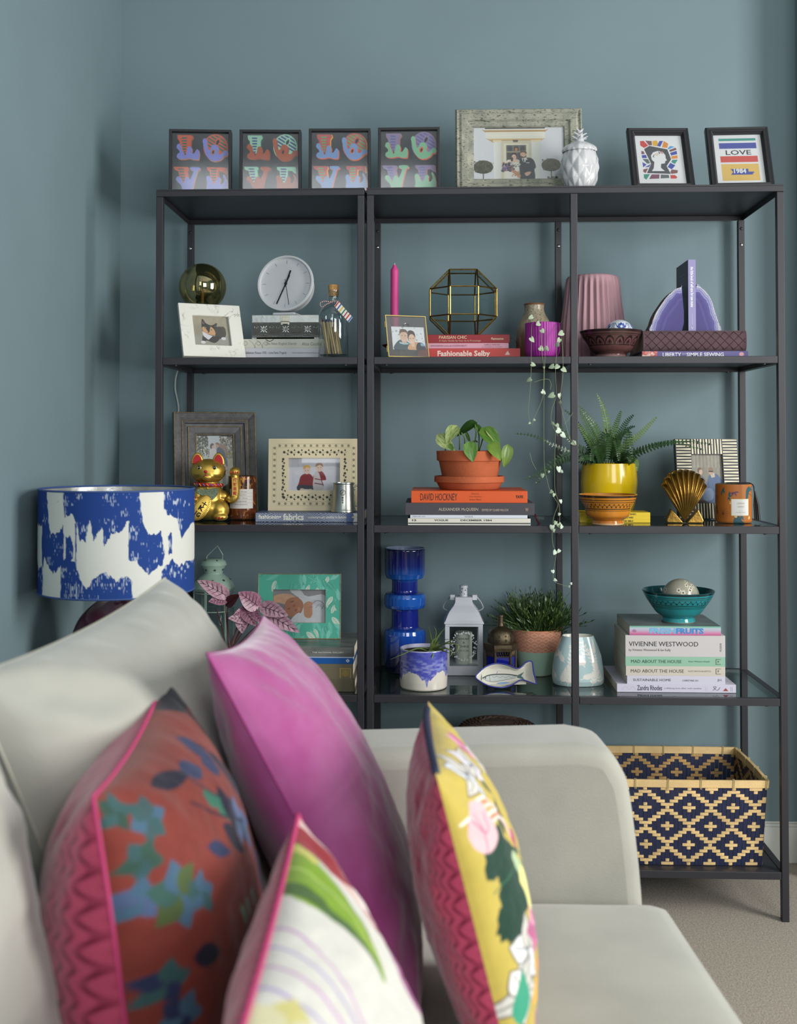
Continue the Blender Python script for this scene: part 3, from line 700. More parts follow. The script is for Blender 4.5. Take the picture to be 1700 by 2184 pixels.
def wedding():
    r = Ras(255, 255, 1280, 962, 230, (212,212,216)); r.put(np.clip((r.X-900)/900, 0, .5), (170,170,178))
    cr, cr2, tan = (226,222,206), (206,192,160), (176,140,92)
    r.rect(390, 262, 1065, 280, (60,54,52)); r.poly([(355,288),(1105,288),(1065,326),(395,326)], tan); r.poly([(365,284),(1095,284),(1080,296),(378,296)], cr)
    r.rect(398, 322, 1065, 412, cr); r.line([(410,345),(1050,345)], 3, (200,196,184)); r.line([(410,385),(1050,385)], 3, (200,196,184))
    r.poly([(398,408),(1066,408),(985,468),(484,468)], (190,158,112)); r.poly([(410,408),(1056,408),(1040,420),(426,420)], (220,200,160))
    r.rect(560, 440, 920, 962, (206,196,170)); r.rect(600, 478, 880, 962, (222,214,190)); r.rect(628, 500, 852, 800, (92,92,94)); r.rect(636, 600, 680, 690, (70,68,68)); r.rect(760, 600, 810, 700, (66,64,62))
    for x in (670, 740, 812): r.ell(x, 548, 28, 34, (64,64,68)); r.line([(x+34,505),(x+34,585)], 4, (150,140,120))
    r.ell(740, 560, 16, 22, (190,120,70)); r.rect(628, 584, 852, 598, (160,150,126)); r.poly([(700,430),(764,430),(758,460),(708,460)], (92,84,76))
    for x0, x1 in ((488,570), (912,1012)):
        r.rect(x0, 455, x1, 962, (228,226,220)); r.put(np.clip((r.X-x0)/(x1-x0), 0, 1)*((r.X > x0) & (r.X < x1) & (r.Y > 455))*.35, (170,166,158)); r.rect(x0-8, 430, x1+6, 458, (226,206,168))
    for cx, cy, rx, ry in ((368,792,112,90), (1128,770,108,86)):
        r.rect(cx-6, cy+40, cx+6, 962, (84,70,56)); r.ell(cx, cy, rx, ry, (62,62,44)); r.dots(90, (cx-rx*.85, cy-ry*.85, cx+rx*.85, cy+ry*.8), 9, [(88,88,62),(44,44,34),(74,76,52)], 5); r.dots(40, (cx-rx, cy-ry, cx+rx, cy-ry*.2), 6, [(92,88,60),(62,62,44)], 6)
    r.dots(30, (1080,930,1200,962), 10, [(80,84,54),(60,64,44)], 8)
    r.poly([(630,715),(680,695),(760,695),(780,740),(772,800),(800,962),(620,962),(640,830)], (226,222,214), smooth=3); r.poly([(640,740),(690,690),(750,695),(765,730)], (222,190,170), smooth=3)
    r.ell(712, 648, 38, 48, (52,38,36)); r.ell(713, 664, 27, 38, (224,186,164)); r.ell(690, 690, 14, 30, (60,42,38)); r.line([(700,672),(713,678),(726,671)], 4, (186,80,80), smooth=4); r.ell(702,656,3.5,3,(60,40,40)); r.ell(724,656,3.5,3,(60,40,40))
    r.poly([(778,700),(850,668),(925,690),(958,790),(940,830),(948,910),(930,962),(790,962),(775,860)], (42,46,58), smooth=3); r.poly([(800,680),(855,665),(838,730),(815,728)], (222,222,226)); r.poly([(812,684),(826,684),(830,725),(818,730)], (36,38,50)); r.line([(780,720),(785,960)], 5, (34,36,46))
    r.ell(820, 622, 36, 48, (216,172,148)); r.poly([(780,610),(790,585),(830,576),(856,600),(852,618),(826,598),(800,602)], (84,62,50), smooth=3); r.poly([(790,640),(822,652),(852,636),(846,664),(822,676),(798,664)], (132,92,70), smooth=3); r.line([(806,645),(822,652),(838,644)], 5, (232,222,216), smooth=4); r.ell(806,620,3.5,3,(50,40,40)); r.ell(836,618,3.5,3,(50,40,40))
    r.poly([(830,880),(870,858),(902,862),(880,900),(850,915)], (214,168,144), smooth=3); r.rect(848, 735, 886, 742, (226,226,230)); r.ell(855, 690, 9, 10, (226,190,180))
    r.dots(75, (585,740,715,850), 14, [(58,42,62),(84,64,100),(110,90,130),(50,40,50),(150,90,80),(128,108,150),(64,74,66)], 3); r.dots(26, (690,735,775,800), 11, [(228,226,216),(110,120,100),(206,200,190)], 4)
    r.poly([(680,850),(720,835),(785,900),(770,940),(730,900)], (190,140,100), smooth=3); r.dots(18, (690,840,780,935), 9, [(214,150,130),(200,130,120),(160,130,80)], 9)
    return r.grain(.05, 6, 2)
X, W = span(970, 1246, 200, .13); X2, W2 = span(972, 1247, 395, .1)
photo_frame('large weathered grey wood frame with a wedding photograph of a couple in a white porch', (X2, .105, ZS(0)), .3215, .232, [(0,.006), (.004,0), (.010,.004), (.016,.001), (.030,.003), (.034,.008), (.044,.010), (.047,.014), (.047,.02), (0,.022)], wood_grey(), .047, wedding(), rz=.006, lean=.16, dy=.015, depth=.021, smooth=0, bevel=.0004)

# ---------------------------------------------------------------- white pineapple jar
WCER = M('white_glazed_ceramic', (196,196,198), .14, coat=.4)
X, W = span(1196, 1277, 380, .055)
pine = thing('pineapple_jar', 'white glazed ceramic pineapple shaped lidded jar in front of the wedding photograph', 'jar', (X, .055, ZS(0)))
R0 = W/2
def diamond(a, r, z, amp=.0042):
    n = 9; q = .0262
    u = a*n/(2*PI)+z/q/2; v = a*n/(2*PI)-z/q/2
    fu = abs((u % 1)-.5)*2; fv = abs((v % 1)-.5)*2
    return r + amp*(min(1-fu, 1-fv)-.35)*min(1, r/R0*1.2)
def fine(prof, n): return sp2(prof, n)
lathe('jar_body', WCER, pine, fine([(.0001,0), (R0*.62,0), (R0*.72,.004), (R0*.86,.02), (R0*.97,.045), (R0*.99,.06), (R0*.93,.08), (R0*.84,.094)], 9), 144, mod=diamond, smooth=50)
lathe('lid', WCER, pine, fine([(R0*.9,.0935), (R0*.91,.098), (R0*.85,.104), (R0*.7,.111), (R0*.45,.117), (R0*.25,.119), (.0001,.1195)], 7), 144, mod=lambda a, r, z: diamond(a, r, z, .003), smooth=50, cap0=False)
def crown_leaf(parent, a, z, L, out, w):
    mb = MB(); vs = []; fs = []
    for i in range(9):
        t = i/8; rr = .006+out*t**1.6; zz = z+L*(t-.25*t*t); ww = w*math.sin(PI*min(1, .25+t*.75))**.8*(1-t**3)+.0004
        for s in (-1, 0, 1): vs.append((rr+(-.002 if s else .0)*1, s*ww, zz-(.0 if s else .0015)))
    for i in range(8):
        for s in range(2): fs.append((i*3+s, i*3+s+1, i*3+s+4, i*3+s+3))
    mb.add(vs, fs); o = mb.build('crown_leaf', WCER, parent, smooth=180, rot=(0,0,a)); m = o.modifiers.new('s', 'SOLIDIFY'); m.thickness = .0022; m.offset = 0; o.modifiers.new('u', 'SUBSURF').levels = 1; return o
lathe('crown_core', WCER, pine, [(.0105,.115), (.011,.128), (.007,.146), (.0001,.150)], 24)
for k in range(6): crown_leaf(pine, k*PI/3-PI/2, .118, .019, .017, .0072)
for k in range(5): crown_leaf(pine, k*2*PI/5+.3-PI/2, .130, .017, .013, .006)
for k in range(4): crown_leaf(pine, k*PI/2+.8-PI/2, .141, .015, .007, .005)

# ---------------------------------------------------------------- two small black frames
def unshear(pts): return [((x-(138+(y-135)*.077))/(512+(y-135)*.03)*100, (y-135)/610*120) for x, y in pts]
def tiles_print():
    r = Ras(0, 0, 100, 120, 170, (222,220,222))
    P = lambda pts, c: r.poly(unshear(pts), c)
    rd, br, ye, bl, og, tq, lb, pu, gy = (196,58,54), (120,72,70), (214,164,44), (52,66,158), (212,136,50), (34,138,118), (70,150,216), (116,62,92), (84,92,96)
    for p, c in (([(205,210),(245,205),(295,265),(250,295),(208,265)],rd), ([(262,203),(332,208),(336,262),(300,262)],br), ([(340,208),(385,200),(402,235),(385,275),(342,265)],ye), ([(415,208),(455,206),(425,280),(388,270)],bl), ([(462,208),(510,240),(500,295),(440,288)],og),
                 ([(530,270),(580,280),(510,315),(502,300)],lb), ([(590,290),(600,318),(528,345),(518,322)],br), ([(600,330),(606,372),(540,390),(528,355)],bl), ([(608,385),(612,425),(545,432),(540,398)],og), ([(612,440),(580,495),(540,470),(552,442)],tq), ([(530,478),(585,510),(545,560),(500,530)],bl),
                 ([(545,560),(612,570),(606,605),(540,615),(528,590)],br), ([(218,332),(245,338),(255,370),(220,374)],pu), ([(222,384),(268,380),(280,420),(226,420)],bl), ([(228,430),(290,432),(312,485),(280,490)],gy), ([(228,470),(275,500),(235,535)],bl), ([(250,535),(318,492),(300,530)],bl), ([(235,560),(290,545),(262,605),(236,590)],br),
                 ([(240,618),(310,616),(268,685),(242,665)],tq), ([(325,620),(412,620),(408,672),(298,676)],pu), ([(425,622),(512,626),(518,664),(422,670)],gy), ([(528,628),(580,628),(606,655),(590,672),(532,672)],rd)): P(p, c)
    P([(248,310),(305,268),(500,312),(540,435),(490,520),(535,615),(275,605),(322,490)], (64,66,74))
    # a plain bust outline
    P([(330,580),(350,545),(358,470),(330,440),(322,390),(345,350),(395,332),(450,345),(478,385),(480,420),(494,448),(476,458),(472,485),(430,492),(428,540),(470,580)], (222,220,222))
    return r
def stripes_print():
    r = Ras(0, 0, 100, 120, 120, (222,220,222))
    r.rect(12, 10, 88, 16, (44,142,132)); r.rect(12, 21, 88, 35, (60,72,156)); r.rect(12, 53, 88, 68, (200,70,62)); r.rect(12, 72, 88, 112, (216,176,90))
    r.poly([(30,84),(66,84),(66,91),(78,91),(73,98),(30,98),(35,91)], (48,68,150)); return r
BPROF = [(0,.004), (.003,0), (.008,.002), (.013,.0), (.017,.006), (.019,.008), (.019,.016), (0,.018)]
for (x0, x1, yb, rz, ras, lab, nm) in ((1352, 1487, 393, .039, tiles_print(), 'small black frame with a white bust print ringed by coloured blocks', 'a'), (1520, 1656, 391, -.037, stripes_print(), 'small black frame with a striped LOVE 1984 print in yellow, red and blue', 'b')):
    X, W = span(x0, x1, 385, .055)
    t = photo_frame(lab, (X, .062, ZS(0)), .1545, .185, BPROF, BLKW, .019, ras, rz=rz, lean=.40, dy=.011, depth=.017, smooth=0, pname='print')
    iw, ih = .1545-.038, .185-.038; px = lambda u: -iw/2+iw*u/100; pz = lambda v: .019+ih*(1-v/120)
    if nm == 'b':
        text(t, 'LOVE', px(50), .0106, pz(50), h=.0145, w=.062, mat=INK((48,50,60)), align='C', bold=.01)
        text(t, '1984', px(49), .0106, pz(96), h=.0145, w=.03, mat=INK((226,224,226)), align='C', bold=.03)
    else:
        for ch, u, v, a, c in (('L',38,51,-35,(48,50,60)), ('O',44,47,-15,(206,176,96)), ('V',50,43,0,(48,50,60)), ('E',56,42,8,(190,60,60))):
            text(t, ch, px(u), .0106, pz(v), h=.0075, mat=INK(c), align='C', ang=a or .1, bold=.02)

# ================================================================ books
def book(label, x0, x1, z0, h, Y, depth, col, texts=(), paper=False, rz=0, spine=None, cat='book', name='book', group=None, rough=.45, X=None, W=None, tex=None, pages=None, py=None):
    """lying flat with its spine to the front; texts = (string, x fraction, z fraction, height fraction, width fraction, colour[, bold])"""
    if X is None:
        X, W = span(x0, x1, py or 900, Y)
    t = thing(name, label, cat, (X, Y, z0), rz, group=group)
    cm = col if not isinstance(col, tuple) else M('cover_%d_%d_%d' % col, col, rough, spec=.45, bump=.02, bs=300)
    b = .0006 if paper else .0022; o = 0 if paper else .003
    mb = MB()
    mb.box(-W/2, W/2, 0, b, 0, h); mb.box(-W/2, W/2, b, depth, 0, b); mb.box(-W/2, W/2, b, depth, h-b, h)
    mb.build('cover', cm, t, bevel=.0005 if paper else .0009)
    box('pages', pages or PAGES, t, -W/2+o, W/2-o, b+.0002, depth-o-.0006, b+.0001, h-b-.0001)
    if spine is not None: flat('spine_print', spine, t, W-.0006, h-.0006, 0, -.0002, .0003)
    for q in texts:
        s, fx, fz, fh, fw, c = q[:6]
        text(t, s, -W/2+W*fx, -.0005, h*fz-h*fh/2, h=h*fh, w=W*fw, mat=INK(c), bold=q[6] if len(q) > 6 else 0)
    t['_h'] = h; return t
def hpx(y0, y1, Y): return abs(zat(900, y0, Y)-zat(900, y1, Y))

# ================================================================ second shelf, narrow unit
Z2 = ZS(1)
# globe lamp
gx = at(432, 612, .21); gl = thing('globe_lamp', 'gold tinted glass globe bulb lamp behind the marble frame', 'lamp', (gx.x, .21, Z2)); gz = gx.z-Z2; GR = .0615
PALEB = M('pale_blue_lacquer', (170,196,202), .4)
lathe('lamp_foot', PALEB, gl, [(.0001,0), (.058,0), (.06,.002), (.06,.010), (.057,.013), (.0001,.014)], 48)
lathe('lamp_holder', PALEB, gl, [(.019,.0142), (.021,.02), (.021,gz-GR-.012), (.018,gz-GR-.006)], 32, cap1=True)
lathe('bulb_cap', M('brass_cap', (190,160,90), .3, 1), gl, [(.014,gz-GR-.0058), (.014,gz-GR+.006)], 24)
GOLDG = M('gold_mirror_glass', (176,164,120), .03, 1)
def gold_glass():
    if 'gold_tint_glass' in _mats: return _mats['gold_tint_glass']
    m = bpy.data.materials.new('gold_tint_glass'); m.use_nodes = True; nt = m.node_tree; L = nt.links
    nt.nodes.remove(nt.nodes['Principled BSDF']); out = nt.nodes['Material Output']
    t = nt.nodes.new('ShaderNodeBsdfTransparent'); t.inputs[0].default_value = rgba((196,190,158))
    g = nt.nodes.new('ShaderNodeBsdfGlossy'); g.inputs['Roughness'].default_value = .02; g.inputs[0].default_value = rgba((216,204,160))
    lw = nt.nodes.new('ShaderNodeLayerWeight'); lw.inputs[0].default_value = .35
    mr = nt.nodes.new('ShaderNodeMapRange'); mr.inputs[3].default_value = .34; mr.inputs[4].default_value = .75; L.new(lw.outputs['Facing'], mr.inputs[0])
    mx = nt.nodes.new('ShaderNodeMixShader'); L.new(mr.outputs[0], mx.inputs[0]); L.new(t.outputs[0], mx.inputs[1]); L.new(g.outputs[0], mx.inputs[2]); L.new(mx.outputs[0], out.inputs[0])
    _mats['gold_tint_glass'] = m; return m
MB().ball((0,0,gz), GR, 64, 40).build('globe_bulb', gold_glass(), gl, smooth=180)
mb = MB(); mb.tube([(0,0,gz-GR+.004), (0,0,gz-.012)], .004, 10)
for k in range(4): mb.tube([(0,0,gz-.012), (.014*math.cos(k*1.57), .014*math.sin(k*1.57), gz-.004), (.012*math.cos(k*1.57), .012*math.sin(k*1.57), gz+.024)], .0009, 6)
mb.build('filament', M('filament_cream', (222,190,120), .5), gl)
cab = [(gx.x-.058, .215, Z2+.006), (gx.x-.08, .24, Z2+.004)]
q = [at(376,786,.345), at(375,806,.37), at(374,830,.372), at(378,850,.372), at(381,875,.372), at(376,930,.372), at(372,1000,.372), at(370,1080,.372)]
pts = [Vector(p) for p in cab]+[Vector((q[0].x+.008,.30,Z2+.004)), Vector((q[0].x+.002,.366,Z2+.002)), Vector((q[0].x, .372, q[0].z))]+q[1:]
MB().tube([Vector(p)-gl.location for p in smoothpts(pts, 5)], .0026, 8).build('power_cable', M('white_cable', (206,210,206), .4), gl, smooth=180)
# marble frame with a cat portrait
def marble_mat():
    m = M('white_marble', (224,222,212), .25, coat=.3); nt = m.node_tree; b = nt.nodes['Principled BSDF']; L = nt.links
    tc = nt.nodes.new('ShaderNodeTexCoord'); n0 = nt.nodes.new('ShaderNodeTexNoise'); n0.inputs['Scale'].default_value = 22; n0.inputs['Detail'].default_value = 4
    n = nt.nodes.new('ShaderNodeTexNoise'); n.inputs['Scale'].default_value = 13; n.inputs['Detail'].default_value = 7; n.inputs['Roughness'].default_value = .62; n.inputs['Distortion'].default_value = 1.2
    L.new(tc.outputs['Object'], n.inputs[0]); L.new(tc.outputs['Object'], n0.inputs[0])
    s = nt.nodes.new('ShaderNodeMath'); s.operation = 'SUBTRACT'; s.inputs[1].default_value = .5; L.new(n.outputs[0], s.inputs[0])
    a = nt.nodes.new('ShaderNodeMath'); a.operation = 'ABSOLUTE'; L.new(s.outputs[0], a.inputs[0])
    r = nt.nodes.new('ShaderNodeMapRange'); r.inputs[1].default_value = .0; r.inputs[2].default_value = .012; r.inputs[3].default_value = 1; r.inputs[4].default_value = 0; L.new(a.outputs[0], r.inputs[0])
    r2 = nt.nodes.new('ShaderNodeMapRange'); r2.inputs[1].default_value = .44; r2.inputs[2].default_value = .66; L.new(n0.outputs[0], r2.inputs[0])
    mu = nt.nodes.new('ShaderNodeMath'); mu.operation = 'MULTIPLY'; L.new(r.outputs[0], mu.inputs[0]); L.new(r2.outputs[0], mu.inputs[1])
    mx = nt.nodes.new('ShaderNodeMix'); mx.data_type = 'RGBA'; mx.inputs[6].default_value = rgba((224,222,212)); mx.inputs[7].default_value = rgba((40,38,36)); L.new(mu.outputs[0], mx.inputs[0]); L.new(mx.outputs[2], b.inputs['Base Color']); return m
def cat_print():
    r = Ras(395, 1250, 1165, 1925, 170, (168,158,136)); r.grain(.12, 60, 3); r.rect(395, 1670, 1165, 1925, (158,154,142)); r.ell(520, 1560, 120, 130, (140,128,108), soft=25, op=.6)
    dk, dk2, og, wt = (46,42,42), (66,60,58), (210,158,112), (220,216,220)
    r.poly([(820,1540),(900,1480),(1000,1470),(1060,1500),(1085,1600),(1060,1690),(960,1740),(860,1700)], dk2, smooth=4); r.poly([(1010,1480),(1050,1470),(1085,1540),(1080,1620),(1040,1560)], (84,72,62), smooth=4)
    r.poly([(600,1680),(700,1720),(760,1690),(880,1690),(960,1700),(900,1790),(820,1840),(740,1820),(660,1790),(600,1830),(570,1800)], dk, smooth=4)
    r.poly([(600,1590),(680,1640),(800,1660),(790,1690),(740,1740),(700,1770),(650,1730),(610,1690)], wt, smooth=4)
    r.poly([(590,1440),(610,1320),(640,1330),(690,1410),(800,1450),(900,1395),(915,1420),(880,1510),(840,1540),(860,1640),(800,1680),(700,1650),(600,1580)], dk, smooth=3)
    r.poly([(600,1500),(650,1490),(690,1560),(740,1600),(760,1490),(800,1490),(850,1560),(858,1650),(800,1668),(720,1650),(640,1620),(602,1560)], og, smooth=4); r.poly([(690,1480),(770,1470),(735,1590),(715,1605)], dk, smooth=4)
    for x, y in ((660,1508), (788,1548)): r.ell(x, y, 22, 17, (170,170,110)); r.ell(x, y, 8, 15, (24,24,24))
    r.ell(712, 1612, 14, 9, (60,44,44)); r.poly([(605,1420),(622,1350),(655,1430)], (120,96,90)); r.poly([(850,1480),(896,1420),(880,1490)], (110,90,84))
    for x, y in ((590,1830), (1020,1735)): r.ell(x, y, 48, 32, wt)
    return r.grain(.06, 12, 5)
bl, br_ = at(397,762,.06), at(521,762,.105)
X = at(459,762,.045).x
photo_frame('white marble photo frame with a tortoiseshell cat portrait', (X, .045, Z2), .158, .150, [(0,.0008), (.0008,0), (.032,0), (.0335,.002), (.0335,.010), (0,.012)], marble_mat(), .0335, cat_print(), rz=.46, lean=.42, dy=.0075, depth=.0115, leg=False)
# two books, silver box, clock
nb = Z2
b1 = book('thin black paperback at the bottom of the stack under the clock', 462, 688, nb, .0055, .118, .19, (52,40,40), paper=True)
Z = nb+.0055
b2 = book('white exhibition catalogue Picasso 1932 Love Fame Tragedy', 468, 690, Z, hpx(738.5,760.5,.118), .118, .20, (206,204,212), [('EY Exhibition: Picasso 1932 – Love Fame Tragedy', .215, .52, .30, .43, (58,66,74)), ('Edited by Achim Borchardt-Hume and Nancy Ireson', .70, .52, .16, .26, (96,100,106))], paper=True)
Z += b2['_h']
def dandy():
    r = Ras(0, 0, 220, 20, 330, (206,204,190))
    for x0 in (48, 76, 92): r.line([(x0,20),(x0+2,10),(x0+9,5),(x0+13,10),(x0+8,14),(x0+4,10)], .6, (60,60,60), smooth=6); r.line([(x0-12,2),(x0-4,9),(x0+2,20)], .6, (70,70,70), smooth=6)
    r.line([(100,1),(108,5),(116,1)], 1.6, (40,40,40), smooth=5); return r
b3 = book('cream spined book The New English Dandy under the silver box', 466, 688, Z, hpx(719,738.5,.118), .118, .20, (206,204,190), [('The New English Dandy', .45, .45, .34, .30, (120,120,114)), ('Alice Cicolini', .80, .45, .34, .185, (120,120,114))], spine=dandy(), paper=True)
Z += b3['_h']
SIL = M('antique_silver', (150,152,148), .34, .9, bump=.25, bs=160, var=.25, vs=30); SILB = M('bright_silver', (190,192,188), .36, .9, var=.12, vs=40, bump=.15, bs=150); SILD = M('dark_tarnish', (84,84,80), .5, .6)
X, W = span(537, 680, 690, .122); H = hpx(667,719,.122)
sb = thing('trinket_box', 'embossed silver trinket box under the white clock', 'box', (X, .122, Z))
box('box_body', SIL, sb, -W/2, W/2, 0, .10, .0045, H*.66, bevel=.001)
box('lid', SILB, sb, -W/2, W/2, -.0008, .1008, H*.66+.0004, H, bevel=.0015)
mb = MB()
for k in range(2):
    for (x0, x1) in ((-W/2, -W/2+.012), (W/2-.012, W/2)): mb.box(x0, x1, .002+k*.085, .014+k*.085, 0, .0045)
mb.build('feet', SIL, sb)
rel = MB(); zb, zt = .007, H*.635; zm = (zb+zt)/2
box('band', SILD, sb, -W/2+.001, W/2-.001, -.0004, -.0001, zb-.001, zt+.001)
stp = W/3.05
for k in range(4):
    cx = -W/2+.030+stp*k
    if cx < W/2-.006:
        for a in range(8):
            an = a*PI/4; L_ = .0125 if a % 2 else .0095
            rel.ball((cx+L_*.58*math.cos(an), -.0006, zm+.002+L_*.58*math.sin(an)), (L_*.42, .0010, .0019), 10, 6, Matrix.Rotation(-an, 4, 'Y'))
        rel.ball((cx, -.0009, zm+.002), .0018, 10, 6)
    for s0 in (.36, .66):       # scrolls above, leaves below, between the flowers
        x0 = cx-stp+stp*s0
        if -W/2+.006 < x0 < W/2-.006:
            rel.tube([(x0+.0058*math.cos(t)*(1-t/9.5), -.0007, zm+.0065+.0056*math.sin(t)*(1-t/9.5)) for t in np.linspace(0, 6.6, 26)], .00095, 6)
    for s0, lw in ((.28, 1), (.42, .8), (.56, .7)):
        x0 = cx-stp+stp*s0; lf = [(x0+.017*t, -.0006, zm-.0075+.0085*t**1.4) for t in np.linspace(0, 1, 8)]
        if x0 > -W/2+.002 and x0+.017 < W/2-.002: rel.tube(lf, [.0005,.0012*lw,.0019*lw,.0024*lw,.0023*lw,.0017*lw,.001,.0004], 6, flat=.6)
    for j in range(14):
        t = j/13; x = cx-stp+stp*t
        if -W/2+.002 < x < W/2-.002: rel.ball((x, -.0005, zb+.0055-.0042*math.sin(PI*t)), .0011, 8, 6)
for x in np.arange(-W/2+.0015, W/2-.001, .0021):
    rel.ball((x, -.0004, zt+.0006), .00085, 6, 4); rel.ball((x, -.0004, zb-.0008), .00085, 6, 4)
rel.build('embossing', SILB, sb, smooth=60)
cl = MB(); cl.box(-.013, .013, -.0028, -.0009, H*.70, H*.98); cl.box(-.008, .008, -.0038, -.0028, H*.62, H*.9); cl.tube([(-.01,-.004,H*.72), (.01,-.004,H*.72)], .0014, 8); cl.box(-.011, -.006, -.003, -.0009, H*.58, H*.7); cl.box(.006, .011, -.003, -.0009, H*.58, H*.7)
cl.build('clasp', M('pewter_clasp', (190,186,170), .35, 1), sb, bevel=.0005)
Z += H
WPL = M('white_plastic', (214,216,218), .35); WDI = M('white_dial', (206,208,212), .6)
cx = at(611.5, 605, .155); CR = .0745
ck = thing('desk_clock', 'round white desk clock with black hands on the silver box', 'clock', (cx.x, .168, Z+.0002), -.16)
box('clock_foot', WPL, ck, -.03, .03, -.032, .03, 0, .008, bevel=.003)
cz = cx.z-Z-.0004
tilt = Matrix.Translation((0, -.012, cz)) @ Matrix.Rotation(-.17, 4, 'X') @ Matrix.Rotation(PI/2, 4, 'X')     # local z -> towards the viewer
MB().lathe([(.0001,-.045), (CR*.80,-.045), (CR*.86,-.042), (CR*.96,-.004), (CR,.002), (CR,.006), (CR*.985,.0085), (CR*.93,.0085), (CR*.91,.004), (CR*.90,0), (.0001,0)], 96, M4=tilt).build('clock_case', WPL, ck, smooth=40)
MB().lathe([(.0001,.0004), (CR*.9,.0004)], 64, M4=tilt, cap0=False).build('dial', WDI, ck)
mb = MB()
for k in range(12):
    a = k*PI/6; mb.box(-.0005, .0005, CR*.72, CR*.84, .0006, .0009, tilt @ Matrix.Rotation(a, 4, 'Z'))
mb.build('hour_marks', M('grey_marks', (140,144,146), .6), ck)
HB = M('black_hands', (26,26,28), .4)
for nm_, L0, L1, w_, a, zz in (('hour_hand', -.008, .037, .0042, -.30, .0014), ('minute_hand', -.024, .058, .0034, 2.76, .002), ('second_hand', -.012, .058, .0013, -2.94, .0026)):
    MB().box(-w_/2, w_/2, L0, L1, zz, zz+.0005, tilt @ Matrix.Rotation(a, 4, 'Z')).build(nm_, HB, ck)
MB().lathe([(.0036,.001), (.0036,.004)], 20, M4=tilt, cap1=True).build('hand_pin', HB, ck)
# bottle of matches
GLS = MG('bottle_glass', (236,242,242), gloss=.12)
X, W = span(679.5, 743, 740, .05); BR = W/2; f = lambda y: zat(711, y, .05)-Z2
bt = thing('match_bottle', 'clear glass apothecary bottle of matches with cork and striped paper tag', 'bottle', (X, .05, Z2))
zs, zn = f(672), f(648)
prof = [(.0001,.0), (BR-.003,.0), (BR,.003), (BR,zs), (BR*.96,zs+.006), (BR*.8,zs+.016), (.018,zn-.002), (.0142,zn+.004), (.0138,f(628)), (.0155,f(626)), (.0155,f(619.5))]
lathe('bottle_glass', GLS, bt, prof, 56, smooth=50)
lathe('bottle_base', GLS, bt, [(.0001,.006), (BR-.004,.006), (BR-.003,.009), (BR-.006,.0092), (.0001,.0075)], 40, smooth=50, cap0=False)
lathe('cork', M('cork', (188,142,88), .9, var=.3, vs=160, bump=.5, bs=300), bt, [(.0001,f(632)), (.0115,f(632)), (.0128,f(619)), (.0132,f(609)), (.0125,f(608)), (.0001,f(608))], 28)

tr = Ras(0, 0, 100, 70, 140, (216,214,204))

cs = [(180,50,50),(50,76,160),(206,170,40),(30,110,76),(160,56,80),(186,50,50),(60,90,170)]
for k, c in enumerate(cs): tr.poly([(2+k*15,0), (8+k*15,0), (8+k*15,70), (2+k*15,70)], c)
a_ = at(717,650,.012); tgx, tgz = a_.x-X, a_.z-Z2
def tagpos(U, V):
    # from the string end (top left) to the cut lower right end
    L = .054; wdt = .0205
    ux, uz = .66, -.75; vx, vz = .75*.62, .66*.62+.2
    return tgx-.001+ux*L*U+vx*wdt*(V-.35), -.0405-.003*U+0*U, tgz+.001+uz*L*U+vz*wdt*(V-.35)
print_mesh('paper_tag', tr, tagpos, PRINT, bt)
tw = MB(); tw2 = MB()
loop = smoothpts([(-.0155,-.002,zn+.003), (-.006,-.0155,zn+.003), (.008,-.0145,zn+.003), (.016,0,zn+.003), (.008,.014,zn+.003), (-.008,.014,zn+.003)], 6, True)
loop2 = smoothpts([(-.004,-.0165,zn+.002), (-.02,-.02,zn+.004), (-.031,-.02,zn-.001), (-.027,-.02,zn-.010), (-.016,-.02,zn-.004), (-.006,-.0165,zn+.001)], 6)
loop3 = smoothpts([(-.004,-.0165,zn+.002), (.006,-.018,zn+.006), (.013,-.024,zn+.003), (tgx+.001,-.042,tgz-.001)], 6)
for lp in (loop, loop2, loop3):
    for i in range(len(lp)-1): (tw if i % 2 else tw2).tube([lp[i], lp[i+1]], .0011, 6)
o = tw.build('twine', M('red_twine', (150,40,50), .8), bt); o2 = tw2.build('twine', M('white_twine', (220,216,210), .8), bt)
MATCH = M('match_wood', (206,176,124), .75, var=.12, vs=20)
heads = [(44,64,120),(44,64,120),(60,130,100),(196,80,110),(190,60,60),(214,200,190),(70,66,60),(210,110,140)]
rn = random.Random(3); hn = ['navy blue', 'navy blue', 'green', 'rose pink', 'red', 'white', 'black', 'pale pink']
msh = bpy.data.meshes.new('stick'); msh.from_pydata(*(lambda m: (m.v, [], m.f))(MB().box(-.00115, .00115, -.00115, .00115, 0, .082))); msh.materials.append(MATCH)
for k in range(30):
    a = rn.uniform(0, 2*PI); rr = rn.uniform(.15, .78)*(BR-.008); bx, by = rr*math.cos(a)*.85+.003, rr*math.sin(a)
    tx = bx-.012+rn.uniform(-.005,.004); ty = by*1.0
    m_ = math.hypot(tx, ty)
    if m_ > BR-.006: tx *= (BR-.006)/m_; ty *= (BR-.006)/m_
    hh = rn.choice(heads)
    dirv = Vector((tx-bx, ty-by, .08)).normalized(); rot = Vector((0,0,1)).rotation_difference(dirv).to_euler()
    t = thing('match', 'thin wooden match with a %s head standing in the glass bottle' % hn[heads.index(hh)], 'match', (X+bx, .05+by, Z2+.0098), group='matches in the glass bottle'); t.rotation_euler = rot
    link(bpy.data.objects.new('stick', msh), t)
    MB().ball((0,0,.0835), (.0023,.0023,.0036), 10, 8).build('match_head', M('match_head_%d' % heads.index(hh), hh, .7), t, smooth=180)

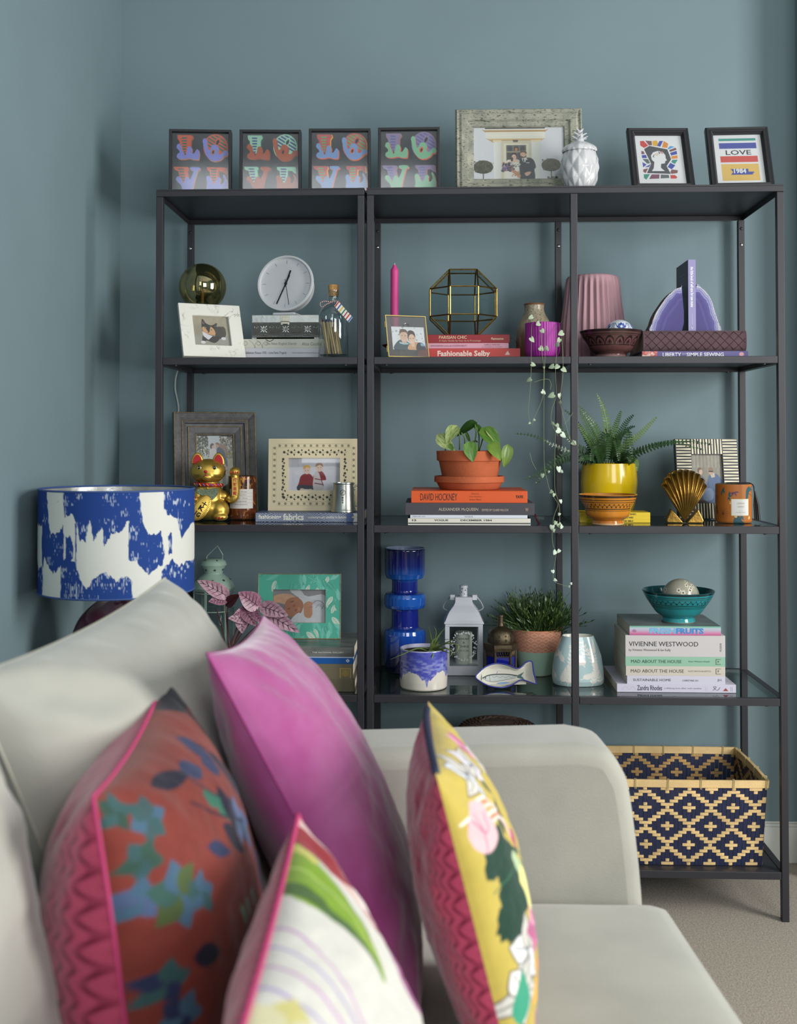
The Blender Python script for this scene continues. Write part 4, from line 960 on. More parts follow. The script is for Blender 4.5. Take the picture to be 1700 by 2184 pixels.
# ================================================================ second shelf, left bay of the wide unit
X, W = span(833, 850, 600, .17)
cdl = thing('taper_candle', 'tall pink taper candle in a dark red holder behind the gold photo frame', 'candle', (X, .17, Z2))
DRED = M('dark_red_glass', (110,14,40), .1, coat=.5)
lathe('candle_holder', DRED, cdl, sp2([(.0001,0), (.034,0), (.036,.004), (.02,.012), (.012,.022), (.014,.03), (.03,.04), (.03,.044), (.013,.046), (.0125,.05), (.0001,.05)], 4), 40)
zc_ = zat(841,562,.17)-Z2
lathe('candle_wax', M('pink_wax', (206,70,140), .5, sss=.2), cdl, [(.0001,.0505), (W/2*1.03,.0505), (W/2,zc_-.02), (W/2*.97,zc_-.016), (W/2*.45,zc_-.008), (W/2*.4,zc_-.004), (.0001,zc_-.004)], 28)
MB().tube([(0,0,zc_-.004), (.0008,0,zc_+.001)], .0009, 6).build('wick', M('wick_white', (226,220,214), .8), cdl)
# gold clip frame with a couple
def couple():
    r = Ras(152, 552, 438, 748, 150, (206,208,212)); r.dots(26, (155,556,435,680), 7, [(150,150,156),(180,180,186)], 2)
    sk, sk2 = (200,164,142), (210,176,152)
    r.poly([(165,748),(185,690),(235,660),(300,690),(330,748)], (58,78,84), smooth=4); r.poly([(290,748),(300,700),(345,680),(400,690),(438,748)], (196,150,112), smooth=4); r.poly([(360,748),(370,690),(420,690),(438,748)], (44,50,60), smooth=4); r.poly([(395,690),(425,690),(430,715),(400,712)], (120,160,180))
    r.poly([(215,680),(255,690),(295,690),(290,702),(250,704),(212,694)], (150,180,190)); r.rect(236, 655, 278, 690, sk)
    r.ell(254, 632, 33, 52, sk); r.poly([(220,620),(225,580),(255,570),(285,582),(290,615),(275,598),(235,600)], (92,74,62), smooth=3); r.ell(322, 640, 34, 52, (70,54,46)); r.ell(325, 655, 29, 42, sk2); r.poly([(290,640),(295,590),(325,580),(352,600),(356,640),(340,615),(310,612)], (60,46,40), smooth=3); r.rect(318, 690, 345, 720, sk2)
    for x, y in ((240,628), (268,628), (312,650), (338,648)): r.ell(x, y, 5, 3, (60,44,40))
    for x, y in ((254,664), (326,680)): r.line([(x-12,y),(x,y+5),(x+12,y)], 4, (226,200,196), smooth=4)
    return r.grain(.05, 20, 1)
GOLD = M('polished_brass', (212,190,126), .22, 1, bump=.1, bs=200)
X = at(873, 760, .035).x
gf = thing('framed_picture', 'small gold edged glass photo frame with a snapshot of a couple', 'picture frame', (X, .032, Z2+.004*math.sin(.28)), .34, -.28)
gw, gh = .106, .110
pic_frame(gf, gw, gh, [(0,0), (.0028,0), (.0028,.004), (0,.004)], GOLD, bevel=.0004)
box('glass', CLEAR, gf, -gw/2+.0025, gw/2-.0025, .0008, .0014, .0025, gh-.0025)
box('glass', MG('grey_picture_glass', (206,200,206), gloss=.065), gf, -gw/2+.0025, gw/2-.0025, .0026, .0032, .0025, gh-.0025)
flat('photo', couple(), gf, .084, .060, .003, .0020, .020)
MB().tube(smoothpts([(-.007,-.0006,.079), (-.006,-.0006,.086), (.001,-.0006,.089), (.007,-.0006,.086), (.007,-.0006,.079)], 4), .0006, 6).build('hanging_ring', SCREW, gf)
MB().tube([(.0,.0046,.085), (.0,.034,.0105)], .0012, 6).build('easel_leg', GOLD, gf)
mb = MB()
for z in (.02, .085): mb.tube([(-gw/2-.001,.002,z-.008), (-gw/2-.001,.002,z+.008)], .0018, 8)
mb.build('hinge', GOLD, gf)
# red books, terrarium
Z = Z2; Yb = .075
def selby():
    r = Ras(0, 0, 215, 22, 215, (190,66,62)); r.poly([(183,14),(194,14),(189,5)], (220,190,186)); return r
b = book('thick coral red book Fashionable Selby at the bottom of the pile', 892, 1110, Z, hpx(738,760,Yb), Yb, .22, (190,66,62), [('Fashionable Selby', .19, .44, .70, .515, (232,206,196), .03)], spine=selby(), pages=M('pink_pages', (206,150,140), .8)); Z += b['_h']
b = book('pale pink slim book between two red books', 896, 1085.5, Z, hpx(726,737.5,Yb), Yb, .20, (206,150,166), [('ANNA KARENINA and the tale of SLEEPING BEAUTY', .12, .5, .30, .41, (120,70,90)), ('CAMILLA MORTON', .72, .66, .28, .18, (130,80,100)), ('a modern novel', .70, .28, .22, .22, (140,96,112))]); Z += b['_h']
b = book('dark red book Parisian Chic under the glass terrarium', 894, 1088, Z, hpx(707.5,725.5,Yb), Yb, .20, (138,28,34), [('PARISIAN CHIC', .22, .68, .38, .305, (214,180,150), .008), ('A Style Guide by Ines de la Fressange', .22, .25, .26, .46, (206,170,140)), ('Flammarion', .795, .5, .26, .135, (214,190,160), .02)]); Z += b['_h']
rib = [at(1087,721,.13), at(1096,723,.13), at(1103,732,.12), at(1106,740,.12)]
MB().tube([Vector(p)-b.location for p in smoothpts(rib, 5)], .0018, 4, flat=.25).build('bookmark_ribbon', DRED, b)
BRASS = M('aged_brass', (170,140,74), .32, 1, bump=.2, bs=120, var=.25, vs=40)
TG = MG('terrarium_glass', (226,234,234), gloss=.045)
a_ = .0695; tx_ = at(987, 640, .155).x
te = thing('terrarium', 'brass edged geometric glass terrarium on the red books', 'terrarium', (tx_, .155, Z+.0012), .02)
hi = a_/2*(1+math.sqrt(2)); lo_ = a_/2
V = []
for (p, q, r_) in ((lo_, lo_, hi), (lo_, hi, lo_), (hi, lo_, lo_)):
    for sx in (1,-1):
        for sy in (1,-1):
            for sz in (1,-1): V.append(Vector((p*sx, q*sy, r_*sz+hi)))
ed = MB(); E_ = []
for i in range(24):
    for j in range(i):
        if abs((V[i]-V[j]).length-a_) < 1e-4: ed.tube([V[j], V[i]], .0019, 6); E_.append((i, j))
ed.build('brass_edges', BRASS, te, smooth=40)
import itertools
faces = []
for n_ in [Vector(v) for v in itertools.product((-1,0,1), repeat=3) if any(v)]:
    n1 = n_.normalized(); c0 = Vector((0,0,hi)); d = [(v-c0).dot(n1) for v in V]; mx = max(d)
    ids = [i for i in range(24) if d[i] > mx-1e-4]
    if len(ids) >= 3:
        c = sum((V[i] for i in ids), Vector())/len(ids); u = (V[ids[0]]-c).normalized(); w_ = n1.cross(u)
        ids.sort(key=lambda i: math.atan2((V[i]-c).dot(w_), (V[i]-c).dot(u)))
        faces.append([V[i]*.985+c*.015 for i in ids])
for fc in faces:
    o = MB().add(fc, [tuple(range(len(fc)))]).build('pane', TG, te)
# stoneware vase, fluted pot with string of hearts
def stone_print():
    r = Ras(0, 0, 100, 40, 260, (140,130,110)); t = r.Y/40
    nz = fbm(r.X/6, r.Y/6, 4)
    r.im[:] = lin((150,140,118)); r.put(np.clip((t-.46+.25*(nz-.5))*9, 0, 1), (120,88,72)); r.put(np.clip((vnoise(r.X*2.6, r.Y*2.6, 2)-.62)*7, 0, 1)*np.clip((.5-t)*6, 0, 1), (62,56,50)); r.put(np.clip((.02-np.abs(t-.01))*80, 0, 1), (120,84,56))
    r.put(np.clip((fbm(r.X/2.2, r.Y/14, 6)-.55)*6, 0, 1)*np.clip((t-.4)*4, 0, 1)*np.clip((.8-t)*5, 0, 1), (170,140,120)); return r
def lathe_print(name, ras, prof, parent, mat, **kw):
    """print wrapped round a turned shape; prof from bottom to top"""
    P = np.array(prof); s = np.concatenate([[0], np.cumsum(np.hypot(*np.diff(P, axis=0).T))]); s /= s[-1]
    def fn(U, V):
        r_ = np.interp(V, s, P[:, 0]); z = np.interp(V, s, P[:, 1]); a = (U-.5)*2*PI
        return r_*np.sin(a), -r_*np.cos(a), z
    return print_mesh(name, ras, fn, mat, parent, **kw)
X = at(1139.5, 700, .175).x; f = lambda y: zat(1140, y, .175)-Z2; k_ = span(1117.7, 1161.5, 660, .175)[1]/2; rb = span(1100.6, 1139.5, 700, .175)[1]
sv = thing('stoneware_vase', 'speckled brown stoneware vase behind the magenta pot', 'vase', (X, .175, Z2))
SPECK = M('stoneware_glaze', (150,140,118), .35, attr=True, coat=.2)
pr = sp2([(rb*.72,0), (rb*.9,.01), (rb,.04), (rb*.99,f(715)), (rb*.9,f(692)), (k_*1.12,f(672)), (k_*.96,f(662)), (k_*.97,f(652)), (k_*1.04,f(649.5))], 6)
lathe_print('vase_body', stone_print(), pr, sv, SPECK)
lathe('vase_inside', M('brown_rim', (120,84,56), .35), sv, [(k_*1.04,f(649.5)), (k_*.98,f(648)), (k_*.86,f(650)), (k_*.84,f(670)), (.0001,f(672))], 48, cap0=False)
MB().lathe([(.0001,.0002), (rb*.72,.0002)], 40).build('vase_foot', SPECK, sv)
X, W = span(1119.6, 1195, 720, .055); mr = W/2; f = lambda y: zat(1157, y, .055)-Z2
sh = thing('string_of_hearts', 'fluted magenta pot of trailing string of hearts', 'potted plant', (X, .055, Z2))
MAG = M('magenta_ceramic', (150,40,140), .4, spec=.4)
flu = lambda a, r, z: r*(1+.022*abs(math.sin(a*19))) if r > mr*.5 else r
lathe('pot', MAG, sh, [(.0001,0), (mr*.72,0), (mr*.84,.003), (mr*.95,.015), (mr*.965,.03), (mr*.97,f(690)), (mr*.94,f(689.5)), (mr*.88,f(691)), (mr*.86,f(700)), (.0001,f(701))], 228, mod=flu, smooth=35)
lathe('soil', M('potting_soil', (52,40,32), .95, bump=1, bs=200), sh, [(.0001,f(697)), (mr*.85,f(698))], 32, cap0=False)
VINE = M('vine_stem', (120,130,96), .6); HEART = M('heart_leaf', (128,150,120), .55, col2=(178,192,164), vs=260)
HEARTP = M('heart_leaf_pale', (176,196,176), .55, col2=(200,212,194), vs=200)
def heart_mesh(nm_, mat):
    pts = [(0,0), (.22,.16), (.42,.12), (.5,-.1), (.46,-.38), (.3,-.68), (.1,-.92), (0,-1)]
    ring = pts+[(-x, y) for x, y in reversed(pts[1:-1])]
    vs = [(0,-.06,-.38)]+[(x, .05+.10*abs(x), y) for x, y in ring]
    fs = [(0, i+1, (i+1) % len(ring)+1) for i in range(len(ring))]
    me = bpy.data.meshes.new(nm_); me.from_pydata(vs, [], fs); me.materials.append(mat); me.polygons.foreach_set('use_smooth', [True]*len(fs)); return me
HM = [heart_mesh('leaf', HEART), heart_mesh('leaf', HEARTP)]
YV = -.014
def vp(x, y, Y=YV): return at(x, y, Y)-sh.location
vines = [[(1136,688,.02), (1134,700,YV+.0), (1133,760,YV), (1133,781,YV), (1132,814,YV), (1129,850,YV), (1127,880,YV), (1131,900,YV)],
         [(1152,692,.02), (1153,705,YV), (1157,760,YV), (1160,786,YV), (1158,843,YV), (1150,868,YV), (1140,890,YV), (1134,908,YV)],
         [(1186,692,.02), (1188,735,YV), (1185,787,YV), (1186,845,YV), (1178,870,YV), (1175,893,YV), (1180,910,YV), (1190,930,YV)],
         [(1193,695,.03), (1198,720,YV), (1201,790,YV), (1195,850,YV), (1200,880,YV), (1207,905,YV), (1214,930,YV), (1222,948,YV)],
         [(1162,692,.02), (1163,750,YV), (1161,800,YV), (1160,900,YV), (1161,990,YV), (1166,1020,YV), (1174,1048,YV), (1188,1070,YV), (1190,1078,YV), (1182,1100,YV), (1178,1128,YV), (1179,1160,YV), (1186,1182,YV), (1180,1221,YV), (1183,1240,YV), (1198,1247,YV), (1216,1252,YV)],
         [(1140,815,YV), (1155,810,YV), (1170,809,YV), (1175,818,YV), (1174,831,YV)], [(1186,905,YV), (1184,960,YV), (1183,1000,YV), (1184,1045,YV), (1192,1073,YV), (1194,1098,YV), (1193,1120,YV)], [(1195,690,.04), (1202,680,.03), (1210,667,.02)], [(1222,880,YV), (1212,895,YV), (1204,905,YV)],
         [(1130,965,YV), (1135,985,YV), (1144,1002,YV)]]
for vv in vines: MB().tube(smoothpts([vp(*p) for p in vv], 5), .00055, 5).build('vine', VINE, sh)
lv = [(1136,675,11,0), (1151,689,12,0), (1155,703,11,0), (1133,720,15,0), (1152,741,13,0), (1163,741,13,0), (1201,709,13,0), (1195,723,14,0), (1186,732,13,0), (1134,776,12,0), (1160,782,6,0), (1181,780,13,0), (1191,779,12,0), (1200,785,15,0), (1132,808,12,0), (1157,834,12,1), (1181,841,14,0), (1194,840,13,1), (1193,856,10,0), (1177,902,9,0), (1187,905,9,0), (1189,916,15,1), (1199,925,15,1), (1221,943,11,0), (1227,941,8,0), (1192,996,12,1), (1196,1004,8,1), (1157,1011,9,0), (1178,1047,10,0), (1183,1053,8,0), (1196,1066,9,1), (1194,1095,7,1), (1186,1112,10,0), (1192,1117,12,0), (1200,1121,10,1), (1178,1121,12,1), (1182,1129,8,0), (1186,1175,11,1), (1194,1173,9,1), (1179,1216,9,1), (1182,1236,8,1), (1213,1249,7,1), (1218,1243,6,1), (1138,895,6,0), (1131,901,6,0), (1171,1004,6,0)]
rn = random.Random(5)
for x, y, s_, pale in lv:
    o = link(bpy.data.objects.new('leaf', HM[pale]), sh); o.location = vp(x, y, (YV-.002) if y > 700 else .0)
    o.scale = (s_/878*rn.uniform(.75,.95), s_/878, s_/878*rn.uniform(.8,1)); o.rotation_euler = (rn.uniform(-.5,.3), rn.uniform(-1.2,1.2), rn.uniform(-.8,.8))

# ================================================================ second shelf, right bay
X = at(1264, 680, .252).x; f = lambda y: zat(1264, y, .252)-Z2
pv = thing('ribbed_vase', 'tall dusty pink pleated ceramic vase behind the dark bowl', 'vase', (X, .252, Z2))
rt, rbm = .068, .084; hv = f(591)
def pleat(a, r, z):
    if r < .04: return r
    k = a*30/(2*PI); tri = 1-abs((k % 1)-.5)*4
    fade = min(1, max(.15, (hv-z)/.03))
    return r + .0032*tri*fade
lathe('vase_body', M('dusty_pink_matt', (170,134,142), .6, spec=.3), pv, sp2([(rbm*.93,0), (rbm,.01), (rbm*1.0,.05), (rbm*.95,.11), (rt*1.06,.17), (rt*1.01,hv-.012), (rt*.97,hv-.002), (rt*.90,hv), (rt*.8,hv-.004), (rt*.78,hv-.03)], 6), 264, mod=pleat, smooth=30)
def darkbowl():
    r = Ras(0, 0, 628, 100, 700, (86,58,56)); r.grain(.25, 40, 2)
    r.rect(0, 0, 628, 7, (40,30,30)); r.rect(0, 12, 628, 15, (40,30,30)); r.rect(0, 18, 628, 20, (44,32,32)); r.rect(0, 50, 628, 53, (40,30,30)); r.rect(0, 56, 628, 58, (40,30,30))
    for k in range(16):
        c = 19.6+39.25*k
        r.ell(c, 50, 19, 30, (36,28,28)); r.ell(c, 52, 15.5, 25, (104,66,66)); r.poly([(c,30),(c+5,40),(c,52),(c-5,40)], (36,28,28)); r.ell(c-7,44,2,5,(40,30,30)); r.ell(c+7,44,2,5,(40,30,30))
    r.rect(0, 49, 628, 100, (88,58,56)); r.rect(0, 49, 628, 52, (38,28,28)); r.grain(.12, 15, 4); r.put(np.clip((r.Y-86)/14, 0, 1), (150,116,108)); return r
def bowl(label, x0, x1, yr, yf, xf0, xf1, Y, zb, ras, inner, nm_='bowl', flare=1, py=None):
    R = span(x0, x1, py or yr, Y)[1]/2; X = span(x0, x1, py or yr, Y)[0]; rf_ = span(xf0, xf1, yf, Y)[1]/2; H = hpx(yr, yf, Y)
    t = thing(nm_, label, 'bowl', (X, Y, zb))
    pr = [(rf_*.96,0), (rf_,.002), (rf_*.93,H*.14)]+sp2([(rf_*.97,H*.16), (rf_*1.32,H*.30), (R*.78,H*.55), (R*.90,H*.76), (R*.97,H*.93), (R,H)], 5)
    lathe_print('bowl_outside', ras, pr, t, GLAZEP)
    lathe('bowl_inside', inner, t, sp2([(R,H), (R*.985,H+.0012), (R*.955,H*.97), (R*.86,H*.74), (R*.70,H*.5), (rf_,H*.24), (.0001,H*.2)], 5), 64, cap0=False)
    MB().lathe([(.0001,0), (rf_*.96,0)], 40, cap0=False).build('foot_ring', inner, t)
    return t, R, H
db, R_, H_ = bowl('dark brown glazed bowl with black arch pattern', 1236, 1370, 704, 761, 1269, 1336, .082, Z2, darkbowl(), M('dark_brown_glaze', (60,44,44), .15, coat=.4))
def delft():
    r = Ras(0, 0, 100, 50, 260, (212,218,226)); bl_ = (46,66,130)
    for k in range(5):
        c = 10+k*20; flower(r, c, 17, 6, [bl_,(80,104,170)], 8); r.ell(c, 17, 1.5, 1.5, (212,218,226))
        for s in (1, -1): r.line([(c+s*5,17),(c+s*9,12),(c+s*8,22),(c+s*4,27),(c+s*8,32)], .9, bl_, smooth=6); r.poly(leafpts(c+s*8, 22, 5, 3, 60 if s > 0 else 120), bl_)
    return r
def print_ball(name, ras, R, parent, mat, c=(0,0,0)):
    return print_mesh(name, ras, lambda U, V: (c[0]+R*np.sin(V*PI*.9996+.0006)*np.sin((U-.5)*2*PI), c[1]-R*np.sin(V*PI*.9996+.0006)*np.cos((U-.5)*2*PI), c[2]-R*np.cos(V*PI)), mat, parent)
R1 = .0375; bx = at(1321, 720, .085); bz = zat(1321, 682, .085)
ob = thing('porcelain_ball', 'blue and white porcelain ball in the dark brown bowl', 'ball', (bx.x, .085, bz-2*R1))
print_ball('ball', delft(), R1, ob, GLAZEP, (0,0,R1))
# album and sewing book
Z = Z2; Yb = .055
def liberty():
    r = Ras(0, 0, 227, 14, 260, (92,86,138)); r.rect(0, 0, 32, 14, (190,90,80)); r.dots(26, (0,0,31,14), 3, [(216,190,180),(200,120,110),(170,70,70)], 3); r.ell(213, 7, 5, 4.4, (214,150,160)); return r
b = book('violet spined book Liberty Book of Simple Sewing', 1370, 1597, Z, hpx(747,760.5,Yb), Yb, .19, (92,86,138), [('LIBERTY', .195, .46, .62, .175, (220,220,226), .02), ('Book of', .38, .62, .34, .035, (200,200,210)), ('SIMPLE SEWING', .42, .46, .62, .35, (220,220,226), .02)], spine=liberty()); Z += b['_h']
QUILT = M('plum_quilted_cloth', (84,62,68), .85, var=.12, vs=30, sheen=.3, bump=.2, bs=400)
X, W = span(1371, 1592, 725, Yb); H = hpx(702.5,746,Yb)
al = thing('photo_album', 'thick plum brown quilted cloth album under the agate bookends', 'album', (X, Yb, Z))
prf = [(0,.004), (-.003,.010), (-.004,H/2), (-.003,H-.010), (0,H-.004), (.004,H), (.20,H), (.20,H-.004), (.005,H-.004), (.005,.004), (.20,.004), (.20,0), (.004,0)]
MB().add([(-W/2, y, z) for y, z in prf]+[(W/2, y, z) for y, z in prf], [(i, (i+1) % 13, 13+(i+1) % 13, 13+i) for i in range(13)]+[tuple(reversed(range(13))), tuple(range(13, 26))]).build('album_cover', QUILT, al, bevel=.001, smooth=50)
box('pages', PAGES, al, -W/2+.003, W/2-.003, .0052, .196, .0042, H-.0042)
st = MB(); g = .022
for k in range(-4, 16):
    for s in (1, -1):
        p0 = []
        for j in range(9):
            z = .003+(H-.006)*j/8; x = -W/2+k*g+(s*(z-H/2))*1.0+.0
            yy = -.0042+.0042*abs((z-H/2)/(H/2))**3
            if -W/2+.002 < x < W/2-.002: p0.append((x, yy, z))
        if len(p0) > 2: st.tube(p0, .0006, 4)
st.build('quilt_stitching', M('plum_thread', (58,40,46), .8), al); Z += H
# agate bookends and the book they hold
def agate(nm_, label, pts, Yf, arc):
    c = Vector((sum(p[0] for p in pts)/len(pts), 0, 0))
    P2 = [at(x, y, Yf) for x, y in pts]; x0 = sum(p.x for p in P2)/len(P2); base = Z+.0002; zmin = min(p.z for p in P2)
    t = thing(nm_, label, 'bookend', (x0, Yf, base))
    out = [(p.x-x0, p.z-zmin) for p in P2]
    out = sp2(out, 4, True); out = [(x, max(0, z)) for x, z in out]
    MB().prism(list(reversed(out)) if sum(out[i][0]*out[(i+1) % len(out)][1]-out[(i+1) % len(out)][0]*out[i][1] for i in range(len(out))) < 0 else out, .0005, .055).build('rind', M('agate_rind', (96,86,78), .8, bump=1, bs=90, var=.3, vs=50), t, bevel=.004, smooth=50)
    xs = [p[0] for p in out]; zs_ = [p[1] for p in out]
    r = Ras(min(xs), -max(zs_), max(xs), 0, 150, (88,78,150)); sd = r.sd([(x, -z) for x, z in out]); r0 = Ras(r.b[0], r.b[1], r.b[2], r.b[3], 150, (0,0,0)); ar = [(at(x, y, Yf).x-x0, -(at(x, y, Yf).z-zmin)) for x, y in arc]; ar = sp2(ar, 5); dist = np.min([np.hypot(r.X-a, r.Y-b_) for a, b_ in ar], 0)
    q = dist + (fbm(r.X*90, r.Y*90, 3)-.5)*.006
    bands = [(.0,(150,144,146)), (.002,(186,186,196)), (.004,(116,112,158)), (.006,(160,162,186)), (.008,(96,92,150)), (.0105,(140,142,178)), (.0125,(84,78,138)), (.018,(74,66,128)), (.024,(66,58,118)), (.03,(80,72,134)), (.033,(66,58,118)), (.06,(62,52,112))]
    for ch in range(3): r.im[..., ch] = np.interp(q, [b_[0] for b_ in bands], [lin(b_[1])[ch] for b_ in bands])
    # cut the polished face to the outline
    h, n = r.ny, r.nx; i_ = np.arange(h*n).reshape(h, n); ok = sd > -.0004
    quad = np.stack([i_[:-1, :-1], i_[1:, :-1], i_[1:, 1:], i_[:-1, 1:]], -1)[(ok[:-1, :-1] & ok[1:, :-1] & ok[1:, 1:] & ok[:-1, 1:])]
    me = bpy.data.meshes.new('polished_face'); me.from_pydata(np.stack([r.X.ravel(), np.full(h*n, -.0002), -r.Y.ravel()], 1).tolist(), [], quad.tolist())
    ca = me.color_attributes.new('Col', 'FLOAT_COLOR', 'POINT'); cc = np.ones((h*n, 4), np.float32); cc[:, :3] = r.im.reshape(-1, 3); ca.data.foreach_set('color', cc.ravel()); me.materials.append(PRINT)
    link(bpy.data.objects.new('polished_face', me), t)
agate('agate_bookend', 'purple banded agate bookend with a rough dark rind edge', [(1389,702), (1391,684), (1398,664), (1410,645), (1424,626), (1440,612), (1452,607.5), (1454,610), (1454,702)], .085, [(1387,706), (1391,684), (1398,664), (1410,645), (1424,626), (1440,612), (1470,603)])
agate('agate_bookend', 'purple banded agate bookend with a smooth pale edge', [(1485,607), (1497,610), (1508,620), (1518,637), (1525,660), (1533,684), (1536,702), (1485,702)], .085, [(1478,605), (1485,606), (1497,610), (1508,620), (1518,637), (1525,660), (1533,684), (1537,708)])
X, W = span(1467.5, 1483.5, 640, .085); H = hpx(549,701,.085)
sc_ = thing('book', 'slim navy and lilac book standing upright between the agate bookends', 'book', (X+.0005, .0845, Z+.0002))
LIL = M('lilac_spine', (140,134,176), .45); NAV = M('navy_cover', (50,52,80), .45)
mb = box('spine', LIL, sc_, -W/2, W/2, -.0008, 0, 0, H); box('cover', NAV, sc_, -W/2, -W/2+.0009, .0001, .135, 0, H); box('cover', NAV, sc_, W/2-.0009, W/2, .0001, .135, 0, H); box('pages', PAGES, sc_, -W/2+.001, W/2-.001, .0002, .134, .001, H-.001)
text(sc_, 'the little book of self-care for new mums', 0.0, -.0012, H*.62, h=W*.42, w=H*.56, mat=INK((226,226,232)), align='C', ang=-90, bold=.03)
text(sc_, 'Beccy Hands & Alexis Stickland', .0, -.0012, H*.17, h=W*.2, w=H*.14, mat=INK((200,200,216)), align='C', ang=-90)
text(sc_, 'V', 0, -.0012, H*.05, h=W*.3, mat=INK((226,226,232)), align='C', ang=.1)
for k in range(7): box('cover_lettering', INK((110,112,140)), sc_, -W/2-.0002, -W/2-.0001, .03+.004*(k % 3), .09, H*.82-k*.009, H*.82-k*.009+.0022)

# ================================================================ third shelf, narrow unit
Z3 = ZS(2)
# dark frame with a couple kissing under trees
def kiss():
    r = Ras(230, 0, 1150, 1200, 150, (196,200,206))
    r.put(np.clip((r.Y-500)/500, 0, 1), (190,176,110)); r.dots(420, (230,0,520,380), 17, [(50,56,40),(70,76,52),(210,210,196),(40,44,34)], 2); r.dots(420, (820,0,1150,420), 17, [(120,104,90),(80,76,56),(206,200,186),(60,60,44)], 3); r.dots(120, (230,300,600,560), 15, [(120,116,84),(70,76,52),(196,196,170)], 7)
    r.dots(60, (940,360,1150,480), 16, [(150,130,50),(110,100,44)], 4); r.rect(980, 490, 1150, 1200, (170,166,130)); r.ell(860, 300, 130, 120, (150,116,100), soft=12)
    r.poly([(740,290),(830,260),(920,330),(985,500),(1000,620),(960,640),(900,500),(880,720),(700,720)], (62,70,100), smooth=4); r.ell(755, 200, 45, 55, (196,150,124)); r.poly([(700,180),(740,150),(800,170),(800,220),(760,190)], (140,104,74), smooth=3); r.ell(640, 220, 45, 55, (206,170,150)); r.poly([(570,260),(580,190),(630,165),(670,190),(620,220),(610,280)], (66,56,52), smooth=3); r.poly([(560,340),(640,280),(720,300),(740,720),(560,720)], (216,206,200), smooth=3); r.poly([(870,800),(960,790),(930,1200),(860,1200)], (60,44,36)); r.dots(14, (920,640,1000,790), 16, [(190,80,110),(206,120,140)], 8)
    return r.grain(.08, 30, 2)
def rubbed():
    m = M('charcoal_gilt_wood', (84,84,88), .5, metal=.2, col2=(104,102,100), vs=60, bump=.3, bs=200); return m
GILT = M('rubbed_gilt', (186,164,120), .45, .6, var=.3, vs=120)
X = at(468, 1105, .245).x
t = photo_frame('dark charcoal stepped wood frame with a kissing couple behind the gold cat', (X, .215, Z3), .222, .285, [(0,.012), (.002,.002), (.006,0), (.016,.004), (.024,.008), (.026,.006), (.031,.006), (.033,.011), (.040,.012), (.042,.010), (.056,.013), (.062,.016), (.064,.018), (.064,.026), (0,.028)], rubbed(), .064, kiss(), rz=.30, lean=.25, dy=.019, depth=.027, leg=False, bevel=.0003)
for ins, y in ((.004,.0), (.0245,.0062), (.041,.0094), (.061,.0142)):
    w2, h2 = .222/2-ins, .285-ins; MB().tube([(-w2,y,ins), (w2,y,ins), (w2,y,h2), (-w2,y,h2)], .0016, 6, closed=True).build('gilt_line', GILT, t)
# gold beckoning cat
GC = M('gold_paint', (204,168,78), .36, .78, bump=.15, bs=140, var=.12, vs=25); RED = M('red_enamel', (176,30,34), .35); BLKP = M('black_paint', (24,22,20), .4)
cxp = at(445, 1050, .155); s_ = .001185     # metres per pixel at the cat
cat = thing('lucky_cat', 'gold beckoning cat figurine with red collar holding a coin plaque', 'figurine', (cxp.x, .155, Z3), .10)
def C(x, y): return ((x-445)*s_, (1114-y)*s_)
bm = MB()
def el(x, y, rx, rz_, ry, dy=0, rot=0): cx_, cz_ = C(x, y); bm.ball((cx_, dy, cz_), (rx*s_, ry*s_, rz_*s_), 28, 18, Matrix.Rotation(rot, 4, 'Y'))
el(444, 1008, 38, 27, 32); el(444, 1013, 36, 22, 31, -.003); el(444, 1020, 13, 9, 10, -.033)
el(445, 1066, 32, 44, 32); el(447, 1087.5, 42, 25.5, 38); el(470, 1091, 21, 22, 24, -.018); el(420, 1091, 21, 22, 24, -.018); el(473, 1105, 17, 8.5, 14, -.034); el(418, 1105, 17, 8.5, 14, -.034)
el(425, 1060, 12, 22, 12, -.024, .4); el(476, 1062, 14, 12, 14, -.004)
body = bm.build('body', GC, cat, smooth=180)
rm = body.modifiers.new('r', 'REMESH'); rm.mode = 'VOXEL'; rm.voxel_size = .0022; rm.use_smooth_shade = True
sm = body.modifiers.new('s', 'SMOOTH'); sm.factor = .5; sm.iterations = 6
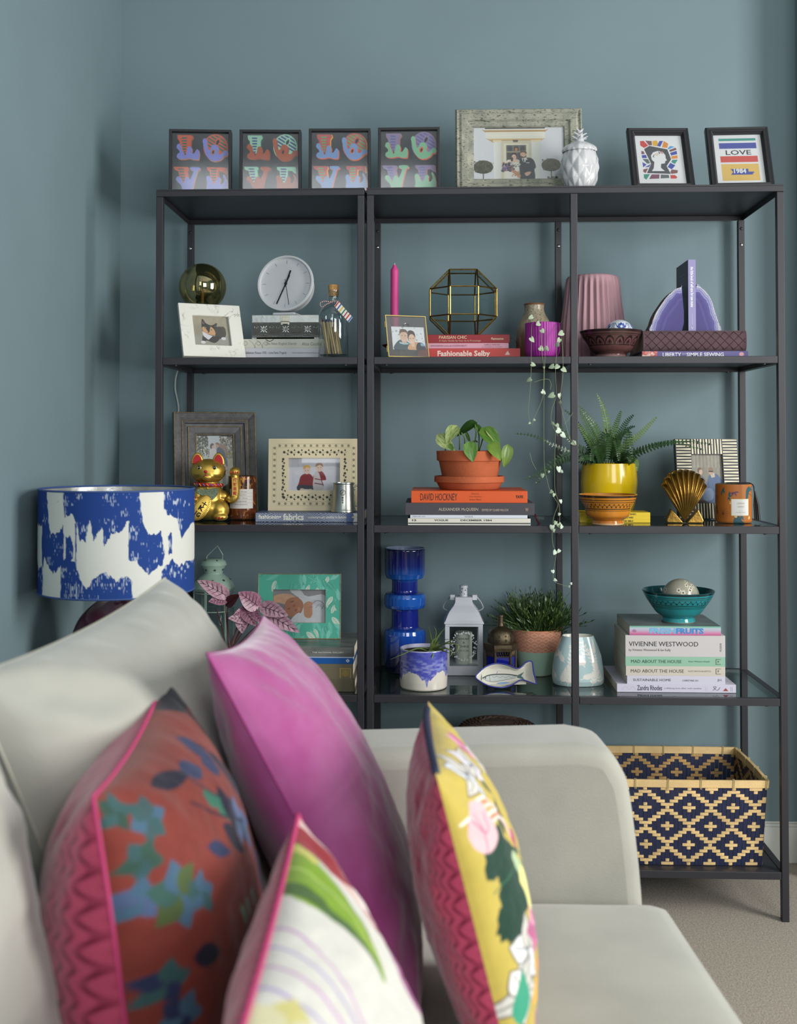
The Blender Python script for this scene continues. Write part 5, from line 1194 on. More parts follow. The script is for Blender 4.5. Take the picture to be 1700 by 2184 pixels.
for sx in (-1, 1):
    cx_, cz_ = C(444+sx*22.5, 983)
    ear = sp2([(cx_-.0165, cz_-.012), (cx_-.014, cz_+.004), (cx_-.006, cz_+.016), (cx_+.004, cz_+.0165), (cx_+.013, cz_+.004), (cx_+.016, cz_-.014)], 4)
    MB().prism(list(reversed(ear)), -.008, .008).build('ear', GC, cat, bevel=.003, bseg=3, smooth=50)
    e2 = [(cx_+(x-cx_)*.74, cz_+(z-cz_)*.78-.001) for x, z in ear]; MB().prism(list(reversed(e2)), -.0092, -.0075).build('ear_lining', RED, cat, bevel=.0008)
    ex, ez = C(444+sx*16.5, 1000); MB().ball((ex, -.0335, ez), (.0062,.0022,.0052), 16, 10).build('eye', M('cream_eye', (214,196,130), .3), cat, smooth=180)
    MB().ball((ex, -.0352, ez), (.0036,.0016,.0044), 14, 8).build('pupil', BLKP, cat, smooth=180); MB().ball((ex-.0008, -.0367, ez+.0012), (.0009,.0006,.0009), 8, 6).build('eye_glint', WPL, cat)
    wk = MB()
    for k in range(3): wk.tube(smoothpts([(ex+sx*.000, -.0385+.004*abs(k-1)*0, ez-.017-k*.0028), (ex+sx*.008, -.0335, ez-.0185-k*.003), (ex+sx*.0155, -.024, ez-.0165-k*.0036)], 4), .0004, 5)
    for k in range(3): wk.tube([(ex+(k-1)*.004, -.0345, ez+.006), (ex+(k-1)*.006+sx*.002, -.033, ez+.011)], .0004, 5)
    wk.tube(smoothpts([(ex-.0075, -.0325, ez-.001), (ex-.003, -.0352, ez+.0042), (ex+.004, -.0352, ez+.004), (ex+.0075, -.032, ez-.001)], 4), .00055, 5)
    wk.build('whiskers', BLKP, cat)
nx, nz = C(442, 1008); MB().ball((nx, -.0435, nz), (.0048,.003,.0036), 14, 8).build('nose', RED, cat, smooth=180)
MB().tube(smoothpts([(nx-.006,-.0425,nz-.013), (nx-.002,-.0448,nz-.0105), (nx,-.045,nz-.0075), (nx+.003,-.0448,nz-.0105), (nx+.007,-.0425,nz-.013)], 4), .0009, 6).build('mouth', RED, cat, smooth=180)
col = []
for i in range(40):
    a = 2*PI*i/40; x, z = C(445, 1036.5); col.append((x+.0335*math.cos(a), -.001+.0325*math.sin(a), z+.002*math.cos(a)*-1))
MB().tube(col, .0044, 8, closed=True).build('collar', RED, cat, smooth=180)
cb = MB(); cy_ = MB()
for k, a in enumerate(np.linspace(-2.6, -.5, 9)):
    x, z = C(445, 1036.5); p = Vector((x+.0375*math.cos(a), -.001+.0365*math.sin(a), z))
    (cb if k % 2 else cy_).tube([p+Vector((-.0025,0,.003)), p+Vector((.0025,0,-.003))], .0014, 6)
cb.build('collar_braid', M('blue_braid', (60,100,170), .5), cat); cy_.build('collar_braid', M('orange_braid', (214,140,50), .5), cat)
GLIT = M('silver_glitter', (150,160,140), .3, .8, bump=1, bs=700, col2=(90,110,84), vs=500)
bx_, bz_ = C(452, 1055)
bib = sp2([(bx_-.033, bz_+.012), (bx_-.012, bz_+.010), (bx_+.004, bz_+.013), (bx_+.018, bz_+.012), (bx_+.018, bz_-.002), (bx_+.008, bz_-.014), (bx_-.002, bz_-.016), (bx_-.018, bz_-.008), (bx_-.034, bz_+.002)], 4, True)
bmesh_ = MB().prism(list(reversed(bib)), -.0395, -.030).build('glitter_bib', GLIT, cat, bevel=.002)
bx_, bz_ = C(446, 1043.5); MB().ball((bx_, -.040, bz_), .0036, 14, 10).build('bell', GC, cat, smooth=180)
# coin plaque
px_, pz_ = C(432, 1085)
pm = Matrix.Translation((px_, -.0465, pz_)) @ Matrix.Rotation(.58, 4, 'Y') @ Matrix.Rotation(-.15, 4, 'X')
MB().ball((0,0,0), (.0225,.006,.036), 32, 20, pm).build('coin_plaque', GC, cat, smooth=180)
rg = MB()
for k in range(-8, 9):
    for sx in (-1, 1):
        z = k*.0038; w_ = .0225*math.sqrt(max(0, 1-(z/.036)**2))
        rg.tube([pm @ Vector((sx*w_*.55, -.0052, z)), pm @ Vector((sx*w_*.9, -.0030, z))], .0005, 5)
rg.build('coin_ridges', M('dull_gold', (120,92,34), .5, .6), cat)
for s, dz in (('十',.018), ('K',.005), ('1G',-.012)):
    p = pm @ Vector((0, -.0064, dz)); text(cat, s, p.x, p.y-.0012, p.z-.006, h=.013, w=.014, mat=BLKP, align='C', ang=-33, bold=.045)
pw = MB(); x, z = C(421, 1066); pw.ball((x-.002, -.048, z), (.009,.008,.007), 16, 10)
pw.build('paw', GC, cat, smooth=180)
cw = MB()
for k in range(3): cw.ball((x-.008+k*.005, -.0555, z-.001+k*.002), (.0018,.0016,.003), 8, 6)
for fx in (418, 473):
    for k in range(3): xx, zz = C(fx-6+k*6, 1107); cw.ball((xx, -.0505, zz), (.0022,.0018,.0030), 8, 6)
cw.build('claws', RED, cat)
# waving arm
ar = MB(); A = [C(486,1064), C(494,1069), C(502,1064), C(504,1048), C(503,1030), C(502,1014)]
ar.tube(smoothpts([(x, -.012, z) for x, z in A], 5), [.0085,.0095,.0105,.011,.011,.011,.011,.0112,.0115,.0118]+[.0122]*12+[.012]*4, 18, flat=.8)
ar.v, ar.f, ar.c = [], [], []
pp = smoothpts([(x, -.014, z) for x, z in A], 5); ar.tube(pp, [.009+.0035*min(1, i/8) for i in range(len(pp))], 18, flat=.85)
x, z = C(502.5, 1010); ar.ball((x, -.016, z), (.0138,.0125,.0135), 20, 14)
ar.build('waving_arm', GC, cat, smooth=180)
cw = MB(); x, z = C(502.5, 1007)
for k in range(4): cw.ball((x-.0078+k*.0052, -.0275, z-.004), (.0019,.0016,.0032), 8, 6)
cw.build('arm_claws', RED, cat)
x0, z0 = C(503, 1040); box('arm_plaque', M('yellow_plaque', (214,176,84), .4), cat, x0-.0065, x0+.0065, -.0275, -.0245, z0-.0245, z0+.022)
for k, ch in enumerate('招財進寶'): text(cat, ch, x0, -.0278, z0+.0115-k*.0112, h=.0095, w=.0095, mat=RED, align='C', bold=.02)
# tortoiseshell candle
def tort():
    r = Ras(0, 0, 200, 92, 330, (70,36,26)); n1 = fbm(r.X/22, r.Y/22, 3); n2 = fbm(r.X/13+9, r.Y/22, 8)
    r.put(np.clip((n1-.45)*5, 0, 1), (110,56,30)); d = np.abs(n2-.5); r.put(np.clip((.035-d)*40, 0, 1)*np.clip((n1-.3)*4, 0, 1), (206,140,56)); r.put(np.clip((r.Y-60)/30, 0, .5), (120,62,36)); return r
X = at(517, 1060, .198).x; R_ = .0362; H_ = zat(518, 1015, .198)-Z3
tc_ = thing('candle_jar', 'tortoiseshell glass candle jar with a white paper label beside the gold cat', 'candle', (X, .198, Z3), -.05)
lathe_print('jar', tort(), [(R_*.9,.001), (R_*.97,.004), (R_,.012), (R_,H_-.001), (R_*.98,H_)], tc_, GLAZEP)
lathe('jar_inside', M('dark_amber', (60,32,24), .2), tc_, [(R_*.98,H_), (R_*.93,H_-.001), (R_*.93,H_-.02), (.0001,H_-.021)], 40, cap0=False)
MB().lathe([(.0001,.0), (R_*.9,.001)], 32, cap0=False).build('jar_base', M('dark_amber', (60,32,24), .2), tc_)
LBL = M('paper_label', (216,212,204), .7)
za, zb_ = zat(518, 1083, .198)-Z3, zat(518, 1042, .198)-Z3
print_mesh('label', Ras(0,0,1,.7,24,(216,212,204)), lambda U, V: ((R_+.0003)*np.sin((U-.5)*1.9+.1), -(R_+.0003)*np.cos((U-.5)*1.9+.1), za+(zb_-za)*V), MATTEP, tc_)
for k, s in enumerate(('Maison Bougie', 'Jasmine Noir', '20cl · 7oz', 'warm scent of wood', 'smoke & jasmine')): text(tc_, s, .004, 0, zb_-.0085-k*.0082, h=.0032, w=.034-.004*(k % 2), mat=INK((90,86,84)), align='C', wrap=R_+.0006)
for k in range(4): print_mesh('label_line', Ras(0,0,1,.7,12,(130,126,122)), lambda U, V: ((R_+.0005)*np.sin((U-.5)*1.8+.1), -(R_+.0005)*np.cos((U-.5)*1.8+.1), zb_-.011-k*.0082+.0004*V), MATTEP, tc_)
# book and cream frame
def stripes():
    r = Ras(0, 0, 225, 20, 450, (66,82,122)); ph = (r.X*.62-r.Y*.9+3*np.sin(r.X/9))/3.4; r.put(np.clip(np.sin(ph*2*PI)*2.5-.4, 0, 1), (190,194,200)); r.rect(196, 0, 225, 20, (206,206,206)); r.ell(200, 10, 9, 13, (84,100,140)); r.ell(208, 9, 4, 2.2, (196,190,150)); r.ell(217, 9, 4, 2.2, (196,190,150)); return r
Yb = .105; b = book('blue striped paperback Fashioning Fabrics under the cream frame', 545, 772, Z3, hpx(1093,1112,Yb), Yb, .2, (90,104,140), [('fashioning', .028, .5, .62, .215, (222,220,210), .03), ('fabrics', .26, .55, .75, .195, (222,220,210), .04), ('contemporary textiles in fashion', .495, .5, .38, .36, (210,208,200), .02)], spine=stripes(), paper=True, py=1100)
Z = Z3+b['_h']
def folk():
    r = Ras(0, 0, 198, 154, 250, (222,208,174)); ink = (52,56,52)
    for k in range(12):
        for y in (15, 139): x = 24+k*13.6; flower(r, x, y, 3.0, [ink], 6); r.ell(x, y, 1, 1, (222,208,174))
    for k in range(10):
        for x in (13, 185): y = 20+k*12.7; flower(r, x, y, 3.0, [ink], 6); r.ell(x, y, 1, 1, (222,208,174))
    for a, b_ in (((20,11),(178,11)), ((20,19),(178,19)), ((20,135),(178,135)), ((20,143),(178,143)), ((9,18),(9,136)), ((17,18),(17,136)), ((181,18),(181,136)), ((189,18),(189,136))): r.line([a, b_], .4, (150,142,120))
    q = random.Random(2)
    def spray(x, y, d):
        flower(r, x, y, 3.4, [ink], 5, q.uniform(0,60)); r.line([(x,y),(x+d[0]*6,y+d[1]*6+2),(x+d[0]*11,y+d[1]*11-1)], .6, ink, smooth=4)
        r.poly(leafpts(x+d[0]*7-d[1]*2, y+d[1]*7-d[0]*2, 5, 3.4, q.uniform(-120,-40)), ink); r.poly(leafpts(x+d[0]*6+d[1]*3, y+d[1]*6+d[0]*3, 5, 3.4, q.uniform(30,120)), ink)
    for k in range(9): x = 34+k*15.6; spray(x, 29, (1,0)); spray(x, 125, (1,0)) if k < 8 else None
    for k in range(6): y = 44+k*15; spray(32, y, (0,1)); spray(166, y, (0,1))
    return r
def kids():
    r = Ras(1045, 525, 1468, 788, 190, (206,202,210)); r.rect(1045, 525, 1468, 600, (186,182,188))
    for x in range(1080, 1468, 46): r.line([(x,525),(x,600)], 2, (160,156,160))
    r.poly([(1045,620),(1250,600),(1468,610),(1468,788),(1045,788)], (212,208,216), smooth=3); rd = (134,38,44)
    r.poly([(1150,670),(1190,648),(1225,655),(1250,690),(1245,750),(1130,760),(1135,720)], rd, smooth=4); r.poly([(1130,740),(1240,745),(1250,775),(1180,770),(1125,780)], (60,58,66), smooth=3); r.ell(1198, 625, 28, 30, (222,186,166)); r.poly([(1168,615),(1180,588),(1215,588),(1226,612),(1200,600)], (214,160,60), smooth=4)
    r.poly([(1255,660),(1290,632),(1320,635),(1345,670),(1350,700),(1320,705),(1330,750),(1250,755),(1245,700)], rd, smooth=4); r.poly([(1258,650),(1290,640),(1310,700),(1330,755),(1330,775),(1250,770)], (200,190,190), smooth=3); r.line([(1262,690),(1320,700)], 8, (150,60,66)); r.line([(1262,725),(1325,735)], 8, (120,60,66)); r.ell(1297, 602, 30, 34, (224,190,172)); r.poly([(1268,598),(1275,572),(1315,570),(1325,598),(1300,584)], (150,112,86), smooth=4)
    for x, y in ((1187,627),(1207,627),(1286,604),(1309,603)): r.ell(x, y, 3, 3, (50,40,40))
    r.ell(1160, 772, 16, 8, (222,190,170)); r.ell(1225, 776, 14, 7, (222,190,170)); return r.grain(.04, 15, 3)
X = span(571, 768, 1010, .18)[0]; t = thing('framed_picture', 'cream frame printed with dark flowers around a photo of two small children', 'picture frame', (X, .178, Z+.016*math.sin(.06)), .01, -.06)
fw, fh = .2365, .186; ra = folk()
iw, ih = .134, .084; zc0 = .052
# face of the frame with its opening
u0, u1, v0, v1 = (fw-iw)/2/fw, 1-(fw-iw)/2/fw, zc0/fh, (zc0+ih)/fh
U, V = np.meshgrid(np.linspace(0,1,ra.nx), np.linspace(1,0,ra.ny)); i_ = np.arange(U.size).reshape(U.shape)
hole = (U > u0) & (U < u1) & (V > v0) & (V < v1)
qd = np.stack([i_[:-1,:-1], i_[1:,:-1], i_[1:,1:], i_[:-1,1:]], -1)[~(hole[:-1,:-1] | hole[1:,1:])]
me = bpy.data.meshes.new('frame_face'); me.from_pydata(np.stack([(U.ravel()-.5)*fw, 0*U.ravel(), V.ravel()*fh], 1).tolist(), [], qd.tolist())
ca = me.color_attributes.new('Col', 'FLOAT_COLOR', 'POINT'); cc = np.ones((U.size,4), np.float32); cc[:,:3] = ra.im.reshape(-1,3); ca.data.foreach_set('color', cc.ravel()); me.materials.append(MATTEP); link(bpy.data.objects.new('frame_face', me), t)
CRM = M('cream_bone', (222,208,174), .5); mb = MB(); e = .0002
for (a, b_, c, d) in ((-fw/2, -iw/2, 0, fh), (iw/2, fw/2, 0, fh), (-iw/2, iw/2, 0, zc0), (-iw/2, iw/2, zc0+ih, fh)): mb.box(a, b_, e, .016, c, d)
mb.build('frame', CRM, t); flat('photo', kids(), t, iw+.004, ih+.004, 0, .008, zc0-.002); box('glass', CLEAR, t, -iw/2, iw/2, .005, .0062, zc0, zc0+ih); box('backing', BACKB, t, -iw/2-.0, iw/2, .009, .015, zc0-.0, zc0+ih); strut(t, fh, .016, lean=.06)
# pewter tankard
PEW = M('pewter', (176,178,170), .3, 1, bump=.08, bs=60, var=.12, vs=20)
X, W = span(707, 752, 1040, .112); rt_ = W/2; rb_ = span(703.5, 757, 1095, .112)[1]/2; H_ = zat(730, 1030, .112)-Z
X = at(731, 1060, .112).x
tk = thing('pewter_tankard', 'small engraved pewter tankard in front of the cream frame', 'tankard', (X, .107+rb_, Z))
MB().lathe([(.0001,0), (rb_,0), (rb_*1.02,.003), (rb_*.98,.006), (rb_*.93,.010), (rt_*1.02,H_*.6), (rt_*.97,H_-.004), (rt_*1.03,H_-.002), (rt_*1.02,H_), (rt_*.95,H_), (rt_*.93,H_-.01), (.0001,H_-.012)], 56).build('cup', PEW, tk, smooth=40)
eg = MB(); zc2 = H_*.68
eg.tube([(.0065*math.cos(a), -(rt_*1.0+.0012)+.0004*math.cos(2*a), zc2+.0065*math.sin(a)) for a in np.linspace(0, 2*PI, 20)[:-1]], .0006, 5, closed=True)
for k in range(3): eg.ball((0, -(rt_*1.03+.001), zc2-.013-k*.006), (.0022-.0004*k,.0006,.0026), 8, 6)
eg.tube([(-.003,-(rt_*1.0+.0012),zc2-.003), (.003,-(rt_*1.0+.0012),zc2+.004)], .0006, 5)
eg.build('engraving', M('pewter_dark', (90,90,86), .5, .8), tk)
MB().tube(smoothpts([(rt_*.95,.008,H_*.85), (rt_*1.35,.012,H_*.88), (rt_*1.62,.014,H_*.6), (rt_*1.45,.012,H_*.3), (rb_*.95,.008,H_*.2)], 6), .0022, 8).build('handle', PEW, tk, smooth=180)

# ================================================================ third shelf, left bay of the wide unit
Z = Z3; Yb = .006
b = book('cream and black December 1984 magazine at the bottom of the pile', 870, 1132, Z, hpx(1107.5,1122.5,Yb), Yb, .21, (34,38,42), [('12', .035, .72, .26, .035, (40,40,44), .04), ('VOGUE', .215, .72, .26, .115, (40,40,44), .03), ('DECEMBER 1984', .43, .72, .26, .255, (40,40,44), .03)], spine=(lambda r: r.rect(0,0,262,9.6,(212,208,194)).rect(0,9.6,262,12.4,(40,44,48)).rect(0,12.4,262,15,(206,204,196)))(Ras(0,0,262,15,262,(206,204,196))), paper=True, py=1115, name='magazine', cat='magazine'); Z += b['_h']
b = book('slim white magazine under the grey McQueen book', 875, 1125, Z, hpx(1100.5,1107.5,Yb), Yb+.001, .21, (206,210,220), [('FEBRUARY 2019', .02, .5, .30, .11, (110,114,124)), ('VOGUE', .465, .5, .45, .072, (120,124,134))], paper=True, py=1104, name='magazine', cat='magazine'); Z += b['_h']
b = book('large charcoal grey book Alexander McQueen', 864, 1140, Z, hpx(1074.5,1100,Yb), Yb, .23, M('charcoal_cloth', (70,68,74), .7, bump=.3, bs=600), [('ALEXANDER McQUEEN', .26, .45, .28, .305, (190,176,158), .0), ('EDITED BY CLAIRE WILCOX', .595, .42, .18, .205, (190,176,158)), ('W', .93, .45, .30, .022, (190,160,140))], py=1087)
MB().tube([Vector(p)-b.location for p in smoothpts([at(1141,1096,.10), at(1143,1104,.09), at(1147,1113,.08), at(1152,1118,.07), at(1156,1117.5,.07)], 5)], .0022, 4, flat=.25).build('bookmark_ribbon', M('wine_ribbon', (90,16,36), .5), b); Z += b['_h']
b = book('orange book David Hockney under the terracotta saucer', 877, 1125, Z, hpx(1048.5,1074,Yb), Yb+.004, .22, (208,84,30), [('DAVID HOCKNEY', .08, .5, .60, .318, (46,30,26), -.004), ('Edited by', .52, .76, .13, .066, (110,50,30)), ('Chris Stephens', .50, .52, .13, .106, (110,50,30)), ('Andrew Wilson', .502, .28, .13, .104, (110,50,30)), ('TATE', .90, .52, .24, .063, (46,30,26), .04)], py=1061); Z += b['_h']
TER = M('terracotta', (180,96,62), .75, var=.14, vs=12, bump=.25, bs=200, spec=.2)
X, W = span(926.5, 1076, 1025, .115); R_ = W/2; H_ = hpx(1017,1047,.115)*.93
sa = thing('saucer', 'terracotta plant saucer on the orange book', 'saucer', (X, .115, Z+.0004))
lathe('dish', TER, sa, [(.0001,0), (R_*.82,0), (R_*.85,.002), (R_*.94,H_*.52), (R_,H_*.55), (R_,H_-.001), (R_*.99,H_), (R_*.95,H_), (R_*.93,H_-.003), (R_*.86,.006), (.0001,.006)], 72)
X, W = span(931, 1073.5, 975, .115); R_ = W/2; zb0 = Z+.0068; f = lambda y: zat(1002, y, .115)-zb0; H_ = f(961.5)
pt = thing('pothos_plant', 'terracotta pot of variegated pothos in a saucer', 'potted plant', (X, .115, zb0))
zr = f(983)
lathe('pot', TER, pt, [(.0001,0), (R_*.76,0), (R_*.775,.002), (R_*.93,zr), (R_*.985,zr+.001), (R_*.99,zr+.004), (R_,H_-.001), (R_*.99,H_), (R_*.93,H_), (R_*.92,H_-.012), (.0001,H_-.013)], 72)
lathe('soil', M('potting_soil', (52,40,32), .95, bump=1, bs=200), pt, [(.0001,H_-.009), (R_*.925,H_-.010)], 40, cap0=False)
def leaf_mesh(nm_, mat, L=1, W=.7, fold=.12, droop=.18, heart=.12, nu=9):
    vs = []; fs = []
    for i in range(nu+1):
        t = i/nu; w_ = W/2*(math.sin(PI*t**.62)**.85 if 0 < t < 1 else 0)
        for k in range(-2, 3):
            x = w_*k/2; z = t-heart*abs(k/2)*(1-t)**3; y = fold*abs(k/2)*w_*2 - droop*t*t
            vs.append((x, -y, z))
    for i in range(nu):
        for k in range(4): a = i*5+k; fs.append((a, a+1, a+6, a+5))
    me = bpy.data.meshes.new(nm_); me.from_pydata(vs, [], fs); me.materials.append(mat); me.polygons.foreach_set('use_smooth', [True]*len(fs)); return me
def leafmat(nm_, c1, c2, vs=6, st=(1,1,.4), rough=.35):
    return M(nm_, c1, rough, col2=c2, vs=vs, stretch=st, coat=.15, spec=.4)
P1 = leafmat('pothos_dark', (52,88,38), (70,108,48)); P2 = leafmat('pothos_mid', (62,104,40), (104,138,56), 5, (3,1,.6)); P3 = leafmat('pothos_pale', (96,132,50), (190,198,138), 6, (4,1,.6)); P4 = leafmat('pothos_yellow', (118,144,52), (84,118,44), 5)
LM = {c: leaf_mesh('leaf', m, W=.78) for c, m in (('d',P1), ('m',P2), ('p',P3), ('y',P4))}
STEM = M('green_stem', (96,122,56), .5)
def put_leaf(parent, me, base, tip, w, toward, mats=None):
    """leaf from base to tip (world), w = width as a share of its length times .78, face turned to the direction given"""
    d = Vector(tip)-Vector(base); L = d.length; z = d.normalized(); n = Vector(toward); n = (n-z*n.dot(z)).normalized(); x = n.cross(z)*-1; y = n*-1
    m = Matrix((( x.x, y.x, z.x), (x.y, y.y, z.y), (x.z, y.z, z.z))).to_4x4()
    o = link(bpy.data.objects.new('leaf', me), parent)
    o.matrix_world = Matrix.Translation(Vector(base)-parent.location) @ m @ Matrix.Diagonal((L*w, L, L, 1)); return o
def zz(x, y, Y): return at(780+x/3.696, 840+y/3.696, Y)
leaves = [((862,238),(700,318),.75,'d',.11,.13,(.1,-.8,.8)), ((712,262),(632,372),.95,'p',.08,.06,(-.3,-1,.4)), ((575,335),(700,445),.8,'p',.09,.08,(-.3,-1,.3)), ((815,390),(845,532),1.0,'m',.036,.022,(0,-1,.25)), ((925,285),(1066,415),.9,'m',.10,.07,(.3,-1,.5)), ((985,400),(1068,512),.85,'y',.05,.025,(.2,-1,.3)), ((1120,415),(1098,578),.75,'y',.085,.075,(.3,-1,.2)), ((850,250),(945,312),.6,'d',.12,.10,(.2,-.8,.7)), ((660,400),(690,450),.8,'m',.07,.06,(0,-1,.3)), ((965,285),(1040,380),.7,'p',.105,.08,(.4,-1,.6)), ((790,305),(830,400),.35,'m',.12,.12,(.2,-1,0))]
for (a, b_, w_, c, y0, y1, n_) in leaves: put_leaf(pt, LM[c], zz(*a, y0), zz(*b_, y1), w_, n_)
for (a, b_) in (((862,240),(850,440)), ((712,262),(740,440)), ((590,340),(630,445)), ((815,395),(880,380)), ((925,285),(895,450)), ((985,400),(960,440)), ((1118,415),(1075,440)), ((870,255),(890,450)), ((752,305),(780,420))):
    A0, B0 = zz(*a, .10), zz(*b_, .115); mid = (A0+B0)/2+Vector((.004,-.004,.006))
    MB().tube([Vector(p)-pt.location for p in smoothpts([A0, mid, B0], 5)], .0016, 6).build('leaf_stalk', STEM, pt, smooth=180)

# ================================================================ third shelf, right bay
def amber():
    r = Ras(0, 0, 628, 100, 700, (190,122,36)); ink = (50,36,24)
    r.rect(0, 0, 628, 7, ink); r.rect(0, 13, 628, 15.5, ink); r.rect(0, 20, 628, 22, ink)
    for k in range(34):
        c = k*18.47; r.line([(c,38),(c+9.2,26),(c+18.5,38)], 1.5, ink); r.ell(c, 36, 3, 3, ink); r.ell(c+9.2, 28, 2.4, 2.4, ink)
    r.rect(0, 41, 628, 44, ink); r.rect(0, 47, 628, 48.5, ink); r.put(np.clip((r.Y-50)/60, 0, .5), (176,100,36)); r.put(np.clip((r.Y-93)/5, 0, 1), (206,180,140)); return r.grain(.06, 30, 3)
Zt = Z3
bowl('amber glazed bowl with black zigzag band on the shelf', 1233.5, 1359.5, 1058, 1121, 1256, 1324.5, .052, Z3, amber(), M('amber_glaze', (180,116,36), .12, coat=.5), py=1060)
for k, (s, c) in enumerate((('WOMAN OF THE MILE', 'bottom'), ('THE GOOD WIFE', 'middle'), ('THE HUSBAND', 'top'))):
    h_ = hpx(1104, 1111.2, .125)
    b = book(('bottom', 'middle', 'top')[k]+' of three slim yellow books behind the amber bowl', 1237, 1387, Zt, h_, .108, .085, (216,188,36), [(s.split()[-1] if k == 2 else ' '.join(s.split()[-2:]), .60, .5, .48, .2 if k == 2 else .16, (70,60,20), .02), (('KA', 'SI', 'TH')[k], .10, .5, .4, .035, (120,104,30))], paper=True, py=1110, group='slim yellow books'); Zt += h_
YEL = M('yellow_glaze', (224,190,20), .2, coat=.4, var=.05, vs=8)
X, W = span(1239, 1359, 1030, .275); R_ = W/2; f = lambda y: zat(1299, y, .275)-Z3; H_ = f(988.5)
fe = thing('potted_fern', 'glossy yellow pot of green fern behind the amber bowl', 'potted plant', (X, .275, Z3))
lathe('pot', YEL, fe, sp2([(.0001,0), (R_*.7,0), (R_*.74,.003), (R_*.92,.04), (R_*.995,.085), (R_*.995,.105), (R_*.955,H_-.003), (R_*.94,H_), (R_*.9,H_-.002), (R_*.89,H_-.02)], 6), 72, smooth=180)
lathe('soil', M('potting_soil', (52,40,32), .95, bump=1, bs=200), fe, [(.0001,H_-.014), (R_*.9,H_-.015)], 40, cap0=False)
FERN = [leafmat('fern_green', (62,92,44), (96,126,60), 9), leafmat('fern_dark', (38,66,38), (58,88,48), 9), leafmat('fern_light', (104,134,66), (126,150,78), 9)]
def frond(pts, Ls, wmax, mat, n=22, side=(0,-1,.25)):
    """leaflets in pairs along a curved rib, one mesh"""
    rib = smoothpts([Vector(p)-fe.location for p in pts], 10); mb = MB()
    mb.tube(rib, [.0013*(1-.7*i/len(rib)) for i in range(len(rib))], 5)
    cum = [0]
    for i in range(1, len(rib)): cum.append(cum[-1]+(rib[i]-rib[i-1]).length)
    T = cum[-1]
    for k in range(n):
        s = T*(.12+.88*k/n)
        i = next(j for j in range(1, len(cum)) if cum[j] >= s or j == len(cum)-1)
        p = rib[i-1].lerp(rib[i], min(1, (s-cum[i-1])/max(1e-6, cum[i]-cum[i-1]))); d = (rib[i]-rib[i-1]).normalized()
        u = s/T; L = wmax*(1-u)**.55*min(1, .45+u*2.2)+.0015
        nn = Vector(side).normalized(); lat = d.cross(nn).normalized()
        for sg in (1, -1):
            dv = (lat*sg*.92+d*.38+nn*.12*random.uniform(-1.5,1.5)).normalized(); w_ = .0042*(1-u*.55)
            nv = dv.cross(d).cross(dv).normalized()
            mb.add([p, p+dv*L*.35+nv*w_, p+dv*L*.75+nv*w_*.75, p+dv*L-nn*-.001, p+dv*L*.72-nv*w_*.5, p+dv*L*.3-nv*w_*.6], [(0,1,2,3,4,5)])
    return mb.build('frond', mat, fe)
def fz(x, y, Y): return at(1090+x/4.857, 820+y/4.857, Y)
c0 = (1000,830)
fr = [([(990,830,.27),(1000,500,.25),(960,260,.24),(890,95,.23)],.017,2), ([(950,830,.26),(930,600,.24),(860,420,.22),(700,220,.21)],.016,0), ([(960,820,.26),(900,640,.24),(800,440,.22),(705,270,.2)],.016,0), ([(940,830,.25),(860,650,.22),(760,500,.2),(690,400,.19)],.016,0),
      ([(1010,830,.27),(1030,600,.25),(1090,420,.24),(1140,265,.23)],.016,0), ([(1030,830,.27),(1090,600,.25),(1190,400,.24),(1275,310,.23)],.016,1), ([(1050,830,.28),(1120,560,.27),(1230,450,.26),(1290,435,.25)],.012,1), ([(1080,830,.26),(1160,650,.24),(1330,520,.23),(1515,330,.22)],.013,2),
      ([(980,840,.24),(960,640,.2),(990,500,.19),(1010,640,.17),(1000,800,.165)],.018,1), ([(1030,840,.25),(1060,620,.21),(1090,560,.19),(1110,680,.17),(1120,800,.17)],.018,1), ([(900,850,.25),(800,760,.21),(700,700,.2),(600,715,.2),(440,810,.2),(300,920,.2),(140,985,.2)],.020,1), ([(900,850,.26),(760,740,.22),(600,690,.2),(460,640,.19),(330,570,.18),(180,520,.18),(35,510,.18)],.010,1),
      ([(900,850,.27),(740,780,.24),(600,760,.23),(420,850,.22),(250,1040,.21)],.016,1), ([(1120,840,.25),(1220,720,.2),(1330,680,.18),(1480,630,.15),(1700,600,.12),(1850,640,.11),(2000,680,.10)],.011,1), ([(1110,850,.26),(1250,760,.21),(1340,700,.19),(1500,640,.17),(1650,605,.15),(1850,590,.135),(2090,625,.12)],.013,1), ([(1100,850,.25),(1180,700,.2),(1210,480,.19),(1240,600,.17),(1260,790,.165)],.013,1), ([(1130,850,.25),(1260,780,.2),(1300,800,.19),(1310,900,.185)],.012,0),
      ([(880,840,.26),(820,720,.23),(700,650,.21),(600,560,.2),(500,430,.2),(420,410,.2)],.013,1), ([(890,840,.27),(780,560,.25),(650,350,.25),(550,260,.25)],.010,1), ([(930,840,.25),(860,760,.21),(760,760,.18),(700,800,.175)],.016,1), ([(960,840,.24),(900,690,.19),(850,700,.17),(830,800,.17)],.018,1), ([(1060,840,.25),(1150,740,.2),(1210,740,.175),(1240,810,.17)],.016,1)]
for pts, wm, mi in fr: frond([fz(*p) for p in pts], None, wm, FERN[mi], n=26 if len(pts) > 4 else 24)
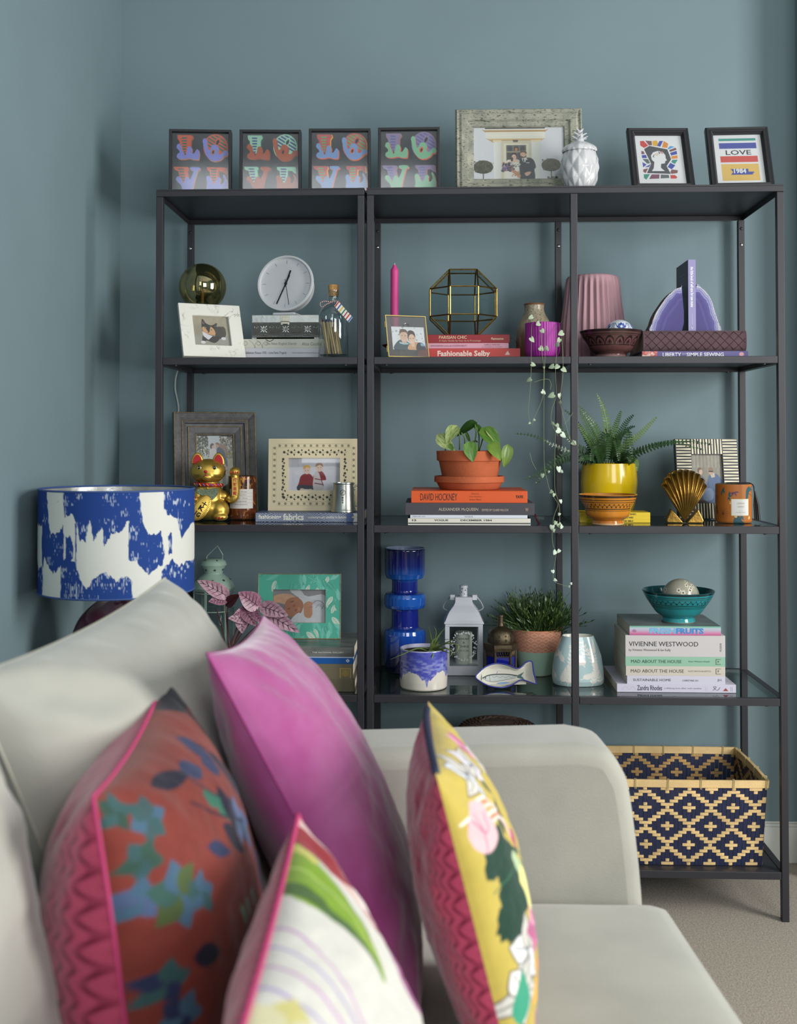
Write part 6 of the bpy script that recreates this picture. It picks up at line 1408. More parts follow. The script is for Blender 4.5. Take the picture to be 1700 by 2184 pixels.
# gold shell
SG = M('antique_gold_leaf', (150,116,54), .3, .9, bump=.25, bs=150, var=.3, vs=18); SG2 = M('bright_gold_paint', (196,140,30), .3, .8)
X = at(1460, 1060, .115).x; sp_ = .001168; sl = thing('shell_vase', 'gold double scallop shell vase beside the black and cream frame', 'vase', (X, .115, Z3+.0002), -.12)
def shell(name, y0, sgn, mat):
    n, m = 96, 26; vs = []; fs = []
    for j in range(m+1):
        t = j/m
        for i in range(n+1):
            a = (i/n-.5)*2*1.02; rib = 2*abs(math.cos((i/n)*PI*9))-1
            R = (.104-.010*abs(a)**2.2-.016*max(0, abs(a)-.55)**1.2+.0010*rib*(1 if t > .9 else .6))
            r = R*t
            x = r*math.sin(a*.62)*1.02; z = .004+r*math.cos(a*.62)*1.22
            depth = .036*math.sin(PI*min(1, t*.98)**1.2)**.8*(1-.35*abs(a)**2)+.004*t*(rib)*(.25+t)
            vs.append((x, y0+sgn*(-depth), z))
    for j in range(m):
        for i in range(n): q = j*(n+1)+i; fs.append((q, q+1, q+n+2, q+n+1) if sgn > 0 else (q, q+n+1, q+n+2, q+1))
    o = MB().add(vs, fs).build(name, mat, sl, smooth=180); s3 = o.modifiers.new('s', 'SOLIDIFY'); s3.thickness = .0025; return o
shell('front_shell', -.006, 1, SG); shell('back_shell', .03, -1, SG2)
side = MB(); 
ring = [];
for i in range(41):
    a = (i/40-.5)*2*1.02; R = (.104-.010*abs(a)**2.2-.016*max(0, abs(a)-.55)**1.2)*.96; ring.append((R*math.sin(a*.62)*1.02, .004+R*math.cos(a*.62)*1.22))
for i in range(40):
    if 12 < i < 27: continue
    (x0, z0), (x1, z1) = ring[i], ring[i+1]; n_ = len(side.v); side.add([(x0,-.007,z0), (x1,-.007,z1), (x1,.031,z1), (x0,.031,z0)], [(0,1,2,3)])
for s in (1, -1):
    a = 1.02*.62*s; side.add([(0,-.007,.003), (ring[-1 if s > 0 else 0][0],-.007,ring[-1 if s > 0 else 0][1]), (ring[-1 if s > 0 else 0][0],.031,ring[-1 if s > 0 else 0][1]), (0,.031,.003)], [(0,1,2,3)])
side.build('shell_side', SG2, sl)
for s in (1, -1): MB().prism([(s*.004,.0002), (s*.042,.0002), (s*.045,.006), (s*.032,.034)] if s > 0 else [(s*.004,.0002), (s*.032,.034), (s*.045,.006), (s*.042,.0002)], -.014, .036).build('foot', SG, sl, bevel=.002)
# black and cream striped frame
def shades():
    r = Ras(685, 340, 1190, 1010, 150, (150,142,128)); r.put(np.clip(np.sin(r.X/9)*.5+.2, 0, 1)*(r.Y < 520), (180,170,150)); r.put(np.clip((r.Y-900)/80, 0, 1), (70,68,66)); r.grain(.15, 40, 2)
    r.poly([(940,720),(980,620),(1060,600),(1130,640),(1190,740),(1190,980),(900,980)], (84,104,140), smooth=4); r.poly([(760,800),(800,650),(870,640),(930,740),(940,900),(760,960)], (110,120,140), smooth=4); r.poly([(985,600),(1060,590),(1065,650),(1010,660)], (206,190,170)); r.ell(1003, 570, 36, 50, (206,160,136)); r.ell(1003, 545, 40, 26, (150,116,90)); r.rect(968, 565, 1042, 582, (40,40,44)); r.ell(835, 575, 34, 44, (210,172,150)); r.ell(825, 560, 34, 40, (120,90,70)); r.ell(843, 582, 26, 36, (214,180,160)); r.poly([(870,830),(980,800),(1030,860),(1000,960),(870,960)], (130,150,180), smooth=3); return r.grain(.1, 14, 3)
BONEB = M('black_horn', (34,32,34), .35); BONEW = M('cream_bone_inlay', (222,216,186), .4)
X = at(1513, 1105, .235).x; fw, fh, bd = .1655, .2085, .041
bf = thing('framed_picture', 'black and cream striped bone frame with a photo of a couple in sunglasses', 'picture frame', (X, .222, Z3+.016*math.sin(.14)), .13, -.14)
pic_frame(bf, fw, fh, [(0,.0), (bd,.0), (bd,.012), (0,.016)], BONEB); box('backing', BACKB, bf, -fw/2+bd, fw/2-bd, .0095, .014, bd, fh-bd); flat('photo', shades(), bf, fw-2*bd+.002, fh-2*bd+.002, 0, .008, bd-.001); box('glass', CLEAR, bf, -fw/2+bd, fw/2-bd, .005, .0062, bd, fh-bd); strut(bf, fh, .016, lean=.14)
ms = {}
def inlay(horizontal, taper):
    k = (horizontal, taper)
    if k not in ms:
        L = bd-.002; a, b_ = (.0021, .0011) if taper else (.0011, .0021)
        v = [(0,0,-a), (L,0,-b_), (L,0,b_), (0,0,a)]
        if not horizontal: v = [(z, y, x) for x, y, z in v]
        v2 = [(x, -.0012, z) for x, y, z in v]+[(x, .0002, z) for x, y, z in v]
        me = bpy.data.meshes.new('inlay_strip'); me.from_pydata(v2, [], [(0,1,2,3), (4,7,6,5), (0,4,5,1), (1,5,6,2), (2,6,7,3), (3,7,4,0)]); me.materials.append(BONEW); ms[k] = me
    return ms[k]
nst = 27
for k in range(nst):
    z = .004+(fh-.008)*k/(nst-1)
    for sx in (-1, 1):
        o = link(bpy.data.objects.new('inlay_strip', inlay(True, k % 2 == 0)), bf); o.location = (-fw/2+.001 if sx < 0 else fw/2-bd+.001, 0, z)
nst = 11
for k in range(nst):
    x = -fw/2+bd+.0035+(fw-2*bd-.007)*k/(nst-1)
    for z in (.001, fh-bd+.001):
        o = link(bpy.data.objects.new('inlay_strip', inlay(False, k % 2 == 0)), bf); o.location = (x, 0, z)
# orange patterned candle
def jungle():
    r = Ras(0, 0, 286, 90, 420, (176,104,42)); q = random.Random(4); tl_, dk, cr, pu = (44,86,94), (40,56,60), (214,190,130), (104,60,84)
    for k in range(16):
        x = 8+k*18+q.uniform(-4,4); y = q.uniform(8, 80); c = q.choice([tl_, dk, tl_, pu])
        for j in range(5): r.poly(leafpts(x, y, q.uniform(8,14), 4, q.uniform(0,360)), c)
        if k % 3 == 0: flower(r, x+6, y+14, 5, [cr,(206,160,90)], 5)
    for cx_, cy_ in ((166,26), (60,30), (250,60)):      # parrots
        r.poly([(cx_,cy_-14),(cx_+10,cy_-22),(cx_+14,cy_-14),(cx_+8,cy_-2),(cx_+2,cy_+22),(cx_-4,cy_+26),(cx_-2,cy_+2)], tl_, smooth=4); r.line([(cx_+10,cy_-4),(cx_+30,cy_+2)], 1.2, dk)
    r.poly([(132,90),(134,76),(140,70),(146,74),(152,84),(160,90)], tl_, smooth=4); r.ell(137, 73, 3.5, 4, cr); r.ell(136, 68, 3, 2, (180,70,40))
    for k in range(14): r.line([(104,68),(104+15*math.cos(k*.45),68+15*math.sin(k*.45))], .8, (96,52,30))
    return r
X, W = span(1526.5, 1602.5, 1075, .135); R_ = W/2; f = lambda y: zat(1564, y, .135)-Z3; H_ = f(1032)
oc = thing('patterned_candle', 'orange jungle print candle jar with white label and black tassel', 'candle', (X, .135, Z3))
lathe_print('jar', jungle(), [(R_*.96,.0008), (R_,.004), (R_,H_-.002), (R_*.985,H_)], oc, PRINT)
lathe('lid', BLKP, oc, [(R_*.985,H_), (R_*.9,H_+.001), (.0001,H_+.001)], 48, cap0=False); MB().lathe([(.0001,0), (R_*.96,.0008)], 32, cap0=False).build('jar_base', BLKP, oc)
za, zb_ = f(1097), f(1063)
print_mesh('label_border', Ras(0,0,1,.8,16,(206,176,96)), lambda U, V: ((R_+.0003)*np.sin((U-.5)*1.06+.14), -(R_+.0003)*np.cos((U-.5)*1.06+.14), za-.001+(zb_-za+.002)*V), PRINT, oc)
print_mesh('label', Ras(0,0,1,.8,16,(222,220,216)), lambda U, V: ((R_+.0006)*np.sin((U-.5)*1.0+.14), -(R_+.0006)*np.cos((U-.5)*1.0+.14), za+(zb_-za)*V), PRINT, oc)
for s, z, h_, w_ in (('LEMON', .70, .0038, .019), ('GRASS', .50, .0038, .018), ('~ ~', .28, .001, .012), ('SCENTED CANDLE', .17, .0018, .024)): text(oc, s, .0064, 0, za+(zb_-za)*z, h=h_, w=w_, mat=INK((176,160,130)), align='C', wrap=R_+.0009)
ts = MB(); rn = random.Random(9)
tp = at(1602, 1033, .12)-oc.location
MB().tube(smoothpts([(-.02,-.01,H_+.003), (.01,-.02,H_+.003), (R_*.8,-.012,H_+.003), (R_+.003,-.008,H_-.004), (R_+.005,-.008,H_-.018)], 5), .0014, 6).build('tassel_cord', BLKP, oc)
for k in range(46):
    a = rn.uniform(0, 2*PI); r1 = rn.uniform(0,.004); r2 = rn.uniform(.003,.0075)
    ts.tube([(R_+.0065+r1*math.cos(a)*.6, -.009+r1*math.sin(a)*.6, H_-.018), (R_+.009+r2*math.cos(a), -.009+r2*math.sin(a), H_-.05), (R_+.0115+r2*1.1*math.cos(a), -.010+r2*math.sin(a), max(.001, f(1109)+rn.uniform(-.002,.002)))], .0008, 4)
ts.build('tassel', BLKP, oc)

# ================================================================ fourth shelf, narrow unit
Z4 = ZS(3)
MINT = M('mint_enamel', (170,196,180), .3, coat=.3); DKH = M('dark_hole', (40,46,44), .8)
X = at(456, 1240, .24).x; k_ = .00123; y4 = lambda y: zat(456, y, .24)-Z4
ml = thing('lantern', 'round mint green metal lantern with star cut-outs behind the begonia', 'lantern', (X, .24, Z4))
ro = .0555
lathe('base', MINT, ml, [(.0001,0), (ro,0), (ro*1.03,.004), (ro*1.0,.018), (ro*.96,.02)], 48, cap1=True)
lathe('glass_cylinder', MG('lantern_glass', (250,252,251)), ml, [(ro*.86,.021), (ro*.86,y4(1263))], 48, cap0=False)
for k in range(6):
    a = k*PI/3+.3; x, y = ro*.93*math.cos(a), ro*.93*math.sin(a); MB().box(-.003, .003, -.0012, .0012, .02, y4(1256), Matrix.Translation((x, y, 0)) @ Matrix.Rotation(a+PI/2, 4, 'Z')).build('upright', MINT, ml)
for z in (y4(1300), y4(1262)): MB().tube([(ro*.95*math.cos(2*PI*i/48), ro*.95*math.sin(2*PI*i/48), z) for i in range(48)], .0014, 6, closed=True).build('ring', MINT, ml, smooth=180)
lathe('roof', MINT, ml, sp2([(ro*.97,y4(1258)), (ro*1.02,y4(1252)), (ro*.98,y4(1248)), (ro*.85,y4(1238)), (ro*.62,y4(1229)), (.0265,y4(1224)), (.0235,y4(1221)), (.031,y4(1206)), (.034,y4(1205)), (.0335,y4(1203)), (.030,y4(1196)), (.02,y4(1191)), (.0001,y4(1190))], 4), 64, smooth=50)
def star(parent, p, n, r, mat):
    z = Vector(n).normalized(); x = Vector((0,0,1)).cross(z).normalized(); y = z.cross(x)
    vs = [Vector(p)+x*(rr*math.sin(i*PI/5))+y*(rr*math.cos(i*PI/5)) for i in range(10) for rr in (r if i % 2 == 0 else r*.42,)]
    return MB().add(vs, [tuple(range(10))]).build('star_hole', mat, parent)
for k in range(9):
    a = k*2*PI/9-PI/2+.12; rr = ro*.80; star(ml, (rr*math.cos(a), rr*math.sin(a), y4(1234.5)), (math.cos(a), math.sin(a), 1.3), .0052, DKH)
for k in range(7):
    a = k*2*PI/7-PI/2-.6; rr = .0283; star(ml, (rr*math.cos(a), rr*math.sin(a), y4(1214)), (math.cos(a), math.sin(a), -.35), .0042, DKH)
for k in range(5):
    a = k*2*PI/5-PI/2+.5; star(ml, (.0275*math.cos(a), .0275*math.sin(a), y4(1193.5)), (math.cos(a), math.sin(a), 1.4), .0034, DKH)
MB().tube([(-.022,0,y4(1202)), (-.018,-.002,y4(1186)), (.012,-.012,y4(1163)), (.026,-.012,y4(1182)), (.022,-.002,y4(1200))], .0013, 6).build('handle', MINT, ml)
lathe('candle', M('ivory_wax', (220,214,200), .6), ml, [(.0001,.0205), (.026,.0205), (.026,.075), (.0001,.075)], 32)
# begonia
BEG = [leafmat('begonia_pink', (172,122,142), (120,78,96), 9, (1,1,1), .4), leafmat('begonia_dark', (70,30,36), (90,40,46), 6), leafmat('begonia_silver', (196,160,172), (146,104,122), 8, (1,1,1), .4)]
VEIN = M('begonia_vein', (56,30,40), .5)
X, _ = span(450, 520, 1400, .075)
bg_ = thing('begonia_plant', 'small pot of silvery purple begonia leaves beside the green leaf patterned frame', 'potted plant', (X, .078, Z4))
lathe('pot', M('dark_clay_pot', (88,60,50), .7), bg_, [(.0001,0), (.036,0), (.048,.07), (.05,.072), (.05,.078), (.045,.078), (.044,.066), (.0001,.066)], 48)
def beg_leaf(base, tip, w, mi, toward=(0,-1,.35), Yb=.075, Yt=.05):
    A, B_ = at(400+base[0]/4.048, 1140+base[1]/4.048, Yb), at(400+tip[0]/4.048, 1140+tip[1]/4.048, Yt)
    key = ('b', mi)
    if key not in LM: LM[key] = leaf_mesh('leaf', BEG[mi], W=.78, fold=.10, droop=.10, heart=.18, nu=10)
    o = put_leaf(bg_, LM[key], A, B_, w, toward); vn = MB()
    def pt_(u, t): return Vector((u, -( .10*abs(u)*2 - .10*t*t)-.012, t))
    vn.tube([pt_(0, t) for t in (0,.3,.6,.95)], [.014,.012,.009,.003], 5)
    for t0 in (.10,.26,.42,.58,.74):
        for s in (1, -1):
            ww = .39*math.sin(PI*min(1, t0+.16)**.62)**.85*.86; vn.tube([pt_(0, t0), pt_(s*ww*.5, t0+.09), pt_(s*ww, min(.97, t0+.17))], [.010,.008,.002], 4)
    v_ = vn.build('veins', VEIN, o); return o
for a in (((325,520),(88,395),.62,2), ((325,560),(185,575),.85,0), ((345,600),(440,520),.75,1), ((600,610),(445,500),1.05,0), ((655,625),(865,695),.72,2), ((510,640),(400,690),.6,0), ((495,650),(585,785),.85,0), ((520,720),(355,720),.8,2), ((470,700),(470,850),1.0,2), ((715,700),(965,840),.55,2), ((560,660),(640,760),.7,0)): beg_leaf(*a)
BST = M('begonia_stem', (84,40,40), .5)
for a in ((325,520), (345,600), (600,610), (655,625), (495,650), (520,720), (470,700), (715,700), (250,640)):
    A = at(400+a[0]/4.048, 1140+a[1]/4.048, .075); MB().tube([Vector(p)-bg_.location for p in smoothpts([A, (A+bg_.location+Vector((0,0,.07)))/2+Vector((0,.004,.01)), bg_.location+Vector((random.uniform(-.012,.012),.0,.07))], 5)], .0014, 6).build('leaf_stalk', BST, bg_)
# stack of books under the baby photograph
Z = Z4; Yb = .033
b = book('thick olive book at the bottom of the pile under the baby photograph', 552, 757, Z, hpx(1452,1478,Yb), Yb, .20, (104,98,76), py=1465); Z += b['_h']
b = book('grey book with a gilt corner ornament on its spine', 548, 753, Z, hpx(1418.5,1452,Yb), Yb, .20, (112,104,84), py=1435, spine=(lambda r: r.line([(178,30),(178,10),(200,10),(200,30)], 1.4, (190,160,70)).ell(189, 21, 6, 7, (150,126,70)).line([(182,28),(182,14),(196,14),(196,28)], .8, (170,146,70)))(Ras(0,0,205,34,205,(112,104,84)))); Z += b['_h']
b = book('bright blue slim book with a white emblem on its spine', 550, 753, Z, hpx(1403,1418.5,Yb), Yb, .20, (24,84,156), py=1410, spine=(lambda r: r.rect(0,0,203,2,(196,200,206)).poly([(192,4.5),(196,8.5),(192,12.5),(188,8.5)], (222,226,230)).ell(192,8.5,1.2,2,(24,84,156)))(Ras(0,0,203,15.5,260,(24,84,156)))); Z += b['_h']
b = book('grey marbled art book under the leaf patterned frame', 546, 755, Z, hpx(1383,1403,Yb), Yb, .215, M('marbled_cover', (128,128,124), .35, col2=(84,90,88), vs=14, stretch=(1,4,4)), [('THE NATIONAL GALLERY', .575, .45, .16, .32, (220,220,220))], py=1393, paper=True); Z += b['_h']
def palm():
    r = Ras(0, 0, 214, 164, 260, (78,168,146)); q = random.Random(6)
    for k in range(110):
        x, y, L, a = q.uniform(-5,215), q.uniform(-5,165), q.uniform(24,40), q.choice([70,95,110,40,150,-60,-100])+q.uniform(-15,15)
        c = q.choice([(52,146,124),(88,176,154),(120,194,176),(206,216,200),(60,150,130)]); p = leafpts(x, y, L, L*.36, a); r.poly(p, c)
        if c[0] > 200 or c[0] < 100:
            ink = (60,150,130) if c[0] > 200 else (130,200,184); ar_ = math.radians(a)
            r.line([(x,y),(x+L*math.cos(ar_),y+L*math.sin(ar_))], .7, ink)
            for j in range(1, 8):
                t = j/8; w_ = L*.17*math.sin(PI*t**.8)
                for s in (1, -1): r.line([(x+L*t*math.cos(ar_), y+L*t*math.sin(ar_)), (x+L*(t+.12)*math.cos(ar_)-s*w_*math.sin(ar_), y+L*(t+.12)*math.sin(ar_)+s*w_*math.cos(ar_))], .6, ink)
    return r
def baby():
    r = Ras(740, 490, 1192, 778, 190, (150,148,150)); r.put(np.clip((r.Y-490)/300, 0, .6), (110,108,110)); r.poly([(880,500),(960,495),(1010,560),(950,560)], (206,206,206), smooth=3)
    r.poly([(960,540),(1040,555),(1190,550),(1192,778),(900,778),(960,720)], (206,206,210), smooth=3); r.poly([(1060,600),(1110,580),(1160,600),(1180,660)], (190,190,196), smooth=3); r.line([(1060,640),(1090,600),(1130,590),(1170,620),(1150,660)], 4, (90,92,98), smooth=5); r.line([(1100,650),(1130,620),(1150,640)], 3, (110,110,116), smooth=4)
    r.poly([(740,560),(800,535),(870,535),(930,560),(900,590),(850,620),(800,610),(745,600)], (214,168,136), smooth=4); r.poly([(840,620),(880,570),(950,565),(995,610),(985,680),(940,720),(890,725),(850,690)], (176,122,96), smooth=4)
    r.line([(890,602),(915,594)], 5, (90,56,46)); r.line([(866,660),(885,652)], 5, (90,56,46)); r.ell(920, 632, 14, 10, (160,100,80), -30); r.line([(925,675),(955,655)], 6, (130,60,56)); r.ell(960, 660, 14, 18, (196,140,110))
    r.poly([(1000,620),(1040,595),(1075,610),(1070,640),(1075,700),(1050,735),(1010,720),(1000,670)], (190,140,112), smooth=4); r.line([(1050,620),(1078,612)], 10, (196,146,118)); r.line([(1045,645),(1072,642)], 10, (180,130,104)); r.poly([(900,740),(960,690),(1010,730),(1090,740),(1080,778),(900,778)], (212,212,216), smooth=3); return r.grain(.06, 16, 2)
X = span(548, 726, 1300, .135)[0]; fw, fh = .2105, .1625; iw, ih = .133, .0835; zc0 = .0395; ra = palm()
pf = thing('framed_picture', 'green leaf patterned frame with a photo of a newborn baby', 'picture frame', (X, .145, Z+.014*math.sin(.07)), .015, -.07)
u0, u1, v0, v1 = (fw-iw)/2/fw, 1-(fw-iw)/2/fw, zc0/fh, (zc0+ih)/fh
U, V = np.meshgrid(np.linspace(0,1,ra.nx), np.linspace(1,0,ra.ny)); i_ = np.arange(U.size).reshape(U.shape); hole = (U > u0) & (U < u1) & (V > v0) & (V < v1)
qd = np.stack([i_[:-1,:-1], i_[1:,:-1], i_[1:,1:], i_[:-1,1:]], -1)[~(hole[:-1,:-1] | hole[1:,1:])]
me = bpy.data.meshes.new('frame_face'); me.from_pydata(np.stack([(U.ravel()-.5)*fw, 0*U.ravel(), V.ravel()*fh], 1).tolist(), [], qd.tolist())
ca = me.color_attributes.new('Col', 'FLOAT_COLOR', 'POINT'); cc = np.ones((U.size,4), np.float32); cc[:,:3] = ra.im.reshape(-1,3); ca.data.foreach_set('color', cc.ravel()); me.materials.append(PRINT); link(bpy.data.objects.new('frame_face', me), pf)
mb = MB()
for (a, b_, c, d) in ((-fw/2, -iw/2, 0, fh), (iw/2, fw/2, 0, fh), (-iw/2, iw/2, 0, zc0), (-iw/2, iw/2, zc0+ih, fh)): mb.box(a, b_, .0002, .014, c, d)
mb.build('frame', M('gilt_edge', (150,126,74), .45, .4), pf); MB().tube([(-fw/2,0,0), (fw/2,0,0), (fw/2,0,fh), (-fw/2,0,fh)], .0012, 6, closed=True).build('gilt_line', GILT, pf)
flat('photo', baby(), pf, iw+.004, ih+.004, 0, .008, zc0-.002); box('glass', CLEAR, pf, -iw/2, iw/2, .005, .0062, zc0, zc0+ih); box('backing', BACKB, pf, -iw/2, iw/2, .009, .013, zc0, zc0+ih); strut(pf, fh, .014, lean=.07)

# ================================================================ fourth shelf, left bay of the wide unit
X = at(864, 1300, .272).x; f = lambda y: zat(864, y, .272)-Z4; q_ = span(820, 908, 1200, .272)[1]/2; n_ = q_*.65
bv = thing('glass_vase', 'tall cobalt blue glass vase with stacked bulging tiers', 'vase', (X, .272, Z4))
pr = [(q_*.85,.0), (q_*.97,.006), (q_*1.0,.02), (q_*1.0,f(1350)), (q_*.96,f(1342)), (n_*1.06,f(1338)), (n_,f(1334)), (n_*.99,f(1300)), (n_*1.02,f(1297)), (q_*.93,f(1295)), (q_,f(1288)), (q_*1.0,f(1272)), (q_*.93,f(1264)), (n_*1.02,f(1262)), (n_*.97,f(1258)), (n_*.97,f(1238)), (n_*1.05,f(1234)), (q_*.9,f(1232)), (q_*.98,f(1222)), (q_*.99,f(1172)), (q_*.97,f(1169))]
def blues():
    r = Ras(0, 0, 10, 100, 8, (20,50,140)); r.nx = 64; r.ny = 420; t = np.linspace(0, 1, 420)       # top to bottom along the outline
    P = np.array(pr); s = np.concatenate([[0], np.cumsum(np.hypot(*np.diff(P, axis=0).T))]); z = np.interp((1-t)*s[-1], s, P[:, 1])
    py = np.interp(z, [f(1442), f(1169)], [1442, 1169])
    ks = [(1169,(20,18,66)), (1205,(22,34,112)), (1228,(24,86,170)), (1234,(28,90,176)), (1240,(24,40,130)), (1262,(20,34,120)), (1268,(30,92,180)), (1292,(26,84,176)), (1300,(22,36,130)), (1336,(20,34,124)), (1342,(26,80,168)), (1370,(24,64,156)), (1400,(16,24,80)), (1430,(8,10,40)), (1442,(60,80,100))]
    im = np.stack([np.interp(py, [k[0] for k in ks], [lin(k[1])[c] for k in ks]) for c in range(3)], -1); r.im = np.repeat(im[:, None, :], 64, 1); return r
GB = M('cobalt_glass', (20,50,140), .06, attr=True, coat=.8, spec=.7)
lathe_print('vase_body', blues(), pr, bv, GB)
lathe('vase_inside', M('pale_blue_lining', (150,166,200), .25), bv, [(q_*.97,f(1169)), (q_*.93,f(1168)), (q_*.9,f(1172)), (q_*.9,f(1225)), (.0001,f(1230))], 56, cap0=False); MB().lathe([(.0001,.0), (q_*.85,.0)], 40, cap0=False).build('vase_base', M('clear_base', (150,180,190), .1), bv)
# drip glazed pot with aloe
def drip():
    r = Ras(0, 0, 377, 100, 420, (214,208,196)); blc = (84,92,176)
    edge = 62+7*np.sin(r.X/14)+5*(fbm(r.X/9, 0*r.X, 3)-.5)*4
    for cx_, L in ((197,22), (188,6), (120,12), (260,10), (60,16), (330,14)): edge = edge+L*np.exp(-((r.X-cx_)/3.6)**2)
    nz = fbm(r.X/12, r.Y/5, 6)
    m = np.clip((edge-r.Y)/1.5+.5, 0, 1); r.put(m, (76,80,172)); r.put(m*np.clip((nz-.35)*2.2, 0, .75)*np.clip((r.Y-6)/30, .2, 1), (150,156,206)); r.put(np.clip((3-r.Y)/3, 0, 1), (190,190,206)); return r
X, W = span(852.5, 954.5, 1430, .098); R_ = W/2; f = lambda y: zat(903, y, .098)-Z4; H_ = f(1381)
dp = thing('aloe_plant', 'blue drip glazed white pot with a spiky trailing aloe', 'potted plant', (X, .098, Z4))
lathe_print('pot', drip(), [(R_*.95,.0008), (R_*.985,.004), (R_,.02), (R_,H_-.002), (R_*.985,H_)], dp, GLAZEP)
lathe('pot_inside', M('pale_violet_glaze', (176,176,200), .2), dp, [(R_*.985,H_), (R_*.93,H_), (R_*.92,H_-.012), (.0001,H_-.013)], 56, cap0=False); MB().lathe([(.0001,0), (R_*.95,.0008)], 40, cap0=False).build('pot_base', M('raw_clay', (200,190,176), .8), dp)
lathe('soil', M('potting_soil', (52,40,32), .95, bump=1, bs=200), dp, [(.0001,H_-.007), (R_*.92,H_-.009)], 40, cap0=False)
ALOE = leafmat('aloe_green', (88,110,58), (116,134,74), 30, (1,1,1), .4)
def az(x, y, Y): return at(780+x/3.269, 1140+y/3.269, Y)-dp.location
for pts, r0 in (([(430,815,.09),(360,795,.05),(270,830,.02),(170,872,.01)],.0045), ([(470,800,.09),(455,720,.085),(440,640,.08)],.005), ([(470,800,.095),(500,720,.085),(552,652,.08)],.0045), ([(470,800,.09),(560,755,.06),(640,722,.05)],.0045), ([(480,810,.08),(560,795,.05),(600,820,.04),(590,850,.035)],.0042), ([(480,800,.085),(560,760,.05),(640,770,.035),(645,800,.03),(600,845,.03)],.0042), ([(465,810,.07),(470,830,.045),(460,872,.035)],.0042), ([(450,810,.08),(420,830,.05),(380,855,.035)],.005), ([(500,790,.09),(540,810,.06),(590,830,.04)],.005), ([(470,800,.1),(490,680,.1),(475,640,.1)],.004), ([(440,800,.1),(400,790,.08),(330,800,.05)],.0042), ([(480,790,.095),(520,740,.08),(600,730,.06)],.004), ([(455,800,.09),(470,740,.08),(520,710,.075)],.0045)):
    p = smoothpts([az(*q) for q in pts], 6); n = len(p); MB().tube(p, [r0*(1-.92*(i/(n-1))**1.3) for i in range(n)], 6, flat=.55).build('leaf', ALOE, dp, smooth=60)
# white lantern with memorial candle
WL = M('white_lantern_paint', (204,206,214), .4)
X, W = span(949.5, 1030, 1390, .232); wl = thing('lantern', 'white metal lantern with a lettered candle inside', 'lantern', (X, .232, Z4), .0)
f = lambda y: zat(990, y, .232)-Z4; D = W*.98; hb = f(1331); hr = f(1277); y0, y1 = 0, D
mb = MB(); gi = f(1421); gt = f(1337); bw = .0115
box('base', WL, wl, -W/2, W/2, y0, y1, 0, gi, bevel=.001); box('header', WL, wl, -W/2, W/2, y0, y1, gt, hb, bevel=.001)
for sx in (-1, 1):
    for yy in (y0, y1-bw): box('corner_post', WL, wl, -W/2 if sx < 0 else W/2-bw, -W/2+bw if sx < 0 else W/2, yy, yy+bw, gi, gt)
gl_ = MG('lantern_pane', (249,251,250), gloss=.05)
box('pane', gl_, wl, -W/2+bw, W/2-bw, .004, .005, gi, gt); box('pane', gl_, wl, -W/2+bw, W/2-bw, y1-.005, y1-.004, gi, gt); box('pane', gl_, wl, -W/2+.004, -W/2+.005, bw, y1-bw, gi, gt); box('pane', gl_, wl, W/2-.005, W/2-.004, bw, y1-bw, gi, gt)
rf = MB(); secs = [(1.06,hb), (1.06,hb+.002), (.98,hb+.008), (.90,hb+.018), (.80,hb+.028), (.66,hb+.037), (.54,hb+.044), (.46,hb+.052), (.45,hr)]
vs = []
for k, z in secs:
    a = W/2*k; c = D/2
    vs += [(-a, c-a*D/W, z), (a, c-a*D/W, z), (a, c+a*D/W, z), (-a, c+a*D/W, z)]
fs = [(i*4+j, i*4+(j+1) % 4, (i+1)*4+(j+1) % 4, (i+1)*4+j) for i in range(len(secs)-1) for j in range(4)]+[(0,3,2,1), tuple(range(len(vs)-4, len(vs)))]
rf.add(vs, fs).build('roof', WL, wl, bevel=.0008)
MB().lathe([(.0001,hr), (.0102,hr), (.0098,f(1259)), (.0115,f(1258)), (.0105,f(1254)), (.004,f(1252)), (.0001,f(1252))], 28, cx=0, cy=D/2).build('chimney', WL, wl, smooth=40)
mb = MB()
for x, z in ((-.005,f(1267)), (.005,f(1263)), (.002,f(1271)), (-.003,f(1260))): mb.ball((x, D/2-.0093+.0004*abs(x)*100*.5, z), .0014, 8, 6)
mb.build('vent_hole', DKH, wl)
for sx in (-1, 1): MB().box(sx*W*.36, sx*W*.235, D/2-.012, D/2+.012, f(1284), f(1273)).build('handle_bracket', WL, wl, bevel=.0006)
MB().tube(smoothpts([(-W*.34,D/2+.006,f(1277)), (-W*.5,D/2+.03,f(1296)), (-W*.5,D/2+.034,f(1310)), (0,D/2+.036,f(1318)), (W*.5,D/2+.034,f(1310)), (W*.5,D/2+.03,f(1296)), (W*.34,D/2+.006,f(1277))], 5), .0016, 6).build('handle', WL, wl)
WAX = M('ivory_candle', (218,222,206), .5)
lathe('candle', WAX, wl, [(.0001,gi+.0002), (.0225,gi+.0002), (.0225,f(1355)), (.021,f(1354)), (.0001,f(1356))], 40, loc=(0, D/2, 0))
for k, (s, h_, w_) in enumerate((('SARAH', .0048, .026), ('&', .005, .006), ('CHRIS', .0055, .027), ('14.11.16', .004, .024))): text(wl, s, 0, D/2, f(1368+k*8.4), h=h_, w=w_, mat=INK((110,116,108)), align='C', wrap=None) if False else text(wl, s, 0, D/2-.0232, f(1368+k*8.4), h=h_, w=w_, mat=INK((96,102,96)), align='C')
fl = MB(); rn = random.Random(2)
for k in range(70):
    t = k/70*2*PI; x = .030*math.cos(t)+rn.uniform(-.004,.004); z = (gi+gt)/2+.036*math.sin(t)*1.0+rn.uniform(-.004,.004)
    if abs(x) < W/2-bw-.002 and gi+.001 < z < gt-.001: fl.ball((x, .0034, z), (rn.uniform(.001,.003), .0003, rn.uniform(.001,.003)), 7, 5)
